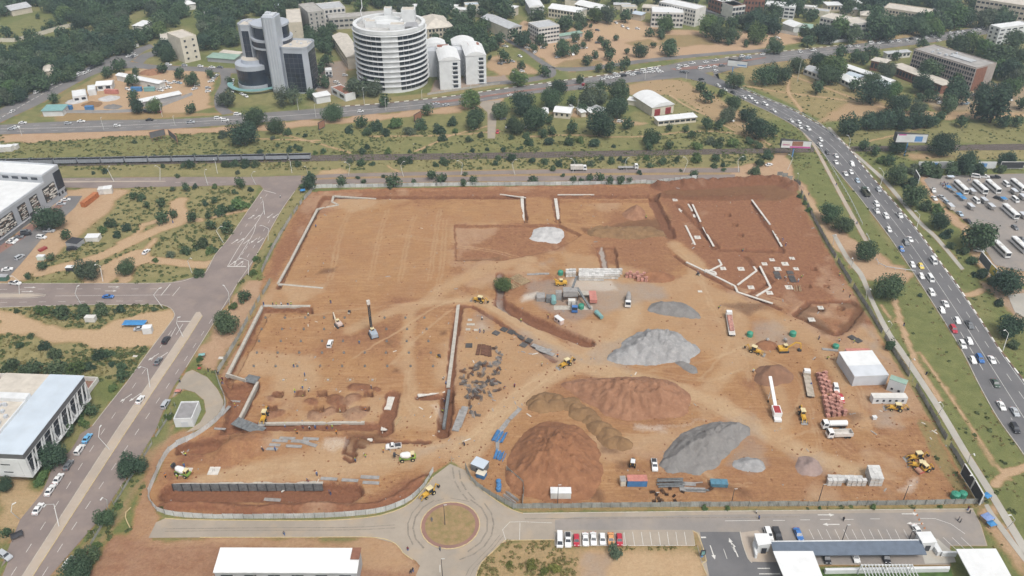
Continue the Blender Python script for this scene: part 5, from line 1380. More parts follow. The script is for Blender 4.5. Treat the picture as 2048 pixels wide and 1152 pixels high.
# --- buildings further away
FARB = [
('slim_tower','slim beige tower block standing out of the wood',(360,78),(392,71),(358,61),18,CREAMW,'flat',BROOF,(4,2,.25,.35),(5,3,.5,.6)),
('apartment_block','beige flat roofed block behind the glass office towers',(574,47),(604,45),(567,20),15,BEIGE,'flat',BROOF,(1,1,.05,.05),(4,6)),
('building_shell','raw concrete lift core of an unfinished block at top',(616,26),(648,22),(606,8),17,CONC,'flat',CONC,(5,3,.3,.5),(5,4,.3,.5)),
('building_shell','long raw concrete slab of an unfinished block behind round tower',(657,38),(795,28),(652,30),9,CONC,'flat',CONC,(2,14,.7,.4),None),
('office_block','low flat roofed concrete block at top behind the round tower',(640,20),(690,15),(632,8),12,OFFW,'flat',GROOF,(3,6),None),
('long_hall','long tan roofed hall running up beside the round tower',(665,71),(694,114),(690,63),9,BEIGE,'gable',BROOF,(2,12,.5,.4),None),
('hall','tan hip roofed hall right behind the round tower',(849,58),(906,53),(833,36),8,BEIGE,'hip',BROOF,(2,8),None),
('school_block','grey roofed two storey block beside the tree lined street',(1018,57),(1044,52),(983,31),9,CREAMW,'gabley',GROOF,(3,4),(3,10)),
('school_block','pale four storey slab with ribbon windows above green carport',(1077,57),(1119,51),(1056,46),13,OFFW,'flat',GROOF,(4,7,.8,.45),(4,5)),
('arched_hall','arched grey hall at the very top of the picture',(1060,15),(1088,14),(1034,0),8,GREYW,'barrely',WROOF,None,None),
('school_block','white gabled classroom block at top with lattice wall',(1097,16),(1158,25),(1104,7),8,CREAMW,'gable',WROOF,(2,10),None),
('school_block','second white gabled block at top right of the arched hall',(1150,8),(1198,19),(1165,0),7,CREAMW,'gable',WROOF,(2,8),None),
('office_block','white three storey office block facing the sandy ground',(1304,25),(1368,27),(1318,14),12,OFFW,'flat',WROOF,(3,9,.7,.5),(3,5)),
('office_block','longer white office block behind the three storey one',(1318,4),(1392,20),(1336,-3),14,OFFW,'flat',WROOF,(4,14,.6,.5),None),
('office_block','brick sided office block with white frame at the top',(1418,-4),(1466,13),(1440,-8),13,BRICK,'flat',WROOF,(3,8),None),
('office_block','white framed end wing of the brick sided office block',(1466,14),(1491,11),(1455,3),13,OFFW,'flat',WROOF,(3,4,.8,.6),None),
('office_block','tall brown brick block cut by the top edge',(1490,0),(1530,2),(1486,-10),17,BRICK,'flat',TROOF,(4,6,.5,.5),None),
('office_block','white block with open galleries beside the brown brick one',(1530,10),(1590,16),(1535,2),10,WHITE,'flat',WROOF,(3,6,.8,.5),None),
('arched_shed','small white arched shed among trees beyond upper highway',(1566,46),(1588,54),(1574,37),5,WHITE,'barrel',WROOF,None,None),
('hall','green roofed hall joined to the small arched shed',(1590,54),(1624,57),(1588,46),4,GREYW,'gable',GRNROOF,None,None),
('office_block','three storey office wing on the left above the highway',(1641,34),(1682,43),(1668,27),12,OFFW,'flat',BROOF,(3,6,.7,.5),None),
('office_block','three storey office wing with ribbon windows above the highway',(1698,49),(1741,46),(1672,38),12,OFFW,'flat',BROOF,(3,5,.85,.5),(3,6,.7,.5)),
('hall','broad beige roofed hall at upper right',(1767,16),(1856,29),(1790,8),9,BEIGE,'flat',BROOF,(2,14,.6,.4),None),
('hall','tan roofed hall under trees right of the office wings',(1722,30),(1772,34),(1735,24),6,BEIGE,'hip',BROOF,None,None),
('office_block','brown gallery building cut by the top right corner',(1955,-2),(2062,14),(1985,-14),17,BEIGE,'flat',BROOF,(4,12,.7,.4),None),
('office_block','white four storey block at the right edge near the top',(2001,57),(2062,49),(2008,47),13,WHITE,'flat',WROOF,(4,5,.6,.35),(4,2,.4,.5)),
('slab_block','brown brick slab block with a grid of framed windows',(1829,99),(1953,137),(1873,91),16,mat('greybrown_frame',(0.36,0.31,0.28),0.85,0.1,0.4),'flat',mat('worn_grey_roof',(0.36,0.34,0.32),0.9,0.15,0.3),(5,26,.72,.6),None),
('hall','long low flat roofed hall in front of the brown block',(1782,131),(1884,171),(1800,126),6,BRICK,'slab',BROOF,(1,16,.7,.6),None),
('hall','short flat roofed end of the long low hall',(1743,121),(1772,127),(1752,115),7,BRICK,'slab',BROOF,(1,4,.7,.6),None),
('classroom','longest white roofed classroom under the trees',(1686,132),(1778,164),(1693,127),4,OFFW,'gable',WROOF,(1,10),None),
('classroom','short white roofed classroom nearest the dry field',(1676,153),(1706,168),(1692,147),4,OFFW,'gable',WROOF,(1,4),None),
('classroom','grey roofed classroom half hidden by trees near the field',(1608,137),(1642,150),(1622,130),4,OFFW,'gable',GROOF,(1,4),None),
('classroom','bluish roofed classroom at the end of the white row',(1745,168),(1782,178),(1760,160),4,OFFW,'gable',BLUROOF,(1,4),None),
('classroom','pale blue roofed hut between the white classrooms',(1692,148),(1716,156),(1702,143),4,OFFW,'gable',BLUROOF,(1,3),None),
('shed','low grey shed between school and brown slab block',(1775,108),(1822,104),(1772,104),4,OFFW,'shed',GROOF,(1,6),None),
('tin_house','white roofed house with a car in front',(1108,223),(1140,226),(1107,211),4,CREAMW,'gable',WROOF,(1,3,.4,.5),None),
('tin_house','small white hut left of the white roofed house',(1086,226),(1096,226),(1081,216),3.2,CREAMW,'gabley',WROOF,None,None),
('tin_house','first small hut right of the white roofed house',(1163,225),(1172,224),(1163,214),3.2,CREAMW,'gabley',WROOF,None,None),
('tin_house','second small hut right of the white roofed house',(1181,225),(1190,224),(1181,214),3.2,CREAMW,'gabley',WROOF,None,None),
('tin_house','narrow tin roofed hut tucked between big trees',(1201,224),(1213,218),(1213,202),3.2,CREAMW,'shed',GROOF,None,None),
('warehouse','pale warehouse with ribbed barrel roof and two red doors',(1305,215),(1348,208),(1279,189),6,CREAMW,'barrely',WROOF,None,None),
('lean_to','open white roofed lean-to left of the warehouse',(1256,200),(1283,204),(1254,194),3.2,CREAMW,'shed',WROOF,None,None),
('long_shed','long white roofed shed in front of the warehouse',(1317,242),(1393,234),(1311,235),3.4,CREAMW,'shed',WROOF,(1,7,.8,.5),None),
('carport','green roofed carport at the foot of the wood',(414,115),(468,119),(420,107),3,GREYW,'shed',GRNROOF,None,None),
('carport','white roofed carport behind the green one',(440,105),(478,109),(446,101),3,GREYW,'shed',BROOF,None,None),
('carport','long green carport in front of the pale school slab',(1098,76),(1165,66),(1097,72),2.8,GREYW,'shed',GRNROOF,None,None),
('carport','dark carport strip beside the office blocks at top',(1388,15),(1452,34),(1394,12),2.8,GREYW,'shed',FASC,None,None),
('yard_shed','long white roofed shed across the walled yard',(232,150),(318,167),(241,145),4,OFFW,'gable',WROOF,None,None),
('yard_shed','white open fronted shed at the left of the yard',(192,171),(222,169),(199,162),4,WHITE,'gable',WROOF,(1,2),None),
('yard_shed','white block house beside the rubble in the yard',(145,195),(173,191),(150,182),3.6,WHITE,'flat',WROOF,(1,2),None),
('yard_shed','small white block house behind the rubble',(175,182),(191,180),(178,172),3.4,WHITE,'flat',WROOF,None,None),
('yard_shed','white walled depot with teal roof at the yard corner',(84,222),(124,221),(91,212),3.6,WHITE,'shed',TEAL,None,None),
('yard_shed','white roofed wall shed along the front of the yard',(281,205),(362,188),(278,200),3.2,GREYW,'shed',WROOF,None,None),
('gate_house','white flat roofed gate house between the two towers',(1,1),(2,1),(1,0),1,None,None,None,None,None),
('villa','white roofed villa in the middle of the wood',(264,51),(284,52),(270,41),5,OFFW,'hip',WROOF,None,None),
('villa','pale roofed villa at the top of the wood',(366,10),(391,7),(372,3),5,OFFW,'hip',WROOF,None,None),
('villa','white villa peeping out left of the slim tower',(321,79),(341,77),(325,66),5,OFFW,'flat',BROOF,(2,3),None),
('villa','beige house half hidden beside the west road',(86,143),(104,141),(90,131),4,BEIGE,'hip',BROOF,None,None),
('villa','grey roofed pavilion beside the green park',(22,21),(62,13),(38,8),5,BEIGE,'gable',GROOF,None,None),
('gate_house','white walled kiosk right of the glass towers',(650,142),(664,141),(650,137),4,WHITE,'flat',WROOF,(1,2),None),
('villa','white block behind the wood near the top edge',(425,30),(438,27),(428,20),6,WHITE,'flat',WROOF,None,None),
]
GATEW = mat('x',(1,1,1)) if False else None
for n_,l_,A,B,C,h,w,r_,rm,fw,sw in FARB:
 if w is None: continue
 house(n_,l_,A,B,C,h,w,r_,rm,fw,sw)
r_ = house('guard_house','white walled courtyard house between the two office towers',(662,175),(690,190),(680,169),4.5,WHITE,'flat',TROOF,(1,2),None)
r_ = house('entrance_canopy','white wedge roofed entrance at the foot of the towers',(632,195),(660,190),(640,186),4.5,WHITE,'shed',WROOF,None,None)
# town roofs at the very top
tr = random.Random(5)
TOWN = [(905,14),(930,6),(948,16),(880,6),(1005,8),(1245,10),(1262,22),(1285,10),(1228,4),(1600,8),(1625,16),(1655,6),(1690,14),(1700,2),(1745,8),(1580,2),(1890,6),(820,8),(545,6),(500,4),(1130,-4),(1870,16)]
for i,(px,py) in enumerate(TOWN):
 w = tr.uniform(20,38); dd = tr.uniform(3,6)
 house('town_house',f'pale roofed town building along the top edge, {ordw(sorted(p[0] for p in TOWN).index(px) + 1)} from the left',(px,py + 5),(px + w,py + 5 + tr.uniform(-2,4)),(px + 6,py + 5 - dd),tr.uniform(4,7),tr.choice((OFFW,CREAMW,BEIGE,WHITE)),tr.choice(('gable','hip','shed','flat')),tr.choice((WROOF,WROOF,GROOF,BROOF,BLUROOF)),(1,4) if i % 2 else None,None,group='town buildings along the top edge')
# warehouse doors
wh = [o for o in bpy.data.objects if o.name == 'warehouse'][0]
Lw = wh['_L']
for k in (0.12,0.62):
 b = MB(); b.box(Lw * k,Lw * (k + .26),-.1,.05,0.05,4.4); d = b.build('door',REDM,wh)
 b = MB()
 for q in range(5): b.box(Lw * k + .2,Lw * (k + .26) - .2,-.16,-.1,.5 + q * .8,.6 + q * .8)
 b.build('rib',DARK,d)
b = MB()
for q in range(7): b.box(Lw * (.12 + .12 * q),Lw * (.12 + .12 * q) + .5,1,wh['_D'] - 1,7.6 - abs(q - 3) * .45,7.9 - abs(q - 3) * .45 + .02)
b.build('roof_rib',WHITE,wh)
# slab block: roof plant, mullion fins
sb = [o for o in bpy.data.objects if o.name == 'slab_block'][0]
clutter(sb,8,sb['_L'] * .5,3,sb['_D'] - 3,16.1,10,4)
b = MB()
for q in range(27): b.box(sb['_L'] * q / 26 - .12,sb['_L'] * q / 26 + .12,-.45,0,0,16)
for q in range(6): b.box(0,sb['_L'],-.5,0,q * 3.1,q * 3.1 + .25)
b.build('facade_frame',mat('pale_frame',(0.45,0.40,0.36),0.85,0.1,0.4),sb)
b = MB(); b.box(sb['_L'] - .05,sb['_L'] + .25,0.5,sb['_D'] * .55,0.2,15.5); b.build('brick_end',BRICK,sb)
b = MB(); b.box(sb['_L'] * .45,sb['_L'] * .8,sb['_D'] * .35,sb['_D'] * .65,16.2,16.6); b.build('atrium_kerb',GROOF,sb)
# --- grey and white building at the left edge
a,ang,L = wframe((-26,510),(135,389))
gb = empty('office_building',(a.x,a.y,0),ang)
D = 46
dl = L - 13
b = MB(); b.box(0,dl,0,D,-.1,12.6); OFG = mat('office_grey_cladding',(0.37,0.385,0.41),0.6,0.06,0.2); lw = b.build('lower_block',OFG,gb)
b = MB()
for q in ((0,dl,0,.5),(0,dl,D - .5,D),(0,.5,.5,D - .5)): b.box(*q,12.6,13.6)
b.build('parapet',LGREY,lw)
b = MB(); b.box(.5,dl,.5,D - .5,12.6,12.75); b.build('roof_deck',WROOF,lw)
b = MB(); b.box(dl,L,0,D,-.1,16.3); up = b.build('upper_block',OFG,gb)
b = MB()
for q in ((dl,L,0,.5),(dl,L,D - .5,D),(L - .5,L,.5,D - .5),(dl,dl + .5,.5,D - .5)): b.box(*q,16.3,17.1)
b.build('parapet',LGREY,up)
b = MB(); b.box(dl + .5,L - .5,.5,D - .5,16.3,16.45); b.build('roof_deck',WROOF,up)
for k in range(8):
 b = MB(); b.box(dl - .1,dl + .02,3 + k * 5.2,6.4 + k * 5.2,14.2,15.6); b.build('window',GLASS,up)
b = MB(); b.box(L - 5.5,L + .12,-.12,6,5,14.5); b.build('corner_window',GLASSB,up)
SCRW = mat('screen_pale',(0.62,0.58,0.52),0.8,0.2,2.0,objvar=0.15)
SCRD = mat('screen_brown',(0.22,0.15,0.11),0.8,0.3,2.0)
r5 = random.Random(3)
for (px0,px1) in ((L * .74,L * .89),(L * .575,L * .665),(L * .43,L * .52),(L * .16,L * .37)):
 b = MB(); b.box(px0,px1,-.25,-.02,3.2,10.8); s1 = b.build('facade_screen',mat('screen_dark',(0.06,0.055,0.05),0.8,0.2,1.0),gb)
 for m_,n_ in ((SCRW,34),(SCRD,14)):
  b = MB()
  for k in range(int(n_ * (px1 - px0) / 7)):
   u,z = r5.uniform(px0,px1 - 1.6),r5.uniform(3.3,10.3)
   b.box(u,min(u + r5.uniform(.8,2.6),px1),-.42 - r5.uniform(0,.1),-.25,z,z + r5.uniform(.2,.45))
  b.build('slat',m_,s1)
for k in range(3):
 b = MB(); b.box(L * .90 + k * 2.6,L * .90 + k * 2.6 + 1.4,-.1,.02,2,3.6); b.build('window',GLASS,gb)
b = MB(); b.box(L * .53,L * .58,-.2,.05,0,4); b.build('entrance',DARK,gb)
b = MB(); b.box(0,L * .52,-1.0,-.01,2.4,2.7); b.build('ledge',GREYW,gb)
clutter(gb,4,dl - 4,26,42,12.76,5,8)
tag(gb,'light grey office building with white roofs and patterned facade screens','building')
# --- white building with slanting struts, lower left
a,ang,L = wframe((64,953),(180,797),3.2)
vb = empty('strut_facade_building',(a.x,a.y,0),ang)
D = 27
b = MB(); b.box(2.5,L - 1.5,2.6,D,-.1,3.2); b.build('ground_floor',GREYW,vb)
for k in range(8):
 b = MB(); b.box(3 + k * (L - 6) / 8,3 + (k + .8) * (L - 6) / 8,2.48,2.62,.4,2.9); b.build('window',GLASS,vb)
b = MB(); b.box(0,L,.9,D,3.2,10.9); b.build('upper_floors',WHITE,vb)
b = MB(); b.box(-.25,.0,-.4,D,3.0,11.0); b.box(L,L + .25,-.4,D,3.0,11.0); b.box(0,L,-.4,.9,3.0,3.3); b.box(0,L,-.4,.9,10.6,11.0); b.build('facade_frame',WHITE,vb)
for fz in (3.7,7.4):
 for k in range(14):
  b = MB(); b.box(.4 + k * (L - .6) / 14,.2 + (k + .88) * (L - .6) / 14,.70,.79,fz,fz + .35); b.build('window_ledge',GREYW,vb)
r6 = random.Random(9)
k = 0.0; s_ = 0
while k < L - 1.5:
 u1 = min(max(k + (1.9 if s_ % 3 else -1.5),.2),L - .2)
 b = MB(); b.bar((k + .3,-.25,3.2),(u1 + .3,-.25,10.8),.42,.35); b.build('strut',WHITE,vb)
 k += r6.uniform(1.2,2.4); s_ += 1
b = MB(); b.box(-.3,L + .3,-.5,D + .2,11.0,13.0); b.build('fascia',FASC,vb)
b = MB(); b.box(-.5,L + .5,-.7,11.5,13.0,13.16); b.build('roof',BLUROOF,vb)
b = MB(); b.box(.2,L - .2,.80,.93,3.3,10.6); b.build('glazing',GLASS,vb)
b = MB(); b.box(-.3,L + .3,11.5,D,13.0,13.2); b.build('roof_deck',BROOF,vb)
b = MB(); b.box(L * .62,L * .7,11.5,D,13.0,14.6); b.box(-.3,L * .62,11.3,11.7,13.0,14.2); b.build('parapet',WHITE,vb)
b = MB(); b.box(-.4,-.3,2,D,3.6,10.6); ew = b.build('end_wall',WHITE,vb)
for k in range(2):
 for j in range(3):
  b = MB(); b.box(-.46,-.38,5 + j * 7,8 + j * 7,5.0 + k * 3.2,5.35 + k * 3.2); b.build('slot_window',GLASS,ew)
clutter(vb,3,L * .58,12.5,20,13.2,16,12)
# terrace behind with a low wall
b = MB(); b.box(L + .4,L + 13,4,D + 14,0.0,.18); b.build('terrace',M_BRICKP,vb)
b = MB()
for q in ((L + 12.7,L + 13,4,D + 14),(L + .6,L + 12.7,4,4.3),(-8,L + 12.7,D + 13.6,D + 14)): b.box(*q,0,2.0)
b.build('yard_wall',OFFW,vb)
tag(vb,'white two storey building with slanting facade struts beside left avenue','building')
# --- small substation house
o = house('substation','small white flat roofed substation inside the curved drive',(347,840),(384,839),(367,801),3.3,WHITE,'flat',mat('substation_roof',(0.27,0.26,0.26),0.85,0.1,0.5),None,None,depth=8.8)
b = MB(); b.box(o['_L'] * .35,o['_L'] * .72,-.08,.03,0,2.3); b.build('door',LGREY,o)
# --- long white roof at the bottom edge
o = house('market_hall','long white roofed hall cut by the bottom edge',(428,1145),(713,1146),(445,1103),5.2,GREYW,'shed',WROOF,(1,6,.5,.6),None,rise=1.2,ov=0.2)
b = MB(); b.box(o['_L'] * .89,o['_L'] * .985,-3.5,-.3,3.6,3.9); b.build('porch_roof',WROOF,o)
b = MB()
for k in range(8): b.box(o['_L'] * k / 7 - .15,o['_L'] * k / 7 + .15,-1.2,-.9,0,5)
b.build('column',OFFW,o)
b = MB(); b.box(o['_L'] * .945,o['_L'] + .3,o['_D'] - 3.5,o['_D'] + .3,6.46,6.7); b.build('roof_step',BRICK,o)
# --- gatehouse complex, lower right
gc_ = empty('gate_complex',(*G(1560,1120),0),0.0)
def gl(px,py,z): return local(gc_,px,py,z)
def gquad(nm,pts,z0,z1,m):
 b = MB(); b.prism([gl(px,py,z1) for px,py in pts],z0,z1,bottom=True); return b.build(nm,m,gc_)
BLUG = mat('bluegrey_carport_roof',(0.135,0.165,0.21),0.6,0.08,0.6)
cp = gquad('carport_roof',[(1541,1083),(1842,1080),(1854,1109),(1549,1111)],2.9,3.1,BLUG)
gquad('carport_edge',[(1540,1081.5),(1842,1078.5),(1842,1080.5),(1541,1083.5)],3.0,3.2,WHITE)
for px in (1560,1640,1720,1800,1846):
 u,v = gl(px,1109,0); b = MB(); b.box(u - .1,u + .1,v + 1,v + 1.2,0,2.9); b.build('post',WHITE,gc_)
gquad('roof_slab',[(1546,1102),(1626,1102),(1650,1165),(1572,1165)],4.4,4.7,WROOF)
gquad('roof_slab',[(1912,1098),(1992,1097),(2030,1165),(1948,1165)],4.4,4.7,WROOF)
for pts,h,nm in (([(1510,1069),(1536,1069),(1541,1087),(1517,1091)],3.6,'kiosk'),([(1834,1066),(1860,1065),(1872,1084),(1846,1086)],3.6,'kiosk')):
 k_ = gquad(nm,pts,0,h,WHITE)
 P = [gl(px,py,h) for px,py in pts]; cxk = sum(p[0] for p in P) / 4; cyk = sum(p[1] for p in P) / 4
 b = MB(); b.prism([(cxk + (p[0] - cxk) * 1.12,cyk + (p[1] - cyk) * 1.12) for p in P],h,h + .25,bottom=True); b.build('roof',WROOF,k_)
 b = MB(); b.box(cxk - .6,cxk + .8,min(p[1] for p in P) - .06,min(p[1] for p in P) + .03,.2,2.4); b.build('door',GLASS,k_)
for pts in ([(1506,1083),(1513,1083),(1515,1110),(1511,1110)],[(1650,1136),(1900,1132),(1900,1137),(1652,1141)],[(1858,1075),(1868,1075),(1885,1103),(1876,1105)],[(1885,1102),(1915,1102),(1915,1106),(1885,1106)]):
 gquad('low_wall',pts,0,1.6,WHITE)
# pergola beams
u0,v0 = gl(1722,1130,4); u1,v1 = gl(1823,1128,4)
b = MB(); b.box(u0,u1,v0 - .15,v0 + .15,3.8,4.1); b.box(u0,u1,v0 - 9.1,v0 - 8.8,3.8,4.1); pg = b.build('pergola_frame',WHITE,gc_)
for k in range(16):
 uu = u0 + (u1 - u0) * k / 15; b = MB(); b.box(uu - .09,uu + .09,v0 - 9,v0 + .1,4.12,4.35); b.build('pergola_beam',WHITE,pg)
for k in (0,.5,1):
 for vv in (v0,v0 - 8.9): b = MB(); b.box(u0 + (u1 - u0) * k - .12,u0 + (u1 - u0) * k + .12,vv - .12,vv + .12,0,3.8); b.build('post',WHITE,pg)
surf('courtyard_lawn',[(1640,1140),(1900,1135),(1915,1180),(1650,1180)],mat('lawn_green',(0.07,0.12,0.03),0.95,0.2,0.6),0.075)
surf('forecourt',[(1855,1078),(1875,1078),(1905,1104),(1912,1125),(1850,1128),(1845,1112)],M_PATH,0.09)
tag(gc_,'entrance gate complex with blue-grey carport, white roofs and pergola','gatehouse')
# long boundary walls of the far blocks
def wall_line(pts,h,m,label,name='boundary_wall',t=0.3):
 P = GP(pts); b = MB()
 for p,q in zip(P[:-1],P[1:]):
  p_,q_ = Vector((*p,h / 2)),Vector((*q,h / 2)); b.bar(p_,q_,t,h)
 o = b.build(name,m); b2 = MB()
 for p,q in zip(P[:-1],P[1:]): b2.bar((*p,h + .06),(*q,h + .06),t + .14,.12)
 b2.build('coping',CONC,o)
 return tag(o,label,'wall')
wall_line([(-10,84),(28,84),(60,77),(118,60),(165,49)],3.0,CREAMW,'pale boundary wall between green park and wood')
wall_line([(140,98),(205,113),(240,104),(278,93)],2.4,OFFW,'pale wall on the corner of the west road')
wall_line([(-10,206),(40,186),(95,160),(132,148)],2.2,OFFW,'wall along the left side of the west road')
wall_line([(1645,88),(1700,82),(1760,72)],2.2,WHITE,'white wall below the trees along the upper highway')
wall_line([(1795,66),(1860,60),(1945,46)],2.4,WHITE,'white panelled wall along the upper highway at right')
wall_line([(1545,62),(1595,72)],2.2,OFFW,'short wall beside the red sandy lot')
wall_line([(92,226),(220,226),(300,222),(385,190)],1.8,GREYW,'grey wall along the front of the walled yard')
wall_line([(855,190),(935,178),(1000,168)],1.2,CONC,'low wall below the white annex')
surf('office_drive',[(-30,560),(-30,497),(20,480),(90,425),(137,392),(165,392),(150,415),(90,470),(40,530),(10,562)],M_ASPH_FAR,0.05)
surf('brick_parking_bay',[(-30,515),(0,492),(60,450),(100,420),(137,394),(128,410),(90,440),(50,475),(10,500),(-30,528)],M_BRICKP,0.06)
# ------------------------------------------------------------------ vehicles
CARC = {'w': (0.72,0.72,0.71),'s': (0.42,0.44,0.46),'g': (0.16,0.17,0.18),'k': (0.03,0.03,0.035),'b': (0.05,0.16,0.42),'r': (0.42,0.03,0.05),'y': (0.70,0.52,0.08),'o': (0.62,0.30,0.12),'n': (0.05,0.08,0.06),'l': (0.36,0.46,0.55),'t': (0.16,0.42,0.66)}
CNAME = {'w': 'white','s': 'silver','g': 'dark grey','k': 'black','b': 'blue','r': 'red','y': 'yellow','o': 'orange','n': 'dark green','l': 'pale blue','t': 'bright blue'}
CMAT = {k: mat('car_paint_' + CNAME[k].replace(' ','_'),v,0.28,0.04,0.6,spec=0.55) for k,v in CARC.items()}
CGL = mat('car_glass',(0.03,0.035,0.045),0.12,0.2,1.0,spec=0.7)
TYRE = mat('tyre_rubber',(0.02,0.02,0.02),0.9,0.2,2.0)
RIM = mat('wheel_rim',(0.38,0.38,0.38),0.4,0.1,2.0,metal=0.6)
LAMP = mat('headlight_lens',(0.7,0.7,0.72),0.15,0.05,2.0)
TAIL = mat('tail_light_lens',(0.35,0.02,0.02),0.3,0.05,2.0)
# length, width, height, belt, lower profile top line [(x share, z)], cabin bottom (rear, front), cabin top (rear, front)
KINDS = {'s': (4.55,1.78,1.46,.95,[(-.5,.88),(-.33,.98),(.18,.95),(.46,.80),(.5,.62)],(-.34,.22),(-.20,.06)),
  'h': (4.0,1.72,1.52,.98,[(-.5,.95),(-.45,1.0),(.20,.97),(.46,.82),(.5,.62)],(-.49,.25),(-.40,.08)),
  'u': (4.6,1.86,1.76,1.12,[(-.5,1.08),(-.46,1.14),(.22,1.10),(.47,.98),(.5,.70)],(-.495,.25),(-.44,.12)),
  'p': (5.2,1.84,1.78,1.10,[(-.5,1.02),(-.49,1.06),(.24,1.08),(.47,.98),(.5,.70)],(-.06,.26),(-.02,.14)),
  'm': (5.0,1.86,2.15,1.20,[(-.5,1.15),(-.49,1.22),(.38,1.18),(.48,.95),(.5,.62)],(-.495,.44),(-.48,.30))}
KNAME = {'s': 'sedan','h': 'hatchback','u': 'estate car','p': 'pickup','m': 'minibus'}
KCAT = {'s': 'car','h': 'car','u': 'car','p': 'pickup','m': 'minibus'}
def frustum(L,W,c0,c1,z0,z1,ins0=.05,ins1=.20):
 return [(c0[0] * L,-W / 2 + ins0,z0),(c0[1] * L,-W / 2 + ins0,z0),(c0[1] * L,W / 2 - ins0,z0),(c0[0] * L,W / 2 - ins0,z0),
   (c1[0] * L,-W / 2 + ins1,z1),(c1[1] * L,-W / 2 + ins1,z1),(c1[1] * L,W / 2 - ins1,z1),(c1[0] * L,W / 2 - ins1,z1)]
def pane(b,q,s=.86,off=.02,m=0):
 c = sum((Vector(p) for p in q),Vector()) / 4
 n = (Vector(q[1]) - Vector(q[0])).cross(Vector(q[3]) - Vector(q[0])).normalized() * off
 b.add([c + (Vector(p) - c) * s + n for p in q],[(0,1,2,3)],m)
def car_meshes(k):
 L,W,Hh,belt,prof,c0,c1 = KINDS[k]
 body = MB()
 pts = [(-.5,.30),(.5,.28)] + prof[::-1]
 n = len(pts)
 for i in range(n - 1,-1,-1): pass
 v = []
 for y in (-W / 2,W / 2):
  v += [(px * L,y * (1.0 if z > .4 else .95),z) for px,z in pts]
 body.add(v,[tuple(range(n)),tuple(range(2 * n - 1,n - 1,-1))] + [(i,n + i,n + (i + 1) % n,(i + 1) % n) for i in range(n)])
 fr = frustum(L,W,c0,c1,belt - .03,Hh)
 body.add(fr,[(4,5,6,7),(0,1,5,4),(1,2,6,5),(2,3,7,6),(3,0,4,7)])
 G_ = {}
 for nm,q in (('windscreen',(1,2,6,5)),('rear_window',(3,0,4,7)),('side_window',(0,1,5,4)),('side_window ',(2,3,7,6))):
  b = MB(); pane(b,[fr[i] for i in q],.84 if 'side' in nm else .88,.02); G_[nm] = b
 if k == 'p':
  bed = MB(); bed.box(-.47 * L,-.09 * L,-W / 2 + .14,W / 2 - .14,1.06,1.10); G_['load_bed'] = bed
 wh = MB(); wh.lathe([(.20,-.1),(.31,-.1),(.33,-.06),(.33,.06),(.31,.1),(.20,.1)],12); wh.move(Matrix.Rotation(math.pi / 2,4,'X'))
 return body,G_,wh
CARP = {}
def car_proto(k):
 if k in CARP: return CARP[k]
 body,Gl,wh = car_meshes(k)
 L,W = KINDS[k][:2]
 full = [('body',body.mesh('body'),'C',(0,0,0))]
 for nm,b in Gl.items(): full.append((nm.strip(),b.mesh(nm.strip()),DARK if nm == 'load_bed' else CGL,(0,0,0)))
 wm = wh.mesh('wheel'); rm_ = MB(); rm_.lathe([(.19,-.105),(.19,.105)],8); rm_.move(Matrix.Rotation(math.pi / 2,4,'X')); rm_ = rm_.mesh('rim')
 for sx in (-.31,.31):
  for sy in (-1,1): full.append(('wheel',wm,TYRE,(sx * L,sy * (W / 2 - .08),.33),rm_))
 lm = MB(); lm.box(-.06,.06,-.2,.2,-.08,.08); lm = lm.mesh('light')
 for sy in (-1,1):
  full.append(('headlight',lm,LAMP,(L / 2 - .08,sy * (W / 2 - .28),.74)))
  full.append(('tail_light',lm,TAIL,(-L / 2 + .04,sy * (W / 2 - .26),.86)))
 one = MB(); one.v,one.f = list(body.v),list(body.f); one.m = [0] * len(body.f)
 for b in Gl.values(): one.add(b.v,b.f,1)
 for sx in (-.31,.31):
  for sy in (-1,1): one.add([(p[0] + sx * L,p[1] + sy * (W / 2 - .08),p[2] + .33) for p in wh.v],wh.f,2)
 om = one.mesh('car')
 for q in (None,CGL,TYRE): om.materials.append(q)
 CARP[k] = (full,om)
 return CARP[k]
CARS = {}
VN = {'m': 'minibus','p': 'pickup'}
def car(px,py,c,k,ang,zone,parts=True,z=None,lift=0.07):
 full,om = car_proto(k)
 if z is None:
  p = S(px,py); x,y,zz = p
  # the pixel marks the middle of the car, about 0.7 m above the road
  x,y = G(px,py,max(zz,0) + .7); zz = ground_z(x,y)
  if on_road(x,y): zz = lift
 else:
  x,y = G(px,py,z + .7); zz = z
 name = VN.get(k,'car')
 if parts:
  root = empty(name,(x,y,zz),ang)
  for q in full:
   o = mobj(q[0],q[1],CMAT[c] if q[2] == 'C' else q[2],root,q[3])
   if len(q) > 4: mobj('rim',q[4],RIM,o)
 else:
  root = bpy.data.objects.new(name,om); link(root)
  root.location = (x,y,zz); root.rotation_euler = (0,0,ang)
  root.material_slots[0].link = 'OBJECT'; root.material_slots[0].material = CMAT[c]
 CARS.setdefault(zone,[]).append((root,px,py,c,k))
 return root
def pang(a,b):
 p,q = G(*a),G(*b)
 return math.atan2(q[1] - p[1],q[0] - p[0])
def tangent(line_px):
 P = catmull(GP(line_px),6)
 def f(px,py):
  x,y = G(px,py)
  i = min(range(len(P) - 1),key=lambda i: (P[i][0] - x) ** 2 + (P[i][1] - y) ** 2)
  return math.atan2(P[i + 1][1] - P[i][1],P[i + 1][0] - P[i][0])
 return f
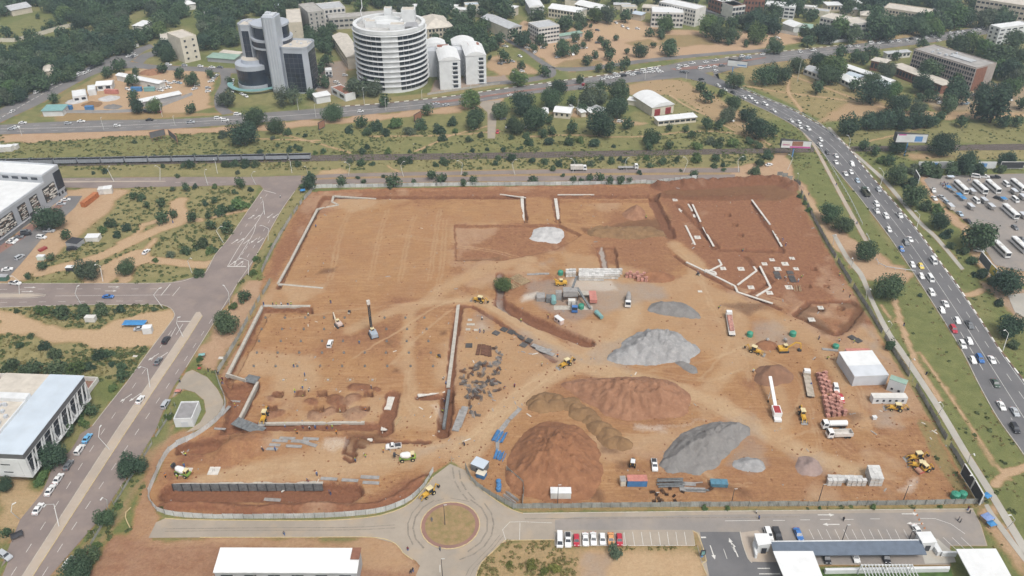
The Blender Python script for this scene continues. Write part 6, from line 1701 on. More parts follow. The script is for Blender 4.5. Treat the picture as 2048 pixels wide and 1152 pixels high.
def fleet(zone,data,ang,parts=True,z=None,flip=None):
 """data: 'x,y,ck ...' colour and kind letters"""
 for t in data.split():
  a = t.split(','); px,py = float(a[0]),float(a[1]); c,k = (a[2] + 'h')[:2] if len(a) > 2 else ('w','s')
  an_ = ang(px,py) if callable(ang) else (pang((px,py),(px + float(a[3]),py + float(a[4]))) if len(a) > 4 else ang)
  if flip and flip(px,py): an_ += math.pi
  car(px,py,c,k,an_,zone,parts,z)
tR = tangent(lerp_line(EL,ER,0.5))
fleet('on the right highway','1437,171,wh 1449,179,ws 1466,185,kh 1487,194,ws 1500,195,wu 1511,204,wh 1530,208,wu 1547,221,ws 1582,241,ws 1598,244,wh 1600,254,wh 1616,257,wu 1641,279,wh 1640,289,ws 1655,305,kh 1672,311,ws 1672,324,ws 1704,328,wu 1691,347,ws 1702,344,wh 1715,361,lh 1757,379,sh 1733,378,wp 1753,408,wu 1753,421,wp 1772,432,wu 1799,430,wp 1778,459,wh 1820,478,ws 1812,485,gu 1803,498,bh 1867,522,wm 1825,529,wh 1842,532,yh 1843,552,wh 1861,557,wm 1863,585,wu 1891,607,ws 1884,620,wh 1915,641,wh 1939,649,gp 1907,658,ru 1939,682,wh 1925,689,wu 1946,720,wh 1960,717,bu 1984,719,ws 1991,766,ns 2003,811,ws 2030,823,ss 2030,856,ku',tR,True,0.07,lambda x,y: False)
tF = tangent([(-60,262),(150,253),(400,243),(650,227),(912,201),(1200,160),(1375,138),(1550,112),(1786,85),(1986,58),(2100,40)])
fleet('on the far highway','45,245,ws 31,254,ws 23,257,ss 136,246,sh 162,242,ws 234,251,wh 299,239,ks 381,244,sp 436,236,wu 450,240,wu 475,228,wu 721,222,wh 873,207,ss 892,209,ss 1021,190,ws 1102,170,wu 1169,169,rh 1162,177,gh 1220,169,gs 1205,158,ws 1214,154,wh 1223,155,ws 1231,147,wh 1236,152,ws 1247,151,ku 1256,146,wh 1266,149,ws 1272,145,wh 1277,146,gs 1286,140,wu 1292,144,ws 1300,138,wu 1305,143,ws 1312,136,wh 1316,140,wh 1321,143,ws 1357,137,wh 1359,131,wh 1372,132,wu 1365,143,gh 1373,144,gh 1384,126,wp 1412,124,ws 1431,120,wp 1402,136,wu 1416,134,wp 1430,133,wh 1444,131,gu 1431,141,wh 1485,112,wu 1482,117,gh 1497,115,lu 1526,108,ws 1601,104,wh 1626,100,wp 1403,158,kh 1700,92,wh 1715,92,ws 1742,86,wm 1757,87,wh 1764,84,ws 1782,83,wh 1797,82,wu 1815,81,wh 1823,77,kh 1835,79,wh 1853,75,wh 1867,71,wm 1872,74,ws 1878,81,wh 1901,65,wh 1916,65,wu 1908,72,ws 1916,74,ws 1926,63,wh 1931,69,wu 1946,66,wh 1948,60,ws 1958,59,wh 1966,56,wu 1978,64,wh 1986,55,ws',tF,False,0.06)
tW = tangent([(-5,240),(25,222),(100,180),(175,143),(200,128),(270,110)])
fleet('on the west road','25,222,wh 74,184,wm 106,167,ws 132,161,gh 145,154,ws 155,151,wh 159,145,ws 169,146,wu 178,142,wh 178,138,gs 167,114,wu',tW,False,0.06)
fleet('waiting at the wood crossing','257,112,ws 266,107,wh 265,113,gs 272,111,wh',pang((255,114),(290,100)),False,0.06)
fleet('along the west cross road','337,129,wu 369,130,sh 401,132,wh 424,134,ws 440,134,gs',pang((330,130),(440,136)),False,0.06)
fleet('parked on sand by the walled yard','394,170,wh,6,-1 389,177,ws,8,-3 416,175,sh,8,-1 416,182,wh,8,-1 422,162,ws,7,-1 434,150,wh,8,-6 430,153,sh,8,-6 427,157,wh,8,-6 295,223,ku,8,1 316,223,ru,8,0',0,False)
fleet('parked in the walled yard','255,178,wh,6,2 330,162,ws,6,1 340,166,wh,6,-1 350,164,wh,6,1 358,165,ls,6,1 310,178,sh,6,-1 320,180,wp,6,1 328,176,ws,6,0 338,174,wh,6,1 300,172,gh,5,2 185,184,wh,6,1',0,False)
fleet('parked at the glass towers','466,160,ws,-2,4 465,168,wh,-2,4 464,175,gs,-2,4 466,182,wh,-2,4 484,188,ws,6,3 492,192,wh,6,3 630,160,ws,5,-3 638,172,gp,4,6 672,163,wh,6,-2 678,168,ws,5,3 690,150,wh,6,0 660,152,gh,6,1',0,False)
fleet('parked on the open sandy ground','1000,127,gh,6,1 1008,124,wh,6,-1 1055,95,ws,6,1 1070,104,wu,4,-3 1115,114,sh,6,-1 1135,107,wu,4,3 1146,108,wu,2,4 1160,95,wh,6,1 1170,95,ws,6,0 1195,60,gh,6,1 1195,85,gh,6,0 1085,95,wh,6,0 1190,113,ws,6,-1 1040,112,wh,5,2 1024,122,ss,6,1 1245,52,wh,5,3 1232,45,ws,5,3 1222,40,wh,5,3 1255,56,ws,5,3 1215,38,gh,5,3 1190,38,ws,6,-1 1200,37,wh,6,-1 1175,39,gh,6,-1 1150,83,wh,6,0 1125,82,ss,6,0 1100,80,wh,6,0 1044,142,wh,6,0 1030,144,ws,6,0 1275,57,wh,6,1 1555,75,ws,6,1',0,False)
fleet('driving on the tree lined street','1010,92,wp,6,1 1000,78,wh,5,4 985,62,sh,5,4 978,52,wh,5,4 992,70,gh,5,4',0,False)
fleet('among the tin roofed houses','1131,231,wp,6,1 1143,213,wh,5,2 1006,237,gh,6,-1 1240,242,wh,6,0 1018,254,ws,6,0 1047,254,wh,6,0 995,263,rh,-1,5 1463,240,wh,5,2',0,False)
fleet('parked beside the brown slab block','1880,205,wu,6,-2 1874,196,ws,6,-3 1925,207,gh,5,-3 1935,206,ls,5,-3 2010,192,ws,5,3 2020,198,wh,5,3 1990,170,gh,5,4 1998,176,wh,5,4 2006,182,gs,5,4 1950,190,wh,6,2 1960,195,gh,6,2',0,False)
A1 = [(22,1152),(200,872),(352,648)]
tL = tangent(A1)
fleet('driving on the left avenue','332,680,ku 316,722,gs 280,799,ws 331,808,su 292,503,wh 539,398,wh'.replace(' 292,503,wh 539,398,wh',''),tL,True,0.07)
fleet('parked at the kerb by the strut facade building','174,876,ts 159,899,wu 136,930,gs 116,957,ws 100,980,ws 76,1017,ws',tL,True,0.09)
fleet('at the lower left corner','10,1111,su,8,5 139,1125,wu,9,-12',0)
fleet('on the cross road','216,593,bs,8,0 30,566,wp,8,1 14,538,ws,8,-1',0)
fleet('by the grey office building','131,399,ws,7,-1 122,407,ss,7,0 98,461,sp,8,0 83,474,wu,8,1 51,463,gu,7,-1 52,468,ku,7,-1 36,474,gs,7,-1 27,479,ws,7,1 21,484,ws,7,1 39,514,su,7,-4 144,497,ku,8,-1 292,503,ws,6,-5',0)
fleet('under the blue tarp beside the avenue','279,657,ss,8,-1',0)
fleet('at the end of the worn service road','1538,329,ws,8,-2',0)
fleet('on the building site','660,687,wu,3,-9 787,892,wp,-9,1 1309,929,wp,1,8 1672,776,wu,2,8 1682,796,rs,3,8',0)
fleet('in the south parking bays','1119.5,1080,wm 1136,1079,wp 1153,1080,rh 1171,1078,ws 1187,1077,ws 1205,1078,wh 1222,1078,os 1239,1079,rh',pang((1170,1070),(1171,1090)),True,0.07)
fleet('parked before the blue-grey carport','1537,1068,wu,3,9 1555,1068,kp,3,9 1597,1068,bs,4,9 1835,1061,ws,6,9',0,True,0.07)
fleet('under the blue-grey carport','1653,1115,kh,3,8 1711,1113,wh,3,8 1772,1114,kh,3,8',0,True,0.07)
fleet('in the bus yard','1952,402,wm,6,5 2012,369,wm,6,5 2030,400,wm,6,5 1867,380,wp,2,5 1869,396,ws,4,4 1883,394,ss,6,3 1894,405,lh,6,4 1920,427,ls,5,5 1936,442,ks,6,4 1952,353,wm,7,1 1969,353,wp,8,1 1991,354,kp,8,0 1958,500,ws,8,1 1996,396,kh,6,2 2045,480,gp,5,5 2030,455,gh,5,4',0)
def label_cars():
 for z,L_ in CARS.items():
  L_ = sorted(L_,key=lambda t: t[2] if z in ('on the right highway','on the west road') else t[1])
  cnt = {}
  for t in L_: cnt[(t[3],t[4])] = cnt.get((t[3],t[4]),0) + 1
  run = {}
  for t in L_:
   kk = (t[3],t[4]); run[kk] = run.get(kk,0) + 1
   end = 'far end' if z in ('on the right highway','on the west road') else 'left'
   lab = f'{CNAME[t[3]]} {KNAME[t[4]]} {z}' + ('' if cnt[kk] == 1 else f', {ordw(run[kk])} such from the {end}')
   tag(t[0],lab,KCAT[t[4]],'vehicles ' + z)
label_cars()
# --- buses
busm = {}
def bus(px,py,ang,label):
 if not busm:
  b = MB(); b.box(-6,6,-1.25,1.25,.45,3.0); b.add([(-5.9,-1.15,3.0),(5.8,-1.15,3.0),(5.8,1.15,3.0),(-5.9,1.15,3.0),(-5.6,-.9,3.2),(5.4,-.9,3.2),(5.4,.9,3.2),(-5.6,.9,3.2)],[(4,5,6,7),(0,1,5,4),(1,2,6,5),(2,3,7,6),(3,0,4,7)]); busm['body'] = b.mesh('body')
  b = MB(); b.box(-5.4,4.9,-.02,.02,0,1.0); busm['side_window'] = b.mesh('side_window')
  b = MB(); b.box(-.03,.03,-1.1,1.1,0,1.5); busm['windscreen'] = b.mesh('windscreen')
  b = MB(); b.box(-.9,.9,-.6,.6,0,.22); busm['roof_unit'] = b.mesh('roof_unit')
  b = MB(); b.lathe([(.25,-.14),(.48,-.14),(.5,.14),(.25,.14)],12); b.move(Matrix.Rotation(math.pi / 2,4,'X')); busm['wheel'] = b.mesh('wheel')
 x,y = G(px,py,1.6)
 r = empty('bus',(x,y,.06),ang)
 mobj('body',busm['body'],CMAT['w'],r)
 for s_ in (-1,1): mobj('side_window',busm['side_window'],CGL,r,(0,s_ * 1.26,1.65))
 mobj('windscreen',busm['windscreen'],CGL,r,(6.0,0,1.3)); mobj('roof_unit',busm['roof_unit'],OFFW,r,(-1,0,3.2))
 for wx in (-3.6,3.9):
  for s_ in (-1,1): mobj('wheel',busm['wheel'],TYRE,r,(wx,s_ * 1.1,.5))
 tag(r,label,'bus','buses parked in the bus yard')
BA = pang((1908,362),(1934,386))
for i,(px,py) in enumerate(((1922,374),(1960,374),(1986,373),(2036,371),(2021,423),(2003,498),(2040,490))):
 bus(px,py,BA,['white coach leftmost in the bus yard row','white coach second from left in the bus yard row','white coach third from left in the bus yard row','white coach at the right edge of the bus yard row','white coach in the second row of the bus yard','white coach nearest the wide flat-topped tree','white coach cut by the right picture edge'][i])
# --- coal train
b = MB()
b.add([(-6.0,-1.4,1.0),(6.0,-1.4,1.0),(6.0,1.4,1.0),(-6.0,1.4,1.0),(-6.1,-1.5,3.2),(6.1,-1.5,3.2),(6.1,1.5,3.2),(-6.1,1.5,3.2)],[(0,1,5,4),(1,2,6,5),(2,3,7,6),(3,0,4,7),(3,2,1,0)])
wg_b = b.mesh('wagon_body')
b = MB()
for i in range(10):
 for s_ in (-1,1): b.box(-5.7 + i * 1.26,-5.58 + i * 1.26,s_ * 1.5 - .06,s_ * 1.5 + .06,1.05,3.25)
wg_r = b.mesh('side_rib')
nb = 12; b = MB(); vv = []
for i in range(nb + 1):
 for j in range(4): vv.append((-5.9 + 11.8 * i / nb,-1.4 + 2.8 * j / 3,2.9 + (.35 if j in (1,2) else 0) + random.uniform(-.1,.15)))
b.add(vv,[(i * 4 + j,(i + 1) * 4 + j,(i + 1) * 4 + j + 1,i * 4 + j + 1) for i in range(nb) for j in range(3)]); wg_c = b.mesh('coal_load')
b = MB(); b.box(-1.3,1.3,-1.0,1.0,.5,.8)
for wx in (-.9,.9):
 for s_ in (-1,1): b.box(wx - .42,wx + .42,s_ * .55 - .07,s_ * .55 + .07,.05,.85)
wg_g = b.mesh('bogie')
WGM = mat('wagon_grey_paint',(0.30,0.32,0.36),0.7,0.1,0.5,wear=0.5,wearcol=(0.42,0.40,0.40),objvar=0.12)
COAL = mat('coal',(0.016,0.016,0.018),0.9,0.4,2.0,bump=0.5)
T1 = [(-60,333),(0,331.5),(625,319.5),(1000,314),(1362,307),(1570,302.5),(1750,299.5),(2110,296)]
T2 = [(-60,328),(0,326.5),(625,314),(1000,308.5),(1362,302.5),(1570,299),(1750,295.5),(2110,290)]
nw = 0
ex,ey = G(624,319.5); sx_,sy_ = G(-30,332)
tl_ = math.hypot(ex - sx_,ey - sy_); ta = math.atan2(ey - sy_,ex - sx_)
while nw * 12.9 + 6.5 < tl_:
 d = nw * 12.9 + 6.5
 r = empty('coal_wagon',(ex - math.cos(ta) * d,ey - math.sin(ta) * d,.35),ta)
 mobj('wagon_body',wg_b,WGM,r); mobj('side_rib',wg_r,WGM,r); mobj('coal_load',wg_c,COAL,r)
 for u in (-4,4): mobj('bogie',wg_g,DARK,r,(u,0,0))
 nw += 1
 tag(r,f'grey open wagon heaped with coal, {ordw(nw)} from the right end of train','wagon','coal wagons of the train')
# --- railway
BAL = mat('dark_ballast',(0.125,0.098,0.085),0.95,0.25,0.8,rgb2=(0.085,0.068,0.062),bump=0.6,fine=4)
def cut(T,x0,x1):
 A = np.array(T); t = np.unique(np.clip(np.r_[A[:,0],x0,x1],x0,x1)); return [(float(q),float(np.interp(q,A[:,0],A[:,1]))) for q in t]
for x0,x1 in ((-60,1628),(1702,2110)):       # the highway bridges the railway
 ribbon('railway_bed',[(p[0],p[1] - 3.2) for p in cut(T2,x0,x1)],[(p[0],p[1] + 3.4) for p in cut(T1,x0,x1)],BAL,0.12,6,seg=60)
RAILM = mat('rail_steel',(0.22,0.17,0.14),0.5,0.2,1.0,metal=0.4)
SLP = mat('concrete_sleeper',(0.30,0.27,0.24),0.9,0.15,1.0)
for i,T in enumerate((T1,T2)):
 t_ = empty('railway_track',(0,0,0))
 for x0,x1 in ((-60,1628),(1702,2110)):
  P = resample(catmull(GP(cut(T,x0,x1)),8),4.0)
  for off in (-.55,.55):
   Q = offset_line(P,off); b = MB()
   for p,q in zip(Q[:-1],Q[1:]): b.bar((*p,.30),(*q,.30),.1,.16)
   b.build('rail',RAILM,t_)
  b = MB(); Q = resample(P,0.9)
  for p,q in zip(Q[:-1],Q[1:]):
   d = Vector((q[0] - p[0],q[1] - p[1])).normalized(); n = Vector((-d.y,d.x)); c = Vector(p)
   b.prism([c + n * 1.05 - d * .13,c + n * 1.05 + d * .13,c - n * 1.05 + d * .13,c - n * 1.05 - d * .13],.1,.22)
  s1 = b.build('sleeper',SLP,t_); s1['kind'] = 'stuff'
 tag(t_,['near railway track carrying the coal train','far empty railway track beyond the coal train'][i],'railway track')
# --- trucks
def wheels(r,xs,w,rr=.5):
 b = MB(); b.lathe([(rr * .5,-.15),(rr,-.15),(rr,.15),(rr * .5,.15)],12); b.move(Matrix.Rotation(math.pi / 2,4,'X')); me = b.mesh('wheel')
 for x in xs:
  for s_ in (-1,1): mobj('wheel',me,TYRE,r,(x,s_ * w,rr))
def truck(px,py,ang,label,L=8.0,cab='w',body='flat',bm=None,z=None,cat='truck'):
 p = S(px,py); zz = p.z if z is None else z
 r = empty('truck',(p.x,p.y,zz),ang)
 f = L / 2
 b = MB(); b.box(f - 2.0,f,-1.2,1.2,.6,1.7); b.add(frustum(1,2.4,(f - 2.0,f),(f - 1.95,f - .35),1.7,2.9,0,.1),[(4,5,6,7),(0,1,5,4),(1,2,6,5),(2,3,7,6),(3,0,4,7)]); c = b.build('cab',CMAT[cab],r)
 fr = frustum(1,2.4,(f - 2.0,f),(f - 1.95,f - .35),1.7,2.9,0,.1)
 b = MB(); pane(b,[fr[i] for i in (1,2,6,5)],.9,.03); b.build('windscreen',CGL,c)
 b = MB(); pane(b,[fr[i] for i in (0,1,5,4)],.7,.03); pane(b,[fr[i] for i in (2,3,7,6)],.7,.03); b.build('side_window',CGL,c)
 b = MB(); b.box(-f,f - .3,-.45,.45,.6,.95); b.build('chassis',DARK,r)
 m_ = bm or CMAT['w']; e = f - 2.2
 b = MB()
 if body == 'flat': b.box(-f,e,-1.25,1.25,1.0,1.2); b.box(e - .15,e,-1.25,1.25,1.2,2.1)
 elif body == 'tip':
  for q in ((-f,e,-1.25,-1.1),(-f,e,1.1,1.25),(-f,-f + .12,-1.1,1.1),(e - .12,e,-1.1,1.1)): b.box(*q,1.1,2.3)
  b.box(-f,e,-1.25,1.25,.98,1.1)
 elif body == 'tank': b.tube([(-f,0,2.0),(-f + .15,0,2.0),(e - .15,0,2.0),(e,0,2.0)],[.75,1.0,1.0,.75],14)
 elif body == 'mix': b.tube([(-f,0,2.8),(-f + 1.2,0,2.5),(e - 2.2,0,2.2),(e - .3,0,2.0)],[.55,.95,1.15,.7],12); b.box(-f + .2,e,-.9,.9,1.0,1.3)
 elif body == 'box': b.box(-f,e,-1.25,1.25,1.0,3.2)
 b.build({'flat': 'flatbed','tip': 'tipper_body','tank': 'tank','mix': 'mixer_drum','box': 'box_body'}[body],m_,r,smooth=False)
 wheels(r,(f - 1.1,-f + 1.0,-f + 2.2),1.05)
 tag(r,label,cat)
 return r
DUSTW = mat('dusty_white_steel',(0.60,0.57,0.53),0.6,0.1,0.8,wear=0.4,wearcol=(0.42,0.3,0.2))
STEELG = mat('dusty_grey_steel',(0.32,0.31,0.30),0.6,0.15,0.8,wear=0.5,wearcol=(0.36,0.26,0.19))
ORANGE = mat('rusty_orange',(0.45,0.16,0.06),0.7,0.15,0.8)
BLUEC = mat('blue_painted_steel',(0.06,0.20,0.42),0.6,0.12,0.8,wear=0.35,wearcol=(0.3,0.25,0.22))
PINKC = mat('faded_red_steel',(0.50,0.20,0.16),0.7,0.12,0.6,wear=0.35,wearcol=(0.45,0.35,0.3))
WOODM = mat('raw_timber',(0.46,0.34,0.20),0.85,0.18,1.5,objvar=0.15)
truck(1157,341,0.02,'white truck with a low load parked on the worn service road',9,'w','box',DUSTW,0.06)
truck(1256,338,0.02,'white flatbed truck right of the other on worn service road',11,'w','flat',STEELG,0.06)
brk = truck(1460,652,pang((1463,670),(1456,630)),'long white truck stacked with red brick pallets',15,'w','flat',DUSTW)
fb = truck(1616,772,pang((1620,790),(1611,745)),'long empty white flatbed truck beside red brick stacks',14,'w','flat',mat('bed_planks',(0.42,0.36,0.29),0.85,0.15,0.8))
truck(1667,855,math.pi + .03,'white tanker truck parked beside the tipper',8.5,'w','tank',CMAT['w'])
tp = truck(1677,873,math.pi + .05,'white tipper truck parked in front of the tanker',8.5,'w','tip',DUSTW)
truck(1256,606,pang((1257,600),(1256,615)),'dusty white concrete mixer truck near the gravel heap',8,'w','mix',STEELG)
truck(1149,619,pang((1149,615),(1149,625)),'small blue truck below the batching plant',6,'b','tip',STEELG)
truck(1730,389,tR(1730,389) + math.pi,'dark truck driving on the right highway',7.5,'n','tip',mat('olive_steel',(0.10,0.10,0.075),0.7,0.1,0.5),0.07)
truck(189,135,tW(189,135),'dark truck waiting on the west road',8,'g','tip',DARK,0.06)
for i,(px,py) in enumerate(((1941,414),(1982,414),(1901,414),(2028,384),(1944,384),(2045,395),(1968,402),(2046,432))):
 x,y = G(px,py,1)
 r = empty('market_trailer',(x,y,.06),BA); m_ = DUSTW if i == 2 else STEELG
 b = MB(); b.box(-2.1,2.1,-1.0,1.0,.6,2.2); b.build('box_body',m_,r)
 b = MB(); b.box(-2.2,2.2,-1.1,1.1,2.2,2.3); b.build('lid',LGREY,r)
 wheels(r,(0,),1.0,.33); b = MB(); b.bar((2.1,0,.55),(3.6,0,.45),.1); b.build('drawbar',DARK,r)
 tag(r,('white' if i == 2 else 'grey') + f' box trailer in the bus yard, {ordw(sorted(q[0] for q in ((1941,), (1982,), (1901,), (2028,), (1944,), (2045,), (1968,), (2046,))).index(px) + 1)} trailer from the left','trailer','box trailers in the bus yard')
# ------------------------------------------------------------------ heaps of gravel, sand and soil
def heap_mat(name,c1,c2,c3):
 return mat(name,c1,0.95,0.1,0.28,rgb2=c2,bump=0.8,fine=1.6,wear=0.45,wearcol=c3)
H_GREY = heap_mat('grey_gravel',(0.31,0.305,0.30),(0.225,0.22,0.218),(0.43,0.41,0.395))
H_DGREY = heap_mat('dark_grey_gravel',(0.205,0.195,0.185),(0.165,0.155,0.148),(0.27,0.25,0.23))
H_SAND = heap_mat('red_sand',(0.29,0.152,0.088),(0.225,0.112,0.064),(0.36,0.205,0.125))
H_RED = heap_mat('red_soil',(0.265,0.125,0.062),(0.20,0.09,0.045),(0.33,0.17,0.09))
H_BRN = heap_mat('brown_soil',(0.235,0.14,0.068),(0.18,0.105,0.052),(0.28,0.175,0.09))
H_PINK = heap_mat('pinkish_crushed_stone',(0.30,0.22,0.19),(0.25,0.185,0.165),(0.36,0.28,0.25))
H_WHITE = heap_mat('pale_gravel',(0.47,0.46,0.45),(0.38,0.37,0.365),(0.55,0.53,0.5))
def heap(label,outline,h,m,slope=0.62,rough=0.6,gully=0.35,seed=1,step=0.5,cat='heap',plateau=1.0,name='spoil_heap',world=False):
 P = outline if world else GP(outline)
 P = catmull(P,6,True)
 A = np.array(P)
 xs = np.arange(A[:,0].min() - 1,A[:,0].max() + 1,step); ys = np.arange(A[:,1].min() - 1,A[:,1].max() + 1,step)
 X,Y = np.meshgrid(xs,ys,indexing='ij')
 wx = X + (fbm(X,Y,5,3,seed) - .5) * 3; wy = Y + (fbm(X,Y,5,3,seed + 1) - .5) * 3
 d = _segd(wx,wy,P,True); d = np.where(_inside(wx,wy,P),d,-d)
 n1 = fbm(X,Y,9,4,seed + 2); n2 = fbm(X,Y,2.0,4,seed + 3); n3 = np.abs(fbm(X,Y,4.0,3,seed + 4) - .5) * 2
 rid = 1 - np.abs(fbm(X,Y,7.0,3,seed + 5) - .5) * 3.2
 top = h * (1 - rough * .55 + rough * 1.3 * (n1 - .15)) * plateau + rid * h * .16 * rough
 dd = np.clip(d,0,None); lin = dd * slope * (.75 + .5 * n1)
 z = -np.log(np.exp(-lin * 1.2) + np.exp(-np.maximum(top,.2) * 1.2)) / 1.2
 z = z + np.log(1 + np.exp(-np.maximum(top,.2) * 1.2)) / 1.2
 cx_,cy_ = A[:,0].mean(),A[:,1].mean(); th = np.arctan2(Y - cy_,X - cx_); rr = np.hypot(X - cx_,Y - cy_)
 fl = np.abs(fbm(th * 7 + 40,rr * .22 + 9,1.0,3,seed + 6) - .5) * 2
 z = z * (1 - gully * .5 * fl * ss(dd / 2.5)) - gully * n3 * np.clip(d,0,3) * .45 + (n2 - .5) * .9 * np.clip(d,0,1.5)
 i0 = np.clip(np.searchsorted(GX,X) - 1,0,NX - 2); j0 = np.clip(np.searchsorted(GY,Y) - 1,0,NY - 2)
 z = z + Z[i0,j0]
 z = np.where(d < 0,Z[i0,j0] - .25 + d * .3,z)
 keep = d > -.8
 idx = -np.ones(X.shape,int); idx[keep] = np.arange(keep.sum())
 q = np.stack([idx[:-1,:-1],idx[1:,:-1],idx[1:,1:],idx[:-1,1:]],-1).reshape(-1,4)
 q = q[(q >= 0).all(1)]
 me = bpy.data.meshes.new(name)
 me.from_pydata(np.stack([X[keep],Y[keep],z[keep]],-1).tolist(),[],q.tolist())
 me.polygons.foreach_set('use_smooth',[True] * len(me.polygons))
 o = mobj(name,me,m)
 return tag(o,label,cat)
heap('largest pale grey gravel heap in the middle of the site',[(1215,712),(1245,690),(1268,668),(1300,662),(1350,664),(1385,685),(1403,705),(1385,718),(1372,730),(1340,726),(1280,730),(1230,724)],11.5,H_GREY,.85,.6,.8,31,name='gravel_heap')
heap('narrow tongue of grey gravel spilling from the largest heap',[(1345,722),(1370,722),(1396,742),(1388,748),(1365,738)],1.8,H_DGREY,.6,.5,.4,32,name='gravel_heap')
heap('dark grey gravel heap in the lower right of the site',[(1320,938),(1324,915),(1350,878),(1405,850),(1445,842),(1485,846),(1503,860),(1488,884),(1450,916),(1420,942),(1380,949)],8.5,H_DGREY,.8,.8,.8,33,name='gravel_heap')
heap('small lobed grey heap at the foot of the dark grey one',[(1320,925),(1335,915),(1352,930),(1358,942),(1340,945),(1325,940)],2.2,H_DGREY,.7,.4,.3,34,name='gravel_heap')
heap('small blue-grey gravel heap right of the dark grey one',[(1466,928),(1490,916),(1522,920),(1533,936),(1505,946),(1478,940)],2.8,H_GREY,.7,.5,.3,35,name='gravel_heap')
heap('small pinkish crushed stone heap by the white block pallets',[(1586,935),(1600,918),(1630,918),(1645,938),(1628,954),(1600,950)],3.0,H_PINK,.7,.4,.3,36,name='gravel_heap')
heap('grey-brown gravel heap behind the largest one',[(1293,622),(1305,605),(1345,603),(1380,612),(1403,636),(1345,633)],4.5,H_DGREY,.7,.5,.4,37,name='gravel_heap')
heap('pale gravel spread in low rows near the back',[(1060,466),(1072,452),(1100,449),(1127,455),(1130,466),(1116,481),(1066,476)],1.0,H_WHITE,.6,.8,.5,38,name='gravel_heap')
heap('wide rusty red sand heap in the middle of the site',[(1120,772),(1150,758),(1200,756),(1300,756),(1350,766),(1378,795),(1370,828),(1320,840),(1262,844),(1205,828),(1150,790)],8.0,H_SAND,.75,.9,.9,41,name='sand_heap')
heap('huge red soil mound behind the south hoarding',[(1008,955),(1018,905),(1045,870),(1075,850),(1120,842),(1170,862),(1200,905),(1203,962),(1180,998),(1100,1003),(1045,992),(1015,975)],9.5,H_RED,.62,.5,.7,42,name='soil_heap')
heap('brown sandy cone beside the long flatbed truck',[(1508,752),(1525,735),(1560,732),(1585,748),(1580,766),(1548,772),(1515,766)],7.5,mat('brown_sand',(0.24,0.13,0.08),0.95,0.12,0.3,bump=0.6,fine=1.5),.95,.1,.4,43,name='sand_heap')
heap('dark brown soil heap behind the red brick pallets',[(1265,562),(1285,545),(1325,545),(1350,556),(1320,566)],4.5,H_RED,.7,.4,.4,44,name='soil_heap')
heap('low brown heap between the small backhoe and excavator',[(1508,694),(1525,682),(1550,684),(1560,696),(1535,702)],2.4,H_RED,.6,.4,.4,45,name='soil_heap')
heap('brown soil heap in the corner of the far pit',[(1248,428),(1260,410),(1285,410),(1295,428),(1270,436)],4.0,H_SAND,.7,.3,.4,46,name='soil_heap')
heap('low dark spoil bank in the far pit',[(1175,470),(1200,452),(1290,448),(1330,462),(1330,472),(1230,478)],2.0,H_BRN,.5,.8,.6,47,name='soil_heap')
DUMP = [(1092,795),(1078,803),(1110,801),(1084,812),(1112,810),(1138,809),(1156,816),(1166,829),(1182,842),(1194,855),(1216,872),(1228,886),(1242,889)]
for i,(px,py) in enumerate(DUMP):
 c = G(px,py); r_ = random.uniform(3.8,5.0)
 heap(f'small tipped heap of olive brown soil, {ordw(sorted(DUMP).index((px, py)) + 1)} from the left of the chain',[(c[0] + r_ * math.cos(a) * random.uniform(.85,1.1),c[1] + r_ * .9 * math.sin(a)) for a in np.linspace(0,5.4,7)],2.8,H_BRN,.8,.2,.3,60 + i,world=True,name='soil_heap')['group'] = 'chain of tipped soil heaps'
# ------------------------------------------------------------------ concrete in the ground
PALE = mat('fresh_concrete',(0.45,0.415,0.36),0.9,0.12,0.8,wear=0.45,wearcol=(0.42,0.31,0.22))
BLIND = mat('white_blinding',(0.60,0.57,0.52),0.9,0.1,1.0,wear=0.5,wearcol=(0.48,0.36,0.26))
DCONC = mat('dark_shutter',(0.17,0.18,0.185),0.7,0.2,1.2,wear=0.4,wearcol=(0.32,0.28,0.24))
def strip(pts,w,h,label,m=None,name='foundation_beam',cat='foundation',sink=None):
 o = empty(name,S(*pts[0]))
 for a,b_ in zip(pts[:-1],pts[1:]):
  p,q = S(*a),S(*b_); z = (p.z + q.z) / 2 if sink is None else sink
  b = MB(); b.bar((p.x - o.location.x,p.y - o.location.y,z + h / 2 - o.location.z),(q.x - o.location.x,q.y - o.location.y,z + h / 2 - o.location.z),w,h); b.build('segment',m or PALE,o)
 return tag(o,label,cat)
strip([(752,398),(668,399),(664,404),(677,410),(636,424),(577,537),(557,576),(646,576)],1.1,.7,'long stepped concrete beam round the upper left corner',sink=-.6)
strip([(622,622),(527,622),(456,764)],1.2,1.0,'concrete beam along the left side of the pit',sink=-.7)
strip([(456,762),(492,764)],.5,1.6,'short concrete wall at the lower left of the pit')
strip([(517,770),(480,853)],1.0,1.9,'white topped retaining wall beside the bridge of shutters',sink=-1.9)
strip([(917,614),(909,680),(897,788)],1.3,.6,'pale beam along the right side of the pit',sink=-.7)
strip([(899,795),(888,862)],1.0,1.4,'dark shuttered wall at the lower right of the pit',DCONC,sink=-1.8)
strip([(520,853),(730,851)],.9,.9,'long beam along the lower edge of the pit',sink=-.9)
strip([(770,867),(880,866)],.5,.4,'thin kerb beam below the sandy corner')
strip([(783,795),(775,820)],2.4,.3,'upper white slab strip in the trench',BLIND)
strip([(774,824),(768,858)],2.4,.3,'lower white slab strip in the trench',BLIND)
strip([(836,795),(890,796)],2.0,.3,'white slab strip across the corner of the pit',BLIND)
strip([(1044,399),(1046,440)],1.6,.5,'left white strip beside the back ramp',BLIND)
strip([(1111,399),(1117,440)],1.6,.5,'right white strip beside the back ramp',BLIND)
strip([(1052,396.5),(1000,396.5)],.6,.4,'thin white strip left of the back ramp',BLIND)
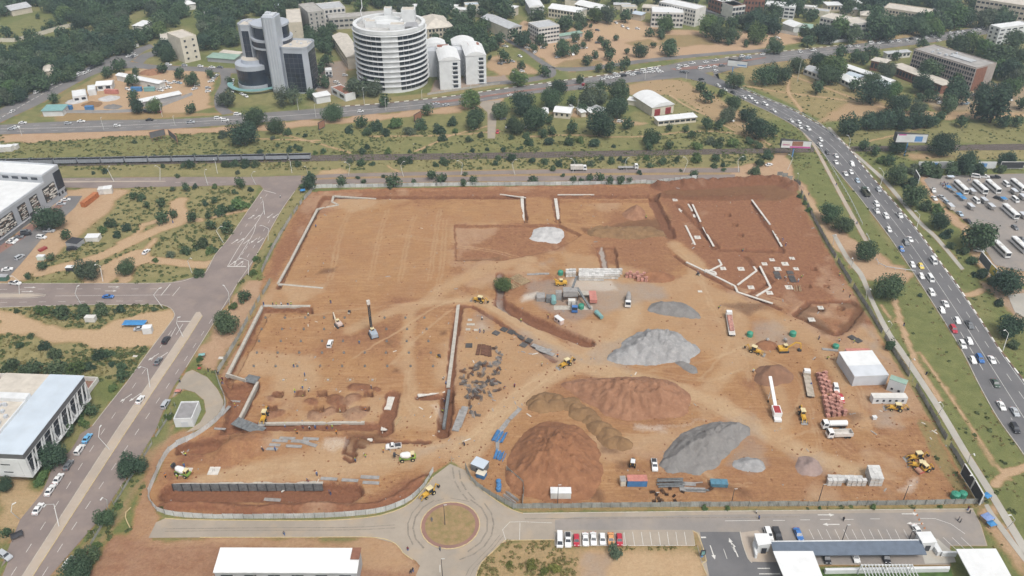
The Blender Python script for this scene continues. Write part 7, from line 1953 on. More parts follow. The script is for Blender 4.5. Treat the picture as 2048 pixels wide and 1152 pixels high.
strip([(1115,396),(1188,396)],.6,.4,'thin white strip right of the back ramp',BLIND)
for i,q in enumerate(([(1376,408),(1384,422)],[(1358,420),(1369,442)],[(1360,422),(1386,422)],[(1385,410),(1401,444)],[(1371,452),(1390,490)],[(1406,455),(1427,495)],[(1372,528),(1418,550),(1470,573),(1475,585),(1545,609)],[(1413,546),(1443,530),(1437,520)],[(1475,571),(1513,542),(1507,534)],[(1519,537),(1541,576)],[(1541,576),(1512,595)],[(1503,403),(1540,450),(1563,495)],[(1410,540),(1430,545),(1432,550),(1408,546)])):
 strip(q,.9,.35,f'white blinding strip of the right hand foundations, {ordw(i + 1)} counted from the top',BLIND)['group'] = 'white blinding strips'
PADS = [(1529,528),(1544,520),(1570,528),(1584,517),(1555,538),(1592,538),(1446,537),(1482,538),(1578,575),(1502,575),(1539,586),(1641,616),(1622,644),(428,942),(372,944),(1350,400),(1392,432),(1395,475)]
for i,(px,py) in enumerate(PADS):
 p = S(px,py); w = 3.4 if px < 500 else random.uniform(2.2,3.2)
 b = MB(); b.box(-w / 2,w / 2,-w / 2,w / 2,-.2,.15); o = b.build('footing_pad',BLIND,None,p)
 b = MB()
 for k in range(4): b.box(-.3 + .5 * (k % 2),-.24 + .5 * (k % 2),-.3 + .5 * (k // 2),-.24 + .5 * (k // 2),.15,.8)
 b.build('starter_bar',DARK,o)
 tag(o,f'square white footing pad, {ordw(sorted(PADS).index((px, py)) + 1)} from the left','footing','square footing pads')
# frames set out on the pit floor and pile heads
for i in range(5):
 p = S(567 + i * 44.5,760); o = empty('setting_out_frame',p)
 for q in ((-1.2,1.2,-1.0,-.9),(-1.2,1.2,.9,1.0),(-1.2,-1.1,-.9,.9),(1.1,1.2,-.9,.9)):
  b = MB(); b.box(*q,0,.15); b.build('board',WOODM,o)
 b = MB(); b.box(-.4,.4,-.4,.4,-.05,.2); b.build('pile_head',CONC,o)
 tag(o,f'square timber frame on the pit floor, {ordw(i + 1)} from the left','frame','timber frames in the pit')
pm = MB(); pm.lathe([(.45,-.1),(.45,.25)],10);
for k in range(5): pm.box(.3 * math.cos(k * 1.26) - .03,.3 * math.cos(k * 1.26) + .03,.3 * math.sin(k * 1.26) - .03,.3 * math.sin(k * 1.26) + .03,.2,1.0)
pm = pm.mesh('pile_cap'); k_ = 0
for row,y in enumerate((636,659,683,706,733)):
 for j in range(9):
  px = 530 - row * 6 + j * (40 + row * 1.2) + random.uniform(-2,2)
  if px > 890 or (abs(px - 744) < 18 and y < 690) or (abs(px - 675) < 14 and y < 665) or (abs(px - 660) < 12 and y == 683): continue
  k_ += 1
  tag(mobj('pile_cap',pm,DCONC,None,S(px,y)),f'dark pile head with rebar stubs, number {ordw(j + 1)} in {ordw(row + 1)} pit row','pile','pile heads in the pit')
# formwork wall in the lower trench
fw_ = empty('formwork_wall',S(350,985))
fx0 = S(350,984); fx1 = S(648,984); n_ = 16
for i in range(n_):
 a = fx0.lerp(fx1,i / n_) - fx0; c = fx0.lerp(fx1,(i + .97) / n_) - fx0
 b = MB(); b.bar((a.x,a.y - .1,1.3),(c.x,c.y - .1,1.3),.25,3.0); b.build('shutter_panel',DCONC,fw_)
 b = MB(); b.bar((a.x,a.y + .9,2.2),(c.x,c.y + .9,2.2),1.3,.25); b.build('wall_top',PALE,fw_)
 b = MB(); b.bar((a.x,a.y - .4,-.2),(a.x,a.y - .4,3.1),.18); b.build('soldier',DARK,fw_)
fw_.location = fx0; fw_.location.z = -2.6
tag(fw_,'long grey formwork wall standing in the lower left trench','formwork')
for i,(a_,c_) in enumerate((((492,757),(517,768)),((473,855),(523,862)))):
 p,q = S(*a_),S(*c_); o = empty('shutter_deck',(p.x,p.y,0.3),math.atan2(q.y - p.y,q.x - p.x)); L = (q - p).length
 for k in range(8):
  b = MB(); b.box(k * L / 8,(k + .94) * L / 8,-2.0,2.0,-.1,.1); b.build('panel',DCONC,o)
 tag(o,['upper grey shutter deck beside the pit','lower grey shutter deck beside the pit'][i],'formwork')
# ------------------------------------------------------------------ stacks, pallets, bars
REDB = mat('red_brick_stack',(0.50,0.25,0.20),0.9,0.2,1.5,objvar=0.2,wear=0.3,wearcol=(0.55,0.35,0.3))
GREYB = mat('grey_block_stack',(0.58,0.565,0.54),0.9,0.12,1.5,objvar=0.15)
WRAP = mat('white_wrapped_blocks',(0.55,0.54,0.52),0.55,0.1,1.5,objvar=0.12)
b = MB()
for i in range(4): b.box(-.58,.58,-.52 + i * .27,-.28 + i * .27,.14 + 0,1.0)
b.box(-.62,.62,-.56,.56,1.0,1.12)
stk = b.mesh('block_stack'); b = MB()
for i in range(3): b.box(-.6,.6,-.5 + i * .44,-.38 + i * .44,0,.14)
plb = b.mesh('pallet_base')
def pallet(p,ang,m,lab,grp,sc_=1.0):
 o = empty('block_pallet',p,ang + random.uniform(-.06,.06)); o.scale = (sc_,sc_,sc_ * random.uniform(.9,1.05))
 mobj('block_stack',stk,m,o); mobj('pallet_base',plb,WOODM,o)
 tag(o,lab,'pallet',grp)
def yard(A,B,C,D_,rows,cols,m,what,grp,levels=lambda r,c: 1,skip=lambda r,c: False,sc_=1.15):
 for r in range(rows):
  for c in range(cols):
   if skip(r,c): continue
   u,v = (c + .5) / cols,(r + .5) / rows
   top = tuple(np.array(A) * (1 - u) + np.array(B) * u); bot = tuple(np.array(C) * (1 - u) + np.array(D_) * u)
   q = tuple(np.array(top) * (1 - v) + np.array(bot) * v); p = S(*q)
   for l in range(levels(r,c)):
    pallet(p + Vector((0,0,l * 1.14 * sc_)),pang(A,B),m,f'{what}, {ordw(r + 1)} row, {ordw(c + 1)} from left' + ('',', upper',', topmost')[l],grp,sc_)
NO = lambda r,c: False
rb_ = 'red brick pallets by the flatbed truck'
yard((1632,749),(1650,745),(1643,790),(1664,786),9,3,REDB,'red brick pallet in the narrow upper stack',rb_,lambda r,c: 1 + (r * 5 + c * 3) % 2,lambda r,c: (r * 7 + c * 5) % 13 == 5,1.0)
yard((1643,794),(1673,791),(1650,837),(1694,832),9,4,REDB,'red brick pallet in the broad lower stack',rb_,lambda r,c: 1 + (r * 5 + c * 3) % 2,lambda r,c: (r * 7 + c * 5) % 13 == 5,1.08)
yard((1250,549),(1290,552),(1250,560),(1297,566),3,6,REDB,'red brick pallet behind the batching plant','red brick pallets behind the batching plant',lambda r,c: 1 + (c + r) % 2,lambda r,c: r == 2 and c < 3,1.1)
yard((1131,547),(1152,545),(1131,556),(1151,555),2,3,GREYB,'grey block pallet beside the green tank','grey block pallets left group',lambda r,c: 2,NO,1.15)
yard((1157,547),(1246,546),(1157,562),(1230,564),4,12,GREYB,'grey block pallet behind the batching plant','grey block pallets main group',lambda r,c: 2,lambda r,c: r == 3 and c > 7,1.22)
yard((1655,954),(1722,956),(1652,973),(1732,973),3,8,WRAP,'white wrapped block pallet near the south hoarding','white wrapped pallets low group',lambda r,c: 1 + (r == 2),lambda r,c: r == 2 and c == 3,1.1)
yard((1730,946),(1753,946),(1737,973),(1763,973),5,3,WRAP,'white wrapped block pallet in the taller stack','white wrapped pallets tall group',lambda r,c: 3,NO,1.05)
yard((1453,638),(1462,637),(1459,668),(1467,667),11,2,REDB,'red brick pallet riding on the long truck','red brick pallets on the long truck',lambda r,c: 1,NO,.74)
for o in bpy.data.objects:
 if o.get('group') == 'red brick pallets on the long truck': o.location.z += 1.2
# rebar
REBAR = mat('rebar_steel',(0.15,0.14,0.135),0.8,0.2,1.5,objvar=0.2)
RUSTB = mat('rusty_rebar',(0.16,0.075,0.045),0.85,0.2,1.5,objvar=0.25)
def mat_mesh(nx,ny,lx,ly,name,layers=3):
 b = MB()
 for l in range(layers):
  for i in range(nx): b.box(-lx / 2 + lx * i / (nx - 1) - .05,-lx / 2 + lx * i / (nx - 1) + .05,-ly / 2,ly / 2,.04 + l * .16,.1 + l * .16)
  for i in range(ny): b.box(-lx / 2,lx / 2,-ly / 2 + ly * i / (ny - 1) - .05,-ly / 2 + ly * i / (ny - 1) + .05,.1 + l * .16,.16 + l * .16)
 return b.mesh(name)
mm = mat_mesh(9,9,2.5,2.3,'mesh_stack'); ml = mat_mesh(14,4,1.4,6.5,'bar_bundle',2)
RM = [(1008,660,-.6),(1022,665,-.6),(1033,671,-.6),(1044,677,-.6),(1058,683,-.6),(992,667,-.6),(1047,691,-.6),(938,692,0),(1553,547,0),(1556,555,0),(1580,546,0),(1583,555,0),(1586,562,0),(1704,676,.5),(1716,682,.5)]
for px,py,a in RM: tag(mobj('mesh_stack',mm,REBAR,None,S(px,py),a),f'flat stack of dark reinforcing mesh, {ordw(sorted(RM).index((px, py, a)) + 1)} from the left','mesh stack','stacks of reinforcing mesh')
RB = [(957,700,-.1,1),(966,700,-.05,1),(973,702,0,1),(979,703,.05,1),(1082,700,1.0,1.2),(1090,704,1.0,1.2),(918,842,-.2,1.6),(923,835,-.2,1.6),(1700,745,.35,1),(560,882,1.5,.8),(575,877,1.5,.8),(545,890,1.5,.8),(600,883,1.5,.9),(618,888,1.2,.9),(622,878,1.5,.8),(588,893,1.5,.8),(540,898,1.5,.8),(658,958,1.5,.8),(700,961,1.5,.8),(740,955,1.5,.9),(742,966,1.5,.8),(470,803,1.5,.6),(453,832,-.3,.8),(440,858,1.5,.6),(545,1000,1.5,.8),(1003,860,-.5,1),(1008,852,-.5,1),(1030,828,-.6,1),(995,893,0,.8),(1370,968,1.5,1),(1385,980,1.5,1.2),(1700,735,.3,.9),(1085,548,1.6,.9),(1066,549,1.6,.8),(1660,700,1.4,.9)]
for px,py,a,s_ in RB:
 o = mobj('bar_bundle',ml,RUSTB if px < 990 and py < 710 else STEELG,None,S(px,py),a); o.scale = (s_,s_,s_)
 tag(o,f'bundle of long bars or boards on the ground, {ordw(sorted(RB).index((px, py, a, s_)) + 1)} from the left','bar bundle','bundles of bars and boards')
def cage_mesh(seed):
 r = random.Random(seed); b = MB(); L = r.uniform(1.2,2.2); w = r.uniform(.35,.6)
 for s in ((-w,-w),(w,-w),(w,w),(-w,w),(0,w),(0,-w)): b.bar((-L,s[0],.7 + s[1]),(L,s[0] * r.uniform(.7,1.2),.7 + s[1]),.12)
 for i in range(6):
  x = -L + 2 * L * i / 5
  for p,q in (((-w,-w),(w,-w)),((w,-w),(w,w)),((w,w),(-w,w)),((-w,w),(-w,-w))): b.bar((x,p[0],.7 + p[1]),(x,q[0],.7 + q[1]),.1)
 return b.mesh('rebar_cage')
cgm = [cage_mesh(i) for i in range(5)]
cr = random.Random(21); cages = []
poly = [(985,697),(1003,700),(1006,712),(1000,745),(1000,780),(985,795),(965,800),(955,838),(938,830),(925,775),(923,742),(945,722),(985,730)]
while len(cages) < 95:
 px,py = cr.uniform(920,1008),cr.uniform(697,838); c = False
 for i in range(len(poly)):
  ax,ay = poly[i]; bx,by = poly[i - 1]
  if (ay > py) != (by > py) and px < (bx - ax) * (py - ay) / (by - ay) + ax: c = not c
 if c: cages.append((px,py))
cages.sort()
for i,(px,py) in enumerate(cages):
 o = mobj('rebar_cage',cr.choice(cgm),cr.choice((REBAR,REBAR,RUSTB,STEELG)),None,S(px,py)); o.scale = (.62,.62,.62); o.rotation_euler = (cr.uniform(-.3,.3),cr.uniform(-.2,.6),cr.uniform(0,6.28))
 tag(o,f'tied rebar cage thrown down in the reinforcement yard, {ordw(i + 1)} from left','rebar cage','rebar cages in the reinforcement yard')
for i,(px,py) in enumerate(((1305,985),(1313,990),(1325,984),(1333,990),(1348,993),(1318,1000),(1308,1004),(1322,1004),(1350,1003),(1365,985),(1421,979),(1340,978))):
 o = mobj('root_ball',cgm[i % 5],mat('dark_roots',(0.055,0.03,0.022),0.95,0.2,2.0),None,S(px,py)); o.rotation_euler = (0,0,i); o.scale = (.4,.7,.5)
 tag(o,f'dark rusty tangle lying near the pipe stack, {ordw(i + 1)} counted from the top left','scrap','dark tangles near the south hoarding')
def pile_of_bars(label,px,py,L,n,m,ang,spread=1.5,seed=2,r=.12,name='pipe_stack',cat='pipes'):
 q = random.Random(seed); b = MB()
 for i in range(n):
  o_ = q.uniform(-spread,spread); z = r + (i % 3) * r * 1.8; d = q.uniform(-.4,.4)
  b.tube([(-L / 2 + d,o_,z),(L / 2 + d,o_ + q.uniform(-.2,.2),z)],r,6)
 return tag(b.build(name,m,None,S(px,py),ang),label,cat)
pile_of_bars('stack of grey pipes near the south hoarding',1340,969,8,16,DCONC,0.03,1.5,2,.22)
pile_of_bars('pair of grey pipes right of the pipe stack',1393,981,7,4,DCONC,0,.5,3,.16)
pile_of_bars('single long pipe above the paired pipes',1388,966,6,2,STEELG,.1,.3,4,.14)
pile_of_bars('untidy heap of pale timber beside the green tree',1040,560,5,60,WOODM,.7,4.0,5,.09,'timber_heap','timber')
pile_of_bars('pale scattered timber below the tree',1025,572,4,26,WOODM,2.2,2.5,6,.09,'timber_heap','timber')
pile_of_bars('timber planks on the sandy corner of the pit',795,842,4,7,WOODM,1.3,.7,7,.07,'timber_heap','timber')
pile_of_bars('pale planks beside the footing pads',1592,577,4.5,10,WOODM,1.4,2.2,8,.1,'timber_heap','timber')
pile_of_bars('blue steel scaffold stack at the edge of the red mound',1000,874,5,18,BLUEC,1.2,2.2,9,.16,'scaffold_stack','scaffold')
pile_of_bars('small blue steel stack above the site office',1000,912,3.5,14,BLUEC,1.3,1.6,10,.16,'scaffold_stack','scaffold')
pile_of_bars('scrap bars in the corner of the fenced compound',1020,998,5,20,STEELG,2.4,1.6,11,.08,'scrap_bars','scrap')
# ------------------------------------------------------------------ cabins, containers, tanks
def container(label,px,py,L,W,hh,m,ang=0.0,top=None,win=0,name='container',cat='container',door=True,legs=0.0):
 p = S(px,py); o = empty(name,p,ang); b = MB(); b.box(-L / 2,L / 2,-W / 2,W / 2,.1 + legs,hh + legs); b.build('body',m,o)
 b = MB(); b.box(-L / 2 - .08,L / 2 + .08,-W / 2 - .08,W / 2 + .08,hh + legs,hh + legs + .12); b.build('roof',top or m,o)
 b = MB()
 for i in range(int(L / .6)): b.box(-L / 2 + .3 + i * .6,-L / 2 + .42 + i * .6,-W / 2 - .05,-W / 2,.25 + legs,hh + legs - .15)
 b.build('corrugation',m,o)
 for i in range(win):
  u = -L / 2 + L * (i + .7) / (win + .4); b = MB(); b.box(u - .4,u + .4,-W / 2 - .1,-W / 2 - .02,legs + 1.1,legs + 1.9); b.build('window',GLASS,o)
 if legs:
  b = MB()
  for u in (-L / 2 + .3,L / 2 - .3): b.box(u - .12,u + .12,-W / 2,W / 2,0,legs + .1)
  b.build('skid',DARK,o)
 tag(o,label,cat); return o
container('blue container with faded pink roof near the south hoarding',1273,968,6.1,2.5,2.6,BLUEC,0,PINKC)
container('small rusty cabin beside the blue container',1245,968,1.6,2.2,2.3,CREAMW,.05,STEELG)
container('teal open skip box near the south hoarding',1437,970,5.2,2.2,1.4,mat('teal_steel',(0.09,0.22,0.30),0.7,0.15,1.0,wear=0.4,wearcol=(0.2,0.16,0.14)),-.05,name='skip',cat='skip')
container('long white site cabin with small windows',1775,803,12,2.6,2.7,WHITE,.0,OFFW,5,'site_cabin','cabin')
container('tall white two storey cabin with green roof',1790,782,5.6,2.8,5.2,WHITE,pang((1775,785),(1795,792)),GRNROOF,2,'site_cabin','cabin')
sh = house('site_shed','big white and grey roofed shed beside the right fence',(1709,754),(1777,751),(1682,706),4.2,LGREY,'shed',WROOF,None,None,rise=.4,ov=.1,cat='shed')
b = MB(); b.box(-.05,sh['_L'] + .05,-.05,sh['_D'] * .42,4.46,4.52); o = b.build('lower_roof',mat('pale_grey_sheet',(0.55,0.57,0.60),0.5,0.06,0.3),sh); o.rotation_euler = (math.atan2(.4,sh['_D'] + .2),0,0); o.location.z = .06
container('white container behind the big shed',1713,712,9,2.4,2.6,OFFW,.0,PINKC)
container('white storage box left of the big shed',1688,722,3.2,2.4,2.4,OFFW,.1,WROOF)
container('white container cabin on skids behind the south hoarding',1121,994,6.2,2.4,2.5,OFFW,.0,WROOF,0,'site_cabin','cabin',True,.4)
container('pale pink generator box above the soil bank',1118,645,4.2,1.8,2.2,mat('pale_pink_steel',(0.62,0.48,0.42),0.7,0.08,0.8),pang((1110,637),(1127,650)),WROOF,2,'generator','generator')
container('orange shipping container left of the avenue',181,404,12,2.5,2.6,ORANGE,pang((170,412),(192,395)))
container('first white box container beside the orange one',205,386,3,4,2.8,GREYB,.2,GREYB)
container('second white box container beside the orange one',218,385,4,4,3,OFFW,.3,WROOF)
container('white hut on the vacant lot',183,642,4,2.2,2.2,OFFW,0,OFFW,name='hut',cat='hut')
container('white hut beside the blue tarp',297,665,3.4,2.6,2.8,WHITE,.15,WROOF,name='hut',cat='hut')
container('pale green caravan on the dirt verge',84,519,3.2,2,2,mat('pale_green_paint',(0.55,0.62,0.55),0.6,0.08,1),0,WROOF,name='caravan',cat='caravan')
container('white kiosk under a tree on the dirt lot',142,541,3.2,2.2,2,DARK,0,WROOF,name='kiosk',cat='kiosk')
container('grey roofed stall at the left picture edge',8,560,4,2.4,2.2,mat('stall_green',(0.08,0.16,0.13),0.7,0.1,1),0,GREYW,name='kiosk',cat='kiosk')
container('red skip trailer on the dirt lot',86,500,3.6,1.8,.9,REDM,pang((80,502),(94,495)),mat('skip_rim',(0.3,0.07,0.06),0.7,0.1,1.0),name='skip',cat='skip')
container('grey open carport over a car',152,490,5,6,2.4,GREYW,pang((138,495),(158,480)),DARK,name='carport',cat='carport')
container('white awning on posts beside the grey carport',188,480,6,4,2.3,OFFW,.05,WROOF,name='awning',cat='awning')
container('grey roofed site office hut beside the gate',960,938,4.6,3.6,2.8,DCONC,-.5,BLUROOF,1,'site_office','hut')
container('blue and tan box below the site office hut',963,953,2.8,2.2,1.8,BLUEC,-.4,CREAMW,name='storage_box',cat='box')
container('faded red container in the walled yard',224,187,9,2.4,2.6,PINKC,-.1)
container('blue container in the middle of the walled yard',274,182,7,2.4,2.6,BLUEC,.05)
container('green container next to the blue one in walled yard',300,182,7,2.4,2.6,TEAL,.1)
container('left blue container behind the front yard wall',136,219,6,2.4,2.6,BLUEC,.0)
container('right blue container behind the front yard wall',180,220,5,2.4,2.6,BLUEC,.05)
container('first white tank hut at the left edge beside the railway',7,302,4,4,3,OFFW,0,WROOF,name='hut',cat='hut')
container('second white tank hut at the left edge beside the railway',21,301,4,4,3,OFFW,0,WROOF,name='hut',cat='hut')
container('third smaller hut at the left edge beside the railway',32,298,3,3,2.6,OFFW,0,WROOF,name='hut',cat='hut')
GTANK = mat('green_plastic_tank',(0.05,0.27,0.18),0.5,0.1,0.8)
def tank(label,px,py,r,h,m=None):
 b = MB(); b.lathe([(r,0),(r,h * .3),(r * .97,h * .33),(r,h * .36),(r,h * .7),(r * .97,h * .73),(r,h * .76),(r * .6,h * .95)],18); o = b.build('water_tank',m or GTANK,None,S(px,py),smooth=False)
 b = MB(); b.lathe([(r * .28,h * .94),(r * .28,h * 1.04)],12); b.build('lid',m or GTANK,o); tag(o,label,'tank')
tank('left green water tank in the lower right corner',1909,995,1.35,2.3); tank('right green water tank in the lower right corner',1924,993,1.2,2.2)
tank('green tank left of the mixing area',1499,672,1.2,2.2); tank('green tank right of the mixing area',1585,671,1.3,2.2)
tank('green tank left of the grey block pallets',1121,549,1.2,2.2); tank('green tank at the batching plant',1162,617,1.2,2.4)
for i,(px,py) in enumerate(((997,966),(998,974),(997,981))): tank(f'blue drum in the fenced compound, {ordw(i + 1)} from the top',px,py,.8,1.5,BLUEC)
tank('green box tank beside the big shed',1671,695,1.2,1.6)
# batching plant
bp_ = empty('batching_plant',S(1135,598))
for nm,q,m_ in (('hopper',(-2,4,-2,1.5,2.5,5.0),STEELG),('silo_frame',(-5,-2.5,-1,1.5,0,3.6),STEELG),('bin',(-9,-5.5,-3,0,0,2.4),DCONC),('bin',(-13,-9.5,-2,2,0,2.0),STEELG),('bin',(9,12,-4,3,.6,2.2),PINKC),('ramp',(4,9,0,3,1.8,2.2),PALE),('dust_slab',(-6,10,-8,-5,-.1,.12),PALE),('control_cabin',(0,3,-5,-3,0,2.4),OFFW)):
 b = MB(); b.box(*q); b.build(nm,m_,bp_)
for s_ in ((4,1,5.0,9,-8,.6),(2,1,5.2,4,6,7.5)): b = MB(); b.bar(s_[:3],s_[3:],.9,.5); b.build('conveyor',DCONC,bp_)
b = MB(); b.tube([(-6,-5,1.6),(-6,-1,1.9)],[1.1,1.1],12); b.tube([(11,-11,1.2),(13,-15,1.2)],[1.0,.8],10); b.build('mixing_drum',TEAL,bp_)
b = MB()
for q in ((-2,-2),(4,-2),(4,1.5),(-2,1.5)): b.bar((q[0],q[1],0),(q[0],q[1],2.5),.25)
b.build('leg',DARK,bp_)
tag(bp_,'dusty grey concrete batching plant with hoppers and conveyor','batching plant')
cv = empty('loading_conveyor',S(1550,828),pang((1552,838),(1531,772)))
for nm,q,m_ in (('hopper',(-3,1.2,-1.4,1.4,1.4,3.0),CMAT['w']),('hopper_load',(-2.7,.9,-1.1,1.1,2.95,3.05),REDM),('frame',(-4.5,-.5,-1.2,1.2,.3,1.2),CMAT['w'])): b = MB(); b.box(*q); b.build(nm,m_,cv)
b = MB(); b.bar((0,0,2.0),(13,0,6.0),1.1,.6); b.build('belt_arm',CMAT['w'],cv); b = MB(); b.bar((8,-.6,0),(8,-.4,4.4),.2); b.bar((8,.6,0),(8,.4,4.4),.2); b.build('support',CMAT['w'],cv); wheels(cv,(-2.5,6),1.2,.45)
tag(cv,'white mobile conveyor with red hopper between the gravel heaps','conveyor')
# ------------------------------------------------------------------ diggers and other machines
YEL = mat('machine_yellow',(0.62,0.36,0.05),0.5,0.1,0.8,wear=0.35,wearcol=(0.35,0.22,0.12))
CREAMY = mat('cab_cream',(0.66,0.56,0.33),0.55,0.1,0.8)
def bigwheels(r,spec):
 for x,w,rr in spec:
  for s_ in (-1,1):
   b = MB(); b.lathe([(rr * .45,-.2),(rr * .95,-.22),(rr,0),(rr * .95,.22),(rr * .45,.2)],12); b.move(Matrix.Rotation(math.pi / 2,4,'X')); o = b.build('wheel',TYRE,r,(x,s_ * w,rr)); b = MB(); b.lathe([(rr * .44,-.21),(rr * .44,.21)],8); b.move(Matrix.Rotation(math.pi / 2,4,'X')); b.build('rim',CREAMY,o)
def cabpart(r,x0,x1,z0,z1,w=.75,top=None):
 b = MB(); b.box(x0,x1,-w,w,z0,z1); c = b.build('cab',CGL,r)
 b = MB()
 for x in (x0,x1):
  for y in (-w,w): b.bar((x,y,z0),(x,y,z1),.14)
 b.build('cab_frame',YEL,c); b = MB(); b.box(x0 - .12,x1 + .12,-w - .1,w + .1,z1,z1 + .18); b.build('cab_roof',top or CREAMY,c)
def backhoe(px,py,ang,label,top=None):
 r = empty('backhoe_loader',S(px,py),ang)
 b = MB(); b.box(-2,2.2,-.55,.55,.7,1.3); b.box(.5,2.2,-.5,.5,1.3,1.75); b.build('chassis',YEL,r); cabpart(r,-1.3,.5,1.3,2.8,.7,top)
 bigwheels(r,((-1.2,.95,.75),(1.6,.9,.5)))
 b = MB()
 for y in (-.65,.65): b.bar((.6,y,1.5),(2.8,y,1.2),.2); b.bar((2.8,y,1.2),(3.4,y,.5),.2)
 b.build('loader_arm',YEL,r)
 b = MB(); b.add([(3.1,-1.15,.1),(4.1,-1.15,.1),(3.1,-1.15,1.0),(3.1,1.15,.1),(4.1,1.15,.1),(3.1,1.15,1.0)],[(0,1,2),(3,5,4),(0,3,4,1),(0,2,5,3)]); b.build('loader_bucket',STEELG,r)
 b = MB(); b.bar((-2,0,1.0),(-2.9,0,2.9),.28); b.build('boom',YEL,r); b = MB(); b.bar((-2.9,0,2.9),(-3.9,0,1.5),.24); b.build('dipper',YEL,r); b = MB(); b.box(-4.2,-3.5,-.4,.4,.8,1.5); b.build('digging_bucket',DARK,r)
 tag(r,label,'digger'); return r
for px,py,d,lab in ((959,604,(-9,-2),'yellow backhoe driving left near the top of the triangle'),(1132,731,(-9,4),'yellow backhoe on the track above the red sand heap'),(530,836,(-4,9),'yellow backhoe in the lower left of the pit'),(858,990,(-9,6),'yellow backhoe on the road beside the roundabout'),(1509,705,(9,3),'yellow backhoe left of the excavator'),(1604,834,(3,9),'yellow backhoe with bright cab beside the red brick stacks'),(1791,820,(-9,-1),'yellow backhoe on the slab below the white cabin'),(1832,918,(-9,1),'yellow backhoe parked at the right fence'),(1838,936,(-9,-2),'orange-yellow grader parked below the backhoe')):
 backhoe(px,py,pang((px,py),(px + d[0],py + d[1])),lab)
ro = empty('road_roller',S(1845,943),pang((1845,943),(1836,946)))
b = MB(); b.box(-2.2,.4,-.8,.8,.9,1.7); b.build('body',YEL,ro); b = MB(); b.tube([(1.6,-1,.8),(1.6,1,.8)],.8,14); b.build('drum',mat('drum_steel',(0.45,0.25,0.17),0.6,0.1,1),ro); b = MB(); b.bar((.4,-1.1,1),(2.5,-1.1,1),.2); b.bar((.4,1.1,1),(2.5,1.1,1),.2); b.build('drum_frame',REDM,ro); bigwheels(ro,((-1.4,.9,.75),)); cabpart(ro,-1.0,.2,1.7,2.9); tag(ro,'yellow road roller with rusty drum at the right fence','roller')
def tracked(r,L=3.6,w=1.25):
 for s_ in (-1,1): b = MB(); b.box(-L / 2,L / 2,s_ * w - .3,s_ * w + .3,0,.75); b.build('track',DARK,r)
ex_ = empty('excavator',S(1566,702),0.05); tracked(ex_)
b = MB(); b.box(-2.0,1.2,-1.3,1.3,.85,1.9); b.build('house',YEL,ex_); cabpart(ex_,.0,1.2,1.9,2.9,.6)
for nm,a,c,w in (('boom',(1.1,-.3,1.6),(4.0,-.3,4.2),.45),('boom',(4.0,-.3,4.2),(6.2,-.3,3.6),.4),('dipper',(6.2,-.3,3.6),(6.6,-.3,1.0),.32)): b = MB(); b.bar(a,c,w); b.build(nm,YEL,ex_)
b = MB(); b.box(5.6,6.8,-.8,.2,0,1.0); b.build('bucket',DARK,ex_); tag(ex_,'yellow tracked excavator digging beside the mixing area','excavator')
dr_ = empty('drilling_rig',S(747,672),2.0); tracked(dr_,4.4,1.3)
b = MB(); b.box(-2.6,1.2,-1.3,1.3,.85,2.4); b.build('house',mat('rig_blue_grey',(0.35,0.40,0.46),0.5,0.1,0.8),dr_); cabpart(dr_,.2,1.3,2.0,3.2,.6)
b = MB()
for q in ((-.35,-.35),(.35,-.35),(.35,.35),(-.35,.35)): b.bar((2.2 + q[0],q[1],.4),(2.2 + q[0],q[1],14.5),.16)
for i in range(13): b.bar((1.85,-.35,.8 + i),(1.85,.35,1.8 + i),.1); b.bar((2.55,.35,.8 + i),(2.55,-.35,1.8 + i),.1)
b.build('mast',DARK,dr_); b = MB(); b.tube([(2.9,0,.1),(2.9,0,12)],.22,8); b.build('drill_string',STEELG,dr_); b = MB(); b.box(1.7,2.9,-.6,.6,13.8,15.4); b.build('mast_head',DUSTW,dr_); b = MB(); b.bar((.5,0,2.4),(1.9,0,8),.2); b.build('strut',DARK,dr_); tag(dr_,'tall tracked drilling rig with dark mast in the pit','drilling rig')
cr_ = empty('mobile_crane',S(678,652),2.2); tracked(cr_,3.4,1.1); b = MB(); b.box(-1.6,1.0,-1,1,.85,1.9); b.build('house',mat('pale_pink_machine',(0.58,0.47,0.42),0.6,0.1,0.8),cr_); cabpart(cr_,.2,1.1,1.6,2.7,.5); b = MB(); b.bar((.8,.6,1.4),(2.6,.6,5.5),.4); b.build('boom',CREAMW,cr_); b = MB(); b.bar((2.6,.6,5.5),(3.4,.6,1.6),.3); b.build('dipper',DARK,cr_); tag(cr_,'small pale digger beside the drilling rig','digger')
GRN = mat('machine_green',(0.22,0.34,0.07),0.55,0.1,0.8)
for px,py,d,lab in ((815,920,(9,-1),'green self-loading concrete mixer with white drum'),(366,950,(9,3),'green mixer with white drum at the left trench')):
 r = empty('concrete_mixer',S(px,py),pang((px,py),(px + d[0],py + d[1])))
 b = MB(); b.box(-2.6,2.6,-.7,.7,.7,1.2); b.box(1.6,2.8,-1,1,1.2,1.7); b.build('chassis',GRN,r); b = MB(); b.tube([(-2.2,0,2.5),(-1.6,0,2.4),(.2,0,2.2),(1.2,0,2.1)],[.5,.95,1.15,.7],14); b.build('drum',CMAT['w'],r); cabpart(r,1.3,2.3,1.7,2.9,.7); bigwheels(r,((-1.7,1.0,.7),(1.7,1.0,.7))); b = MB(); b.bar((-2.6,.9,1.4),(-4.0,.9,2.6),.2); b.box(-4.4,-3.6,.2,1.5,1.6,2.6); b.build('loading_bucket',DARK,r); tag(r,lab,'mixer')
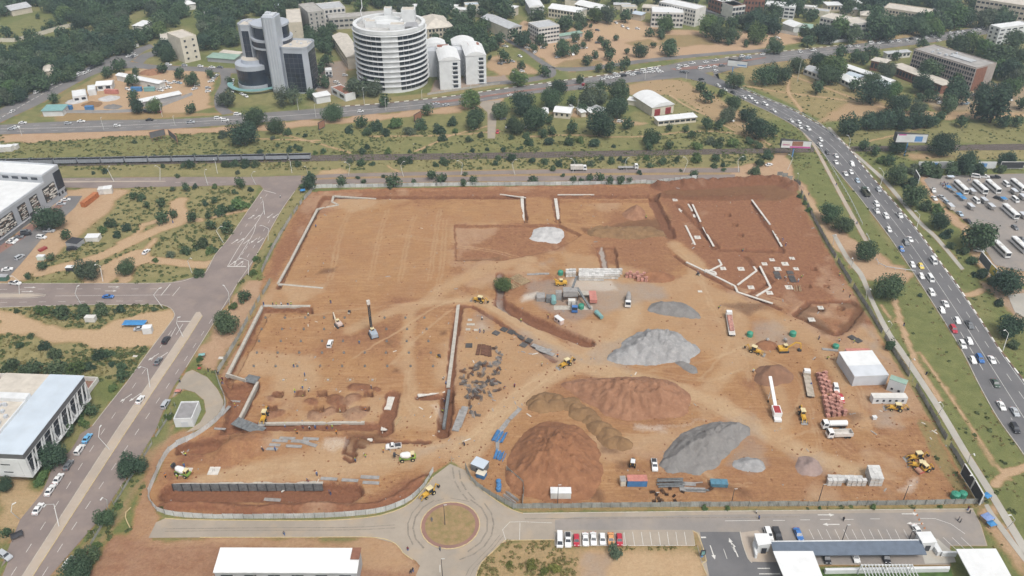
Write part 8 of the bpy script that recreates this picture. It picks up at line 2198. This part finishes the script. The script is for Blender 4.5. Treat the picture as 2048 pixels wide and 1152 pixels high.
mx_ = empty('yellow_screener',S(1122,570),.1); b = MB(); b.box(-2.5,2.5,-1,1,.8,1.9); b.build('body',YEL,mx_); bigwheels(mx_,((-1.4,1,.6),(1.4,1,.6))); b = MB(); b.bar((-1,0,1.9),(-3,0,3.2),.5); b.build('arm',YEL,mx_); cabpart(mx_,-.6,.6,1.9,2.8,.6); tag(mx_,'yellow machine behind the batching plant','loader')
tk = empty('tractor',S(1265,930),pang((1265,930),(1266,920))); b = MB(); b.box(-.2,2,-.45,.45,.6,1.3); b.build('bonnet',DARK,tk); bigwheels(tk,((-1,.8,.75),(1.4,.6,.5))); cabpart(tk,-1.4,.2,.9,2.3,.6,WHITE); tag(tk,'small black tractor with white cab roof beside the pickup','tractor')
for i,(px,py) in enumerate(((878,715),(699,627),(1396,551),(1534,683),(1570,683))):
 r = empty('small_mixer',S(px,py),i * 1.3); b = MB(); b.tube([(-.6,0,1.2),(0,0,1.1),(.6,0,.9)],[.35,.6,.4],10); b.build('drum',DARK if i < 3 else STEELG,r); b = MB(); b.bar((-.8,0,.1),(0,0,1),.14); b.bar((.8,-.4,.1),(0,0,1),.14); b.bar((.8,.4,.1),(0,0,1),.14); b.build('stand',DARK,r); b = MB(); b.box(-.9,-.3,-.3,.3,.3,.9); b.build('engine',YEL if i == 0 else CREAMW,r)
 tag(r,['small dark mixer at the right side of the pit','small machine left of the drilling rig mast','small compactor near the white blinding strips','grey mixer left in the mixing area','grey mixer right in the mixing area'][i],'mixer')
bx = container('white box on the slab below the white cabin',1748,838,1.3,1.1,1.1,WHITE,.1,name='storage_box',cat='box')
for i,(px,py) in enumerate(((940,640),(938,649),(945,649),(936,659),(952,660),(442,716),(271,712),(740,880),(1400,583),(1745,742))):
 b = MB(); b.box(-.9,.9,-.7,.7,0,.12); o = b.build('concrete_slab',PALE if i < 5 else BLIND,None,S(px,py)); tag(o,f'loose pale slab lying on the ground, {ordw(i + 1)} of those scattered on and beside the site','slab','loose pale slabs')
for i,(px,py,r_,h,m_,lab) in enumerate(((150,203,6,1.6,H_WHITE,'grey rubble heap left in the walled yard'),(218,197,7,1.6,H_WHITE,'grey rubble heap in the middle of the walled yard'),(185,209,7,1.8,H_BRN,'dark cut brushwood heap in the walled yard'),(225,214,6,1.2,H_DGREY,'scrap heap behind the front wall of the yard'),(305,145,9,2.0,H_SAND,'red earth bank at the back of the walled yard'))):
 c = G(px,py); heap(lab,[(c[0] + r_ * math.cos(a),c[1] + r_ * .8 * math.sin(a)) for a in np.linspace(0,5.4,7)],h,m_,.5,.8,.6,80 + i,world=True,name='rubble_heap')
# ------------------------------------------------------------------ hoardings
GALV = mat('galvanised_sheet',(0.58,0.59,0.58),0.5,0.12,0.35,metal=0.1,objvar=0.12,wear=0.4,wearcol=(0.34,0.3,0.26))
GALVG = mat('weathered_sheet',(0.33,0.335,0.31),0.6,0.15,0.35,objvar=0.14,wear=0.4,wearcol=(0.3,0.22,0.16))
b = MB(); v = []
for i in range(13): v += [(i * .25,.05 if i % 2 else -.05,0),(i * .25,.05 if i % 2 else -.05,2.2)]
b.add(v,[(2 * i,2 * i + 2,2 * i + 3,2 * i + 1) for i in range(12)]); fpm = b.mesh('sheet_panel')
b = MB(); b.box(-.07,.07,-.2,-.06,-.3,2.5); fpo = b.mesh('fence_post')
def hoarding(pts,label,m,smooth=6,gap=0.0,seed=1,h=1.0):
 P = GP(pts); P = catmull(P,smooth) if len(P) > 2 else P
 P = resample(P,3.0); r = random.Random(seed)
 o = empty('hoarding',(*P[0],0))
 for p,q in zip(P[:-1],P[1:]):
  a = math.atan2(q[1] - p[1],q[0] - p[0]); L = math.hypot(q[0] - p[0],q[1] - p[1])
  loc = (p[0] - P[0][0],p[1] - P[0][1],max(ground_z(*p),-.2))
  mobj('fence_post',fpo,GALVG,o,loc,a)
  if r.random() < gap: continue
  s = mobj('sheet_panel',fpm,m,o,loc); s.scale = (L / 3.0,1,h * r.uniform(.92,1.05)); s.rotation_euler = (r.uniform(-.05,.05),0,a)
 tag(o,label,'fence')
hoarding([(625,380),(640,376),(780,374),(912,372),(1150,370),(1362,366),(1392,364)],'long pale sheet metal hoarding along the back of the site',GALV,3)
hoarding([(1552,361),(1584,361)],'short hoarding stub at the back right corner',GALVG)
hoarding([(624,384),(607,402),(580,440),(545,500),(521,552)],'upper left hoarding beside the avenue',GALVG,gap=.1)
hoarding([(541,566),(507,621),(470,690),(437,745)],'middle left hoarding beside the avenue',GALVG,gap=.12)
hoarding([(433,750),(441,776),(451,800),(447,826),(425,850),(387,876),(347,896),(327,921),(310,959),(298,991),(306,1012),(325,1027),(390,1036),(520,1037),(650,1035),(750,1027),(800,1012),(826,997),(851,971),(867,946)],'curving hoarding round the lower left corner of the site',GALV,5)
hoarding([(867,942),(891,937),(903,923)],'open gate leaf of sheet metal on the left',GALV,0)
hoarding([(932,937),(943,962),(960,978),(990,996),(1026,1016)],'curving hoarding right of the site gate',GALVG,6)
hoarding([(1014,942),(1030,958),(1047,974),(1045,1014)],'inner hoarding of the fenced compound',GALVG,3)
hoarding([(1026,1017),(1300,1014),(1600,1012),(1800,1010),(1966,1007)],'long low hoarding along the south road',GALVG,3)
hoarding([(1587,366),(1602,386),(1622,428),(1644,470),(1661,500),(1711,582),(1743,632),(1796,720),(1836,782),(1886,870),(1928,940),(1964,1005)],'long sheet hoarding along the right side of the site',GALVG,4,.1)
hoarding([(352,815),(320,862),(285,920),(250,975),(215,1035),(182,1090)],'low weathered fence beside the left avenue',GALVG,4,.2,h=.5)
# ------------------------------------------------------------------ street lamps
LPM = mat('lamp_post_white',(0.62,0.62,0.60),0.5,0.08,1.0)
def lamp(d,zone,i):
 bx_,by_,kx,ky,hx,hy = d
 p = Vector((*G(bx_,by_),0)); k = Vector((*G(kx,ky,6.2),6.2)) - p; h = Vector((*G(hx,hy,8.6),8.6)) - p
 if k.xy.length > 3.2: k.xy *= 3.2 / k.xy.length
 if (h.xy - k.xy).length > 2.6: h.xy = k.xy + (h.xy - k.xy) * (2.6 / (h.xy - k.xy).length)
 o = empty('street_lamp',p)
 b = MB(); b.tube([(0,0,0),k],[.13,.10],6); b.build('post',LPM,o); b = MB(); b.tube([k,h],[.10,.07],6); b.build('arm',LPM,o)
 e = (h - k).xy.normalized() * 1.1; b = MB(); b.bar(h,h + Vector((e.x,e.y,.05)),.36,.16); b.build('lamp_head',LPM,o)
 tag(o,f'white cranked street lamp {zone}, {ordw(i + 1)} from the left','street lamp','street lamps ' + zone)
LAMPS = {'along the left avenue': '447,486,432,461,445,453 384,546,375,522,380,516 497,550,497,522,482,517 206,563,200,531,191,529 39,589,37,561,25,552 164,612,150,587,154,573 326,616,307,590,321,576 459,610,457,585,449,572 367,675,353,646,355,635 300,775,295,735,282,733 219,899,197,874,199,855 118,1053,108,1006,92,1009 39,1038,22,1024,24,1009 216,1021,214,1000,205,995 529,429,526,400,522,395 536,481,537,457,522,451',
'along the worn service road': '228,363,212,337,217,332 320,361,320,336,312,331 435,347,430,322,427,320 416,371,409,347,410,339 512,370,502,350,507,343 584,346,580,322,578,318 617,352,611,342,607,340 697,351,700,331,692,324 807,353,801,331,806,323 922,350,925,327,917,321 1030,350,1024,327,1030,319 1145,346,1150,325,1144,317 1254,342,1250,325,1255,316 1367,345,1376,322,1370,314 1477,344,1476,320,1484,313 1575,340,1586,316,1580,309',
'beside the walkway at right': '1592,367,1599,354,1594,349 1666,490,1666,475,1672,470 1701,537,1707,525,1702,520 1732,599,1733,580,1740,577 1773,665,1785,650,1780,642 1819,740,1818,724,1828,717 1875,831,1887,812,1882,804 1936,927,1937,915,1948,907 2013,1058,2030,1040,2023,1030 1942,980,1951,959,1946,950',
'right of the right highway': '1697,301,1701,280,1697,271 1761,370,1768,347,1762,337 1833,457,1840,430,1833,422 2006,701,2017,667,2008,661'}
for z,s_ in LAMPS.items():
 L_ = sorted(tuple(float(q) for q in t.split(',')) for t in s_.split())
 for i,d in enumerate(L_): lamp(d,z,i)
POLES = [(44,271,256),(208,260,235),(325,234,210),(350,251,232),(597,221,198),(632,235,208),(729,211,175),(772,222,197),(844,199,180),(942,182,160),(1155,230,200),(1223,135,122),(1594,165,120),(1290,160,145),(1372,158,142),(1994,38,12),(848,30,-5),(1636,1006,969),(1805,1005,971),(1683,1085,1050),(1818,1079,1061),(890,1050,1010),(886,1165,1118),(1310,1006,985),(1463,1006,978),(1115,1010,970),(827,303,288),(4,297,278)]
for i,(px,py,ty) in enumerate(POLES):
 x,y = G(px,py); h = hgt_px(px,py,ty); b = MB(); b.tube([(0,0,0),(0,0,h)],[.13,.08],6); o = b.build('pole',LPM if py < 300 else DARK,None,(x,y,max(0,ground_z(x,y)))); b = MB(); b.bar((0,0,h),(.9,0,h + .1),.14); b.build('bracket',LPM,o)
 tag(o,f'thin straight pole, {ordw(sorted(POLES).index((px, py, ty)) + 1)} from the left of all straight poles','pole','thin straight poles')
# ------------------------------------------------------------------ billboards
PINKP = mat('billboard_magenta',(0.55,0.10,0.32),0.6,0.1,1.0); PBLUE = mat('billboard_blue',(0.12,0.28,0.55),0.6,0.1,1.0)
def board(label,A,B,zt,hh,m=None,legs=(0.5,),prints=(),back=None,lm=None):
 """A, B: photo points of the top corners at height zt"""
 a,ang,L = wframe(A,B,zt); o = empty('billboard',(a.x,a.y,0),ang)
 b = MB(); b.box(0,L,-.15,.15,zt - hh,zt); f = b.build('panel',m or WHITE,o)
 b = MB()
 for q in ((-.1,L + .1,zt,zt + .15),(-.1,L + .1,zt - hh - .15,zt - hh),(-.1,.08,zt - hh,zt),(L - .08,L + .1,zt - hh,zt)): b.box(q[0],q[1],-.2,.2,q[2],q[3])
 b.build('frame',lm or DARK,o)
 for u0,u1,z0,z1,pm_ in prints: b = MB(); b.box(u0 * L,u1 * L,-.17,-.155,zt - hh + z0 * hh,zt - hh + z1 * hh); b.build('print',pm_,f)
 for u in legs: b = MB(); b.tube([(u * L,.3,0),(u * L,.3,zt - hh)],.35 if len(legs) == 1 else .14,8); b.build('post',lm or PBLUE,o)
 if back: b = MB(); b.add([(0,.2,zt - hh),(L,.2,zt - hh),(L,.2,zt),(0,.2,zt),(0,back,zt - hh),(0,back,zt)],[(0,4,5,3),(4,1,2,5)]); b.build('back_panel',FASC,o)
 return tag(o,label,'billboard')
SKINP = mat('billboard_brown',(0.34,0.17,0.11),0.6,0.2,3.0)
board('white billboard with brown and magenta print on blue post',(1564,281),(1624,283),10,4.2,None,(.45,),((.04,.3,.25,.8,OFFW),(.05,.28,.35,.5,PINKP),(.36,.72,.3,.95,SKINP),(.3,.98,.02,.25,PINKP)),3.5)
board('white billboard with small blue print on tall blue post',(1795,268),(1857,269),13,4.8,None,(.42,),((.6,.85,.1,.75,PBLUE),(.05,.3,.85,.98,PINKP)),4.0)
board('white billboard with a swoosh at the highway fork',(1456,120),(1496,124),11,4.0,None,(.3,),((.5,.95,.2,.4,PBLUE),),4.5)
board('dark slatted billboard facing away beside the far highway',(298,265),(328,258),6,3.6,FASC,(.1,.4,.7,.95),(),None,SKINP)
board('second dark billboard end-on beside the first',(336,259),(352,272),6,3.6,FASC,(.1,.9),(),None,SKINP)
board('brown A-shaped billboard beside the far highway',(636,246),(648,240),5,4,SKINP,(.1,.9))
board('brown billboard end-on under a small tree',(828,230),(842,222),5,4,SKINP,(.1,.9))
for q in ((1838,1878,'bus yard billboard with blue lettering block',(((.5,.95,.1,.9,PBLUE),))),(1880,1922,'empty billboard frame behind the bus yard',()),(1958,1994,'pale billboard with a blue mark behind the bus yard',((.1,.5,.2,.8,PBLUE),)),(2004,2050,'black billboard in white frame behind the bus yard',())):
 board(q[2],(q[0],324),(q[1],324),4.5,3.6,DARK if 'black' in q[2] else (GREYW if 'empty' in q[2] else WHITE),(.1,.5,.9),q[3],None,LPM)
board('dark billboard seen edge-on at the bus yard corner',(1832,340),(1840,354),6,4,FASC,(.5,),(),None,LPM)
board('long white billboard edge-on below the bus yard',(1964,503),(1984,528),6,4,FASC,(.1,.9),(),None,LPM)
board('yellow and white billboard below the bus yard',(1984,528),(2004,548),6,4,CMAT['y'],(.1,.9),((.6,.98,.05,.95,WHITE),),None,LPM)
board('upper black billboard in white frame at the right hoarding',(1930,928),(1950,958),5,4.2,DARK,(.1,.9),(),None,LPM)
board('lower black billboard in white frame at the right hoarding',(1951,960),(1968,990),5,4.2,DARK,(.1,.9),(),None,LPM)
board('small teal sign on the verge island',(1403,1102),(1411,1101),3,1.6,TEAL,(.5,))
# tarps and stalls
TARP = mat('blue_tarpaulin',(0.06,0.24,0.50),0.5,0.12,1.0)
for px,py,L,W,hh,a,lab,m_ in ((271,652,9,3.5,2.0,0,'long blue tarp shelter over a car',TARP),(606,385,2.6,2.6,1.8,.3,'blue tarp tent at the back left corner',TARP),(1972,1041,3.2,2.6,2.0,.4,'pale blue gazebo beside the walkway',mat('pale_tarp',(0.2,0.28,0.5),0.6,0.1,1)),(1981,1052,2.4,2.0,1.5,.3,'blue tarp bundle beside the gazebo',TARP),(1971,998,2.4,2.0,2.0,.5,'blue umbrella stall by the black billboard',TARP),(405,715,2.4,1.6,1.8,.2,'small green stall beside the avenue',TEAL),(399,738,1.2,1.2,.8,0,'red plastic crates beside the small stall',REDM),(36,1075,3.2,2.4,1.6,.6,'dark vendor stall beside the avenue',DARK),(1896,379,3,2.4,2,BA,'blue stall roof leftmost in the bus yard',TARP),(1906,385,3.4,2.4,2,BA,'second blue stall roof in the bus yard',mat('grey_tarp',(0.2,0.25,0.3),0.6,0.1,1)),(1917,394,3.4,2.6,2,BA,'third blue stall roof in the bus yard',TARP),(1925,401,3.4,2.6,2,BA,'fourth blue stall roof in the bus yard',TARP),(2006,402,3.2,2.6,2,BA,'blue stall roof among the parked coaches',TARP),(1900,358,3.6,2.6,2,0,'pale blue stall at the back of the bus yard',BLUROOF),(357,785,2,1.6,1.3,0,'purple covered bundle beside the drive',PINKC)):
 p = S(px,py); o = empty('tarp_shelter',p,a); b = MB(); b.add([(-L / 2,-W / 2,hh - .3),(L / 2,-W / 2,hh - .3),(L / 2,W / 2,hh - .3),(-L / 2,W / 2,hh - .3),(-L / 4,0,hh),(L / 4,0,hh)],[(0,1,5,4),(1,2,5),(2,3,4,5),(3,0,4),(3,2,1,0)]); b.build('cover',m_,o)
 b = MB()
 for u in (-L / 2 + .1,L / 2 - .1):
  for w in (-W / 2 + .1,W / 2 - .1): b.bar((u,w,0),(u,w,hh - .3),.08)
 b.build('leg',DARK,o); tag(o,lab,'shelter')
# ------------------------------------------------------------------ people: one continuous skinned body per pose
def person_mesh(pose):
 st = {'stand': (.12,.12,.22),'walk': (.32,-.3,.34),'bend': (.15,.1,.3)}[pose]
 bend = .45 if pose == 'bend' else 0.0
 V = [(0,0,.95),(bend * .4,0,1.2),(bend * .9,0,1.42 - bend * .2),(bend * 1.15,0,1.52 - bend * .25),(bend * 1.3,0,1.68 - bend * .35),
  (0,.1,.9),(st[0] * .5,.11,.48),(st[0] * .3,.11,.06),(st[0] * .3 + .14,.11,.04),(0,-.1,.9),(st[1] * .4,-.11,.48),(st[1],-.11,.06),(st[1] + .14,-.11,.04),
  (bend * .9,.2,1.38 - bend * .2),(bend + .02,.26,1.1 - bend * .3),(bend + .14,.24,.86 - bend * .3),(bend * .9,-.2,1.38 - bend * .2),(bend - st[2] * .3,-.26,1.1 - bend * .3),(bend + .1,-.25,.86 - bend * .3)]
 E = [(0,1),(1,2),(2,3),(3,4),(0,5),(5,6),(6,7),(7,8),(0,9),(9,10),(10,11),(11,12),(2,13),(13,14),(14,15),(2,16),(16,17),(17,18)]
 R_ = [.15,.14,.15,.065,.11,.1,.075,.055,.05,.1,.075,.055,.05,.075,.055,.04,.075,.055,.04]
 me = bpy.data.meshes.new('body'); me.from_pydata(V,E,[])
 o = bpy.data.objects.new('body',me); COL.objects.link(o); md = o.modifiers.new('s','SKIN')
 for i,q in enumerate(me.skin_vertices[0].data): q.radius = (R_[i],R_[i]); q.use_root = i == 0
 dg = bpy.context.evaluated_depsgraph_get(); out = bpy.data.meshes.new_from_object(o.evaluated_get(dg)); bpy.data.objects.remove(o)
 for _ in range(3): out.materials.append(None)
 for f in out.polygons: f.material_index = 0 if f.center.z < .93 else (2 if f.center.z > 1.47 - bend * .3 else 1)
 out.name = 'body'; return out
PM = {k: person_mesh(k) for k in ('stand','walk','bend')}
b = MB(); b.lathe([(.15,0),(.14,.07),(.08,.13)],8); HM = b.mesh('helmet')
SKIN = mat('skin',(0.13,0.07,0.045),0.7,0.1,4.0)
CLO = {n: mat('cloth_' + n,c,0.9,0.1,3.0) for n,c in (('navy',(0.03,0.04,0.09)),('black',(0.025,0.025,0.03)),('white',(0.6,0.6,0.58)),('blue',(0.08,0.14,0.33)),('grey',(0.18,0.18,0.19)),('orange',(0.6,0.22,0.05)),('lime',(0.45,0.55,0.08)),('maroon',(0.2,0.04,0.06)))}
HELM = {n: CLO[n] for n in ('white','lime','blue')}
pr = random.Random(4)
PEOPLE = {'in the pit': '530,621 548,621 555,621 565,621 578,621 584,621 617,632 662,607 588,735 610,753 719,688 590,785 606,780 606,792 617,784 744,787 680,821 731,822 570,855 607,858 620,858 631,858 654,858 665,857 595,868 673,868 886,760 892,770 889,805 884,825',
'on the lower left ground': '445,768 448,771 437,750 471,815 767,905 732,915 711,924 527,903 551,902 637,967 620,978 662,990 372,912 344,937 332,955 360,972 369,934',
'around the reinforcement yard': '964,640 960,665 968,666 1042,644 1096,637 1115,714 1084,732 1008,778 1029,775 929,892',
'in the right half of the site': '1569,557 1571,562 1602,556 1596,564 1637,680 1654,718 1679,684 1707,686 1682,716 1437,617 1506,745 1699,595 1686,584 1679,552 1292,437 1566,482 1571,492 1485,502 1621,773 1395,549',
'on the south road': '569,1071 816,1102 864,1043 880,1101 822,1147 826,1143 1512,1027 1517,1039 1686,1042 1935,1021 1938,1028 1916,1042 1920,1046',
'beside the right highway': '1852,750 1807,652 1672,371 1713,449 1617,391',
'in the bus yard': '1880,370 1883,372 1887,369 1890,372 1894,371 1885,375 1935,364 1940,362 1970,395 2032,446',
'beside the left avenue': '360,765 417,743 346,446 561,396 632,455'}
for z,s_ in PEOPLE.items():
 L_ = sorted(tuple(float(q) for q in t.split(',')) for t in s_.split())
 onsite = 'site' in z or 'pit' in z or 'yard' == z[-4:] and 'bus' not in z or 'lower' in z
 for i,(px,py) in enumerate(L_):
  pose = pr.choice(('stand','walk','bend') if onsite else ('stand','walk')); c1 = pr.choice(('navy','black','blue','grey')); c2 = pr.choice(('navy','blue','white','orange','lime','maroon') if onsite else ('white','black','blue','maroon','grey'))
  o = bpy.data.objects.new('person',PM[pose]); link(o); p = S(px,py); o.location = (p.x,p.y,0.06 if on_road(p.x,p.y) else p.z); o.rotation_euler = (0,0,pr.uniform(0,6.28)); o.scale = (1.1,1.1,1.05)
  for k,m_ in enumerate((CLO[c1],CLO[c2],SKIN)): o.material_slots[k].link = 'OBJECT'; o.material_slots[k].material = m_
  if onsite:
   hm = mobj('helmet',HM,HELM[pr.choice(('white','white','lime','blue'))],o,(.6 if pose == 'bend' else 0.0,0,1.60 if pose == 'bend' else 1.72))
  tag(o,f'person in {c2} and {c1} {z}, {ordw(i + 1)} from left','person','people ' + z)
# guard rail, cones
for i,(px,py) in enumerate(((1829,1022),(1834,1031),(1838,1040),(1843,1048),(1849,1057))):
 b = MB(); b.box(-.22,.22,-.22,.22,0,.05); b.lathe([(.17,.05),(.04,.75)],8); tag(b.build('traffic_cone',CLO['orange'],None,(*G(px,py),.06)),f'orange traffic cone on the south road, {ordw(i + 1)} from the hoarding','cone','traffic cones')
def rail_fence(pts,label,m,h=1.0):
 P = resample(catmull(GP(pts),5),4.0); o = empty('guard_rail',(*P[0],0)); X0,Y0 = P[0]; b = MB()
 for p,q in zip(P[:-1],P[1:]): b.bar((p[0] - X0,p[1] - Y0,h),(q[0] - X0,q[1] - Y0,h),.12,.3)
 b.build('rail',m,o); pmh = MB(); pmh.box(-.07,.07,-.07,.07,0,h); pmh = pmh.mesh('post')
 for p in P: mobj('post',pmh,m,o,(p[0] - X0,p[1] - Y0,0))
 tag(o,label,'guard rail')
rail_fence([(1640,297),(1668,345),(1700,400),(1724,450)],'grey guard rail beside the paved footpath',LGREY)
rail_fence([(1732,470),(1742,490)],'short guard rail end beside the footpath',LGREY)
rail_fence([(1470,170),(1530,197),(1590,222),(1640,250),(1680,284)],'guard rail on the outer side of the highway bend',LGREY,.9)
rail_fence([(1752,520),(1765,535),(1830,545)],'low rail beside the underpass steps',LGREY)
# clods, stones, offcuts strewn over the site: nobody could count them
dbr = np.random.default_rng(8); SW = GP(SITE); b = MB()
for i in range(3600):
 px,py = dbr.uniform(300,1960),dbr.uniform(372,1030); x,y = G(px,py)
 if not _inside(np.array([x]),np.array([y]),SW)[0] or (fbm(np.array([x]),np.array([y]),16,3,55)[0] < .5 and i % 4): continue
 k = i % 10; s_ = dbr.uniform(.08,.26) * (1.3 if k < 7 else 1.0); L_ = s_ * (dbr.uniform(2,6) if k == 9 else 1.2); z = ground_z(x,y); a = dbr.uniform(0,3.1); c,d = math.cos(a),math.sin(a)
 q = [(x + u * c - w * d,y + u * d + w * c) for u,w in ((-L_,-s_),(L_,-s_ * .8),(L_ * .8,s_),(-L_,s_ * .9))]
 b.add([(*p,z - .05) for p in q] + [(x + (p[0] - x) * .7,y + (p[1] - y) * .7,z + s_ * .9) for p in q],[(4,5,6,7),(0,1,5,4),(1,2,6,5),(2,3,7,6),(3,0,4,7)],0 if k < 8 else (2 if k < 9 or i % 3 else 1))
o = b.build('site_debris',[H_RED,BLIND,STEELG])
tag(o,'clods, stones and offcuts strewn over the bare site','debris',kind='stuff')
GROUND = make_ground()
def make_haze():
 b = MB(); b.box(-3600,3600,-1900,4900,-9,215)
 m = bpy.data.materials.new('haze_air'); m.use_nodes = True
 N,L = m.node_tree.nodes,m.node_tree.links
 N.remove(N['Principled BSDF'])
 v = N.new('ShaderNodeVolumePrincipled')
 v.inputs['Color'].default_value = (0.72,0.86,1.0,1)
 v.inputs['Density'].default_value = 0.0002
 v.inputs['Anisotropy'].default_value = 0.2
 L.new(v.outputs[0],N['Material Output'].inputs['Volume'])
 o = b.build('haze',m)
 tag(o,'thin bluish haze in the air over the town','haze',kind='stuff')
make_haze()
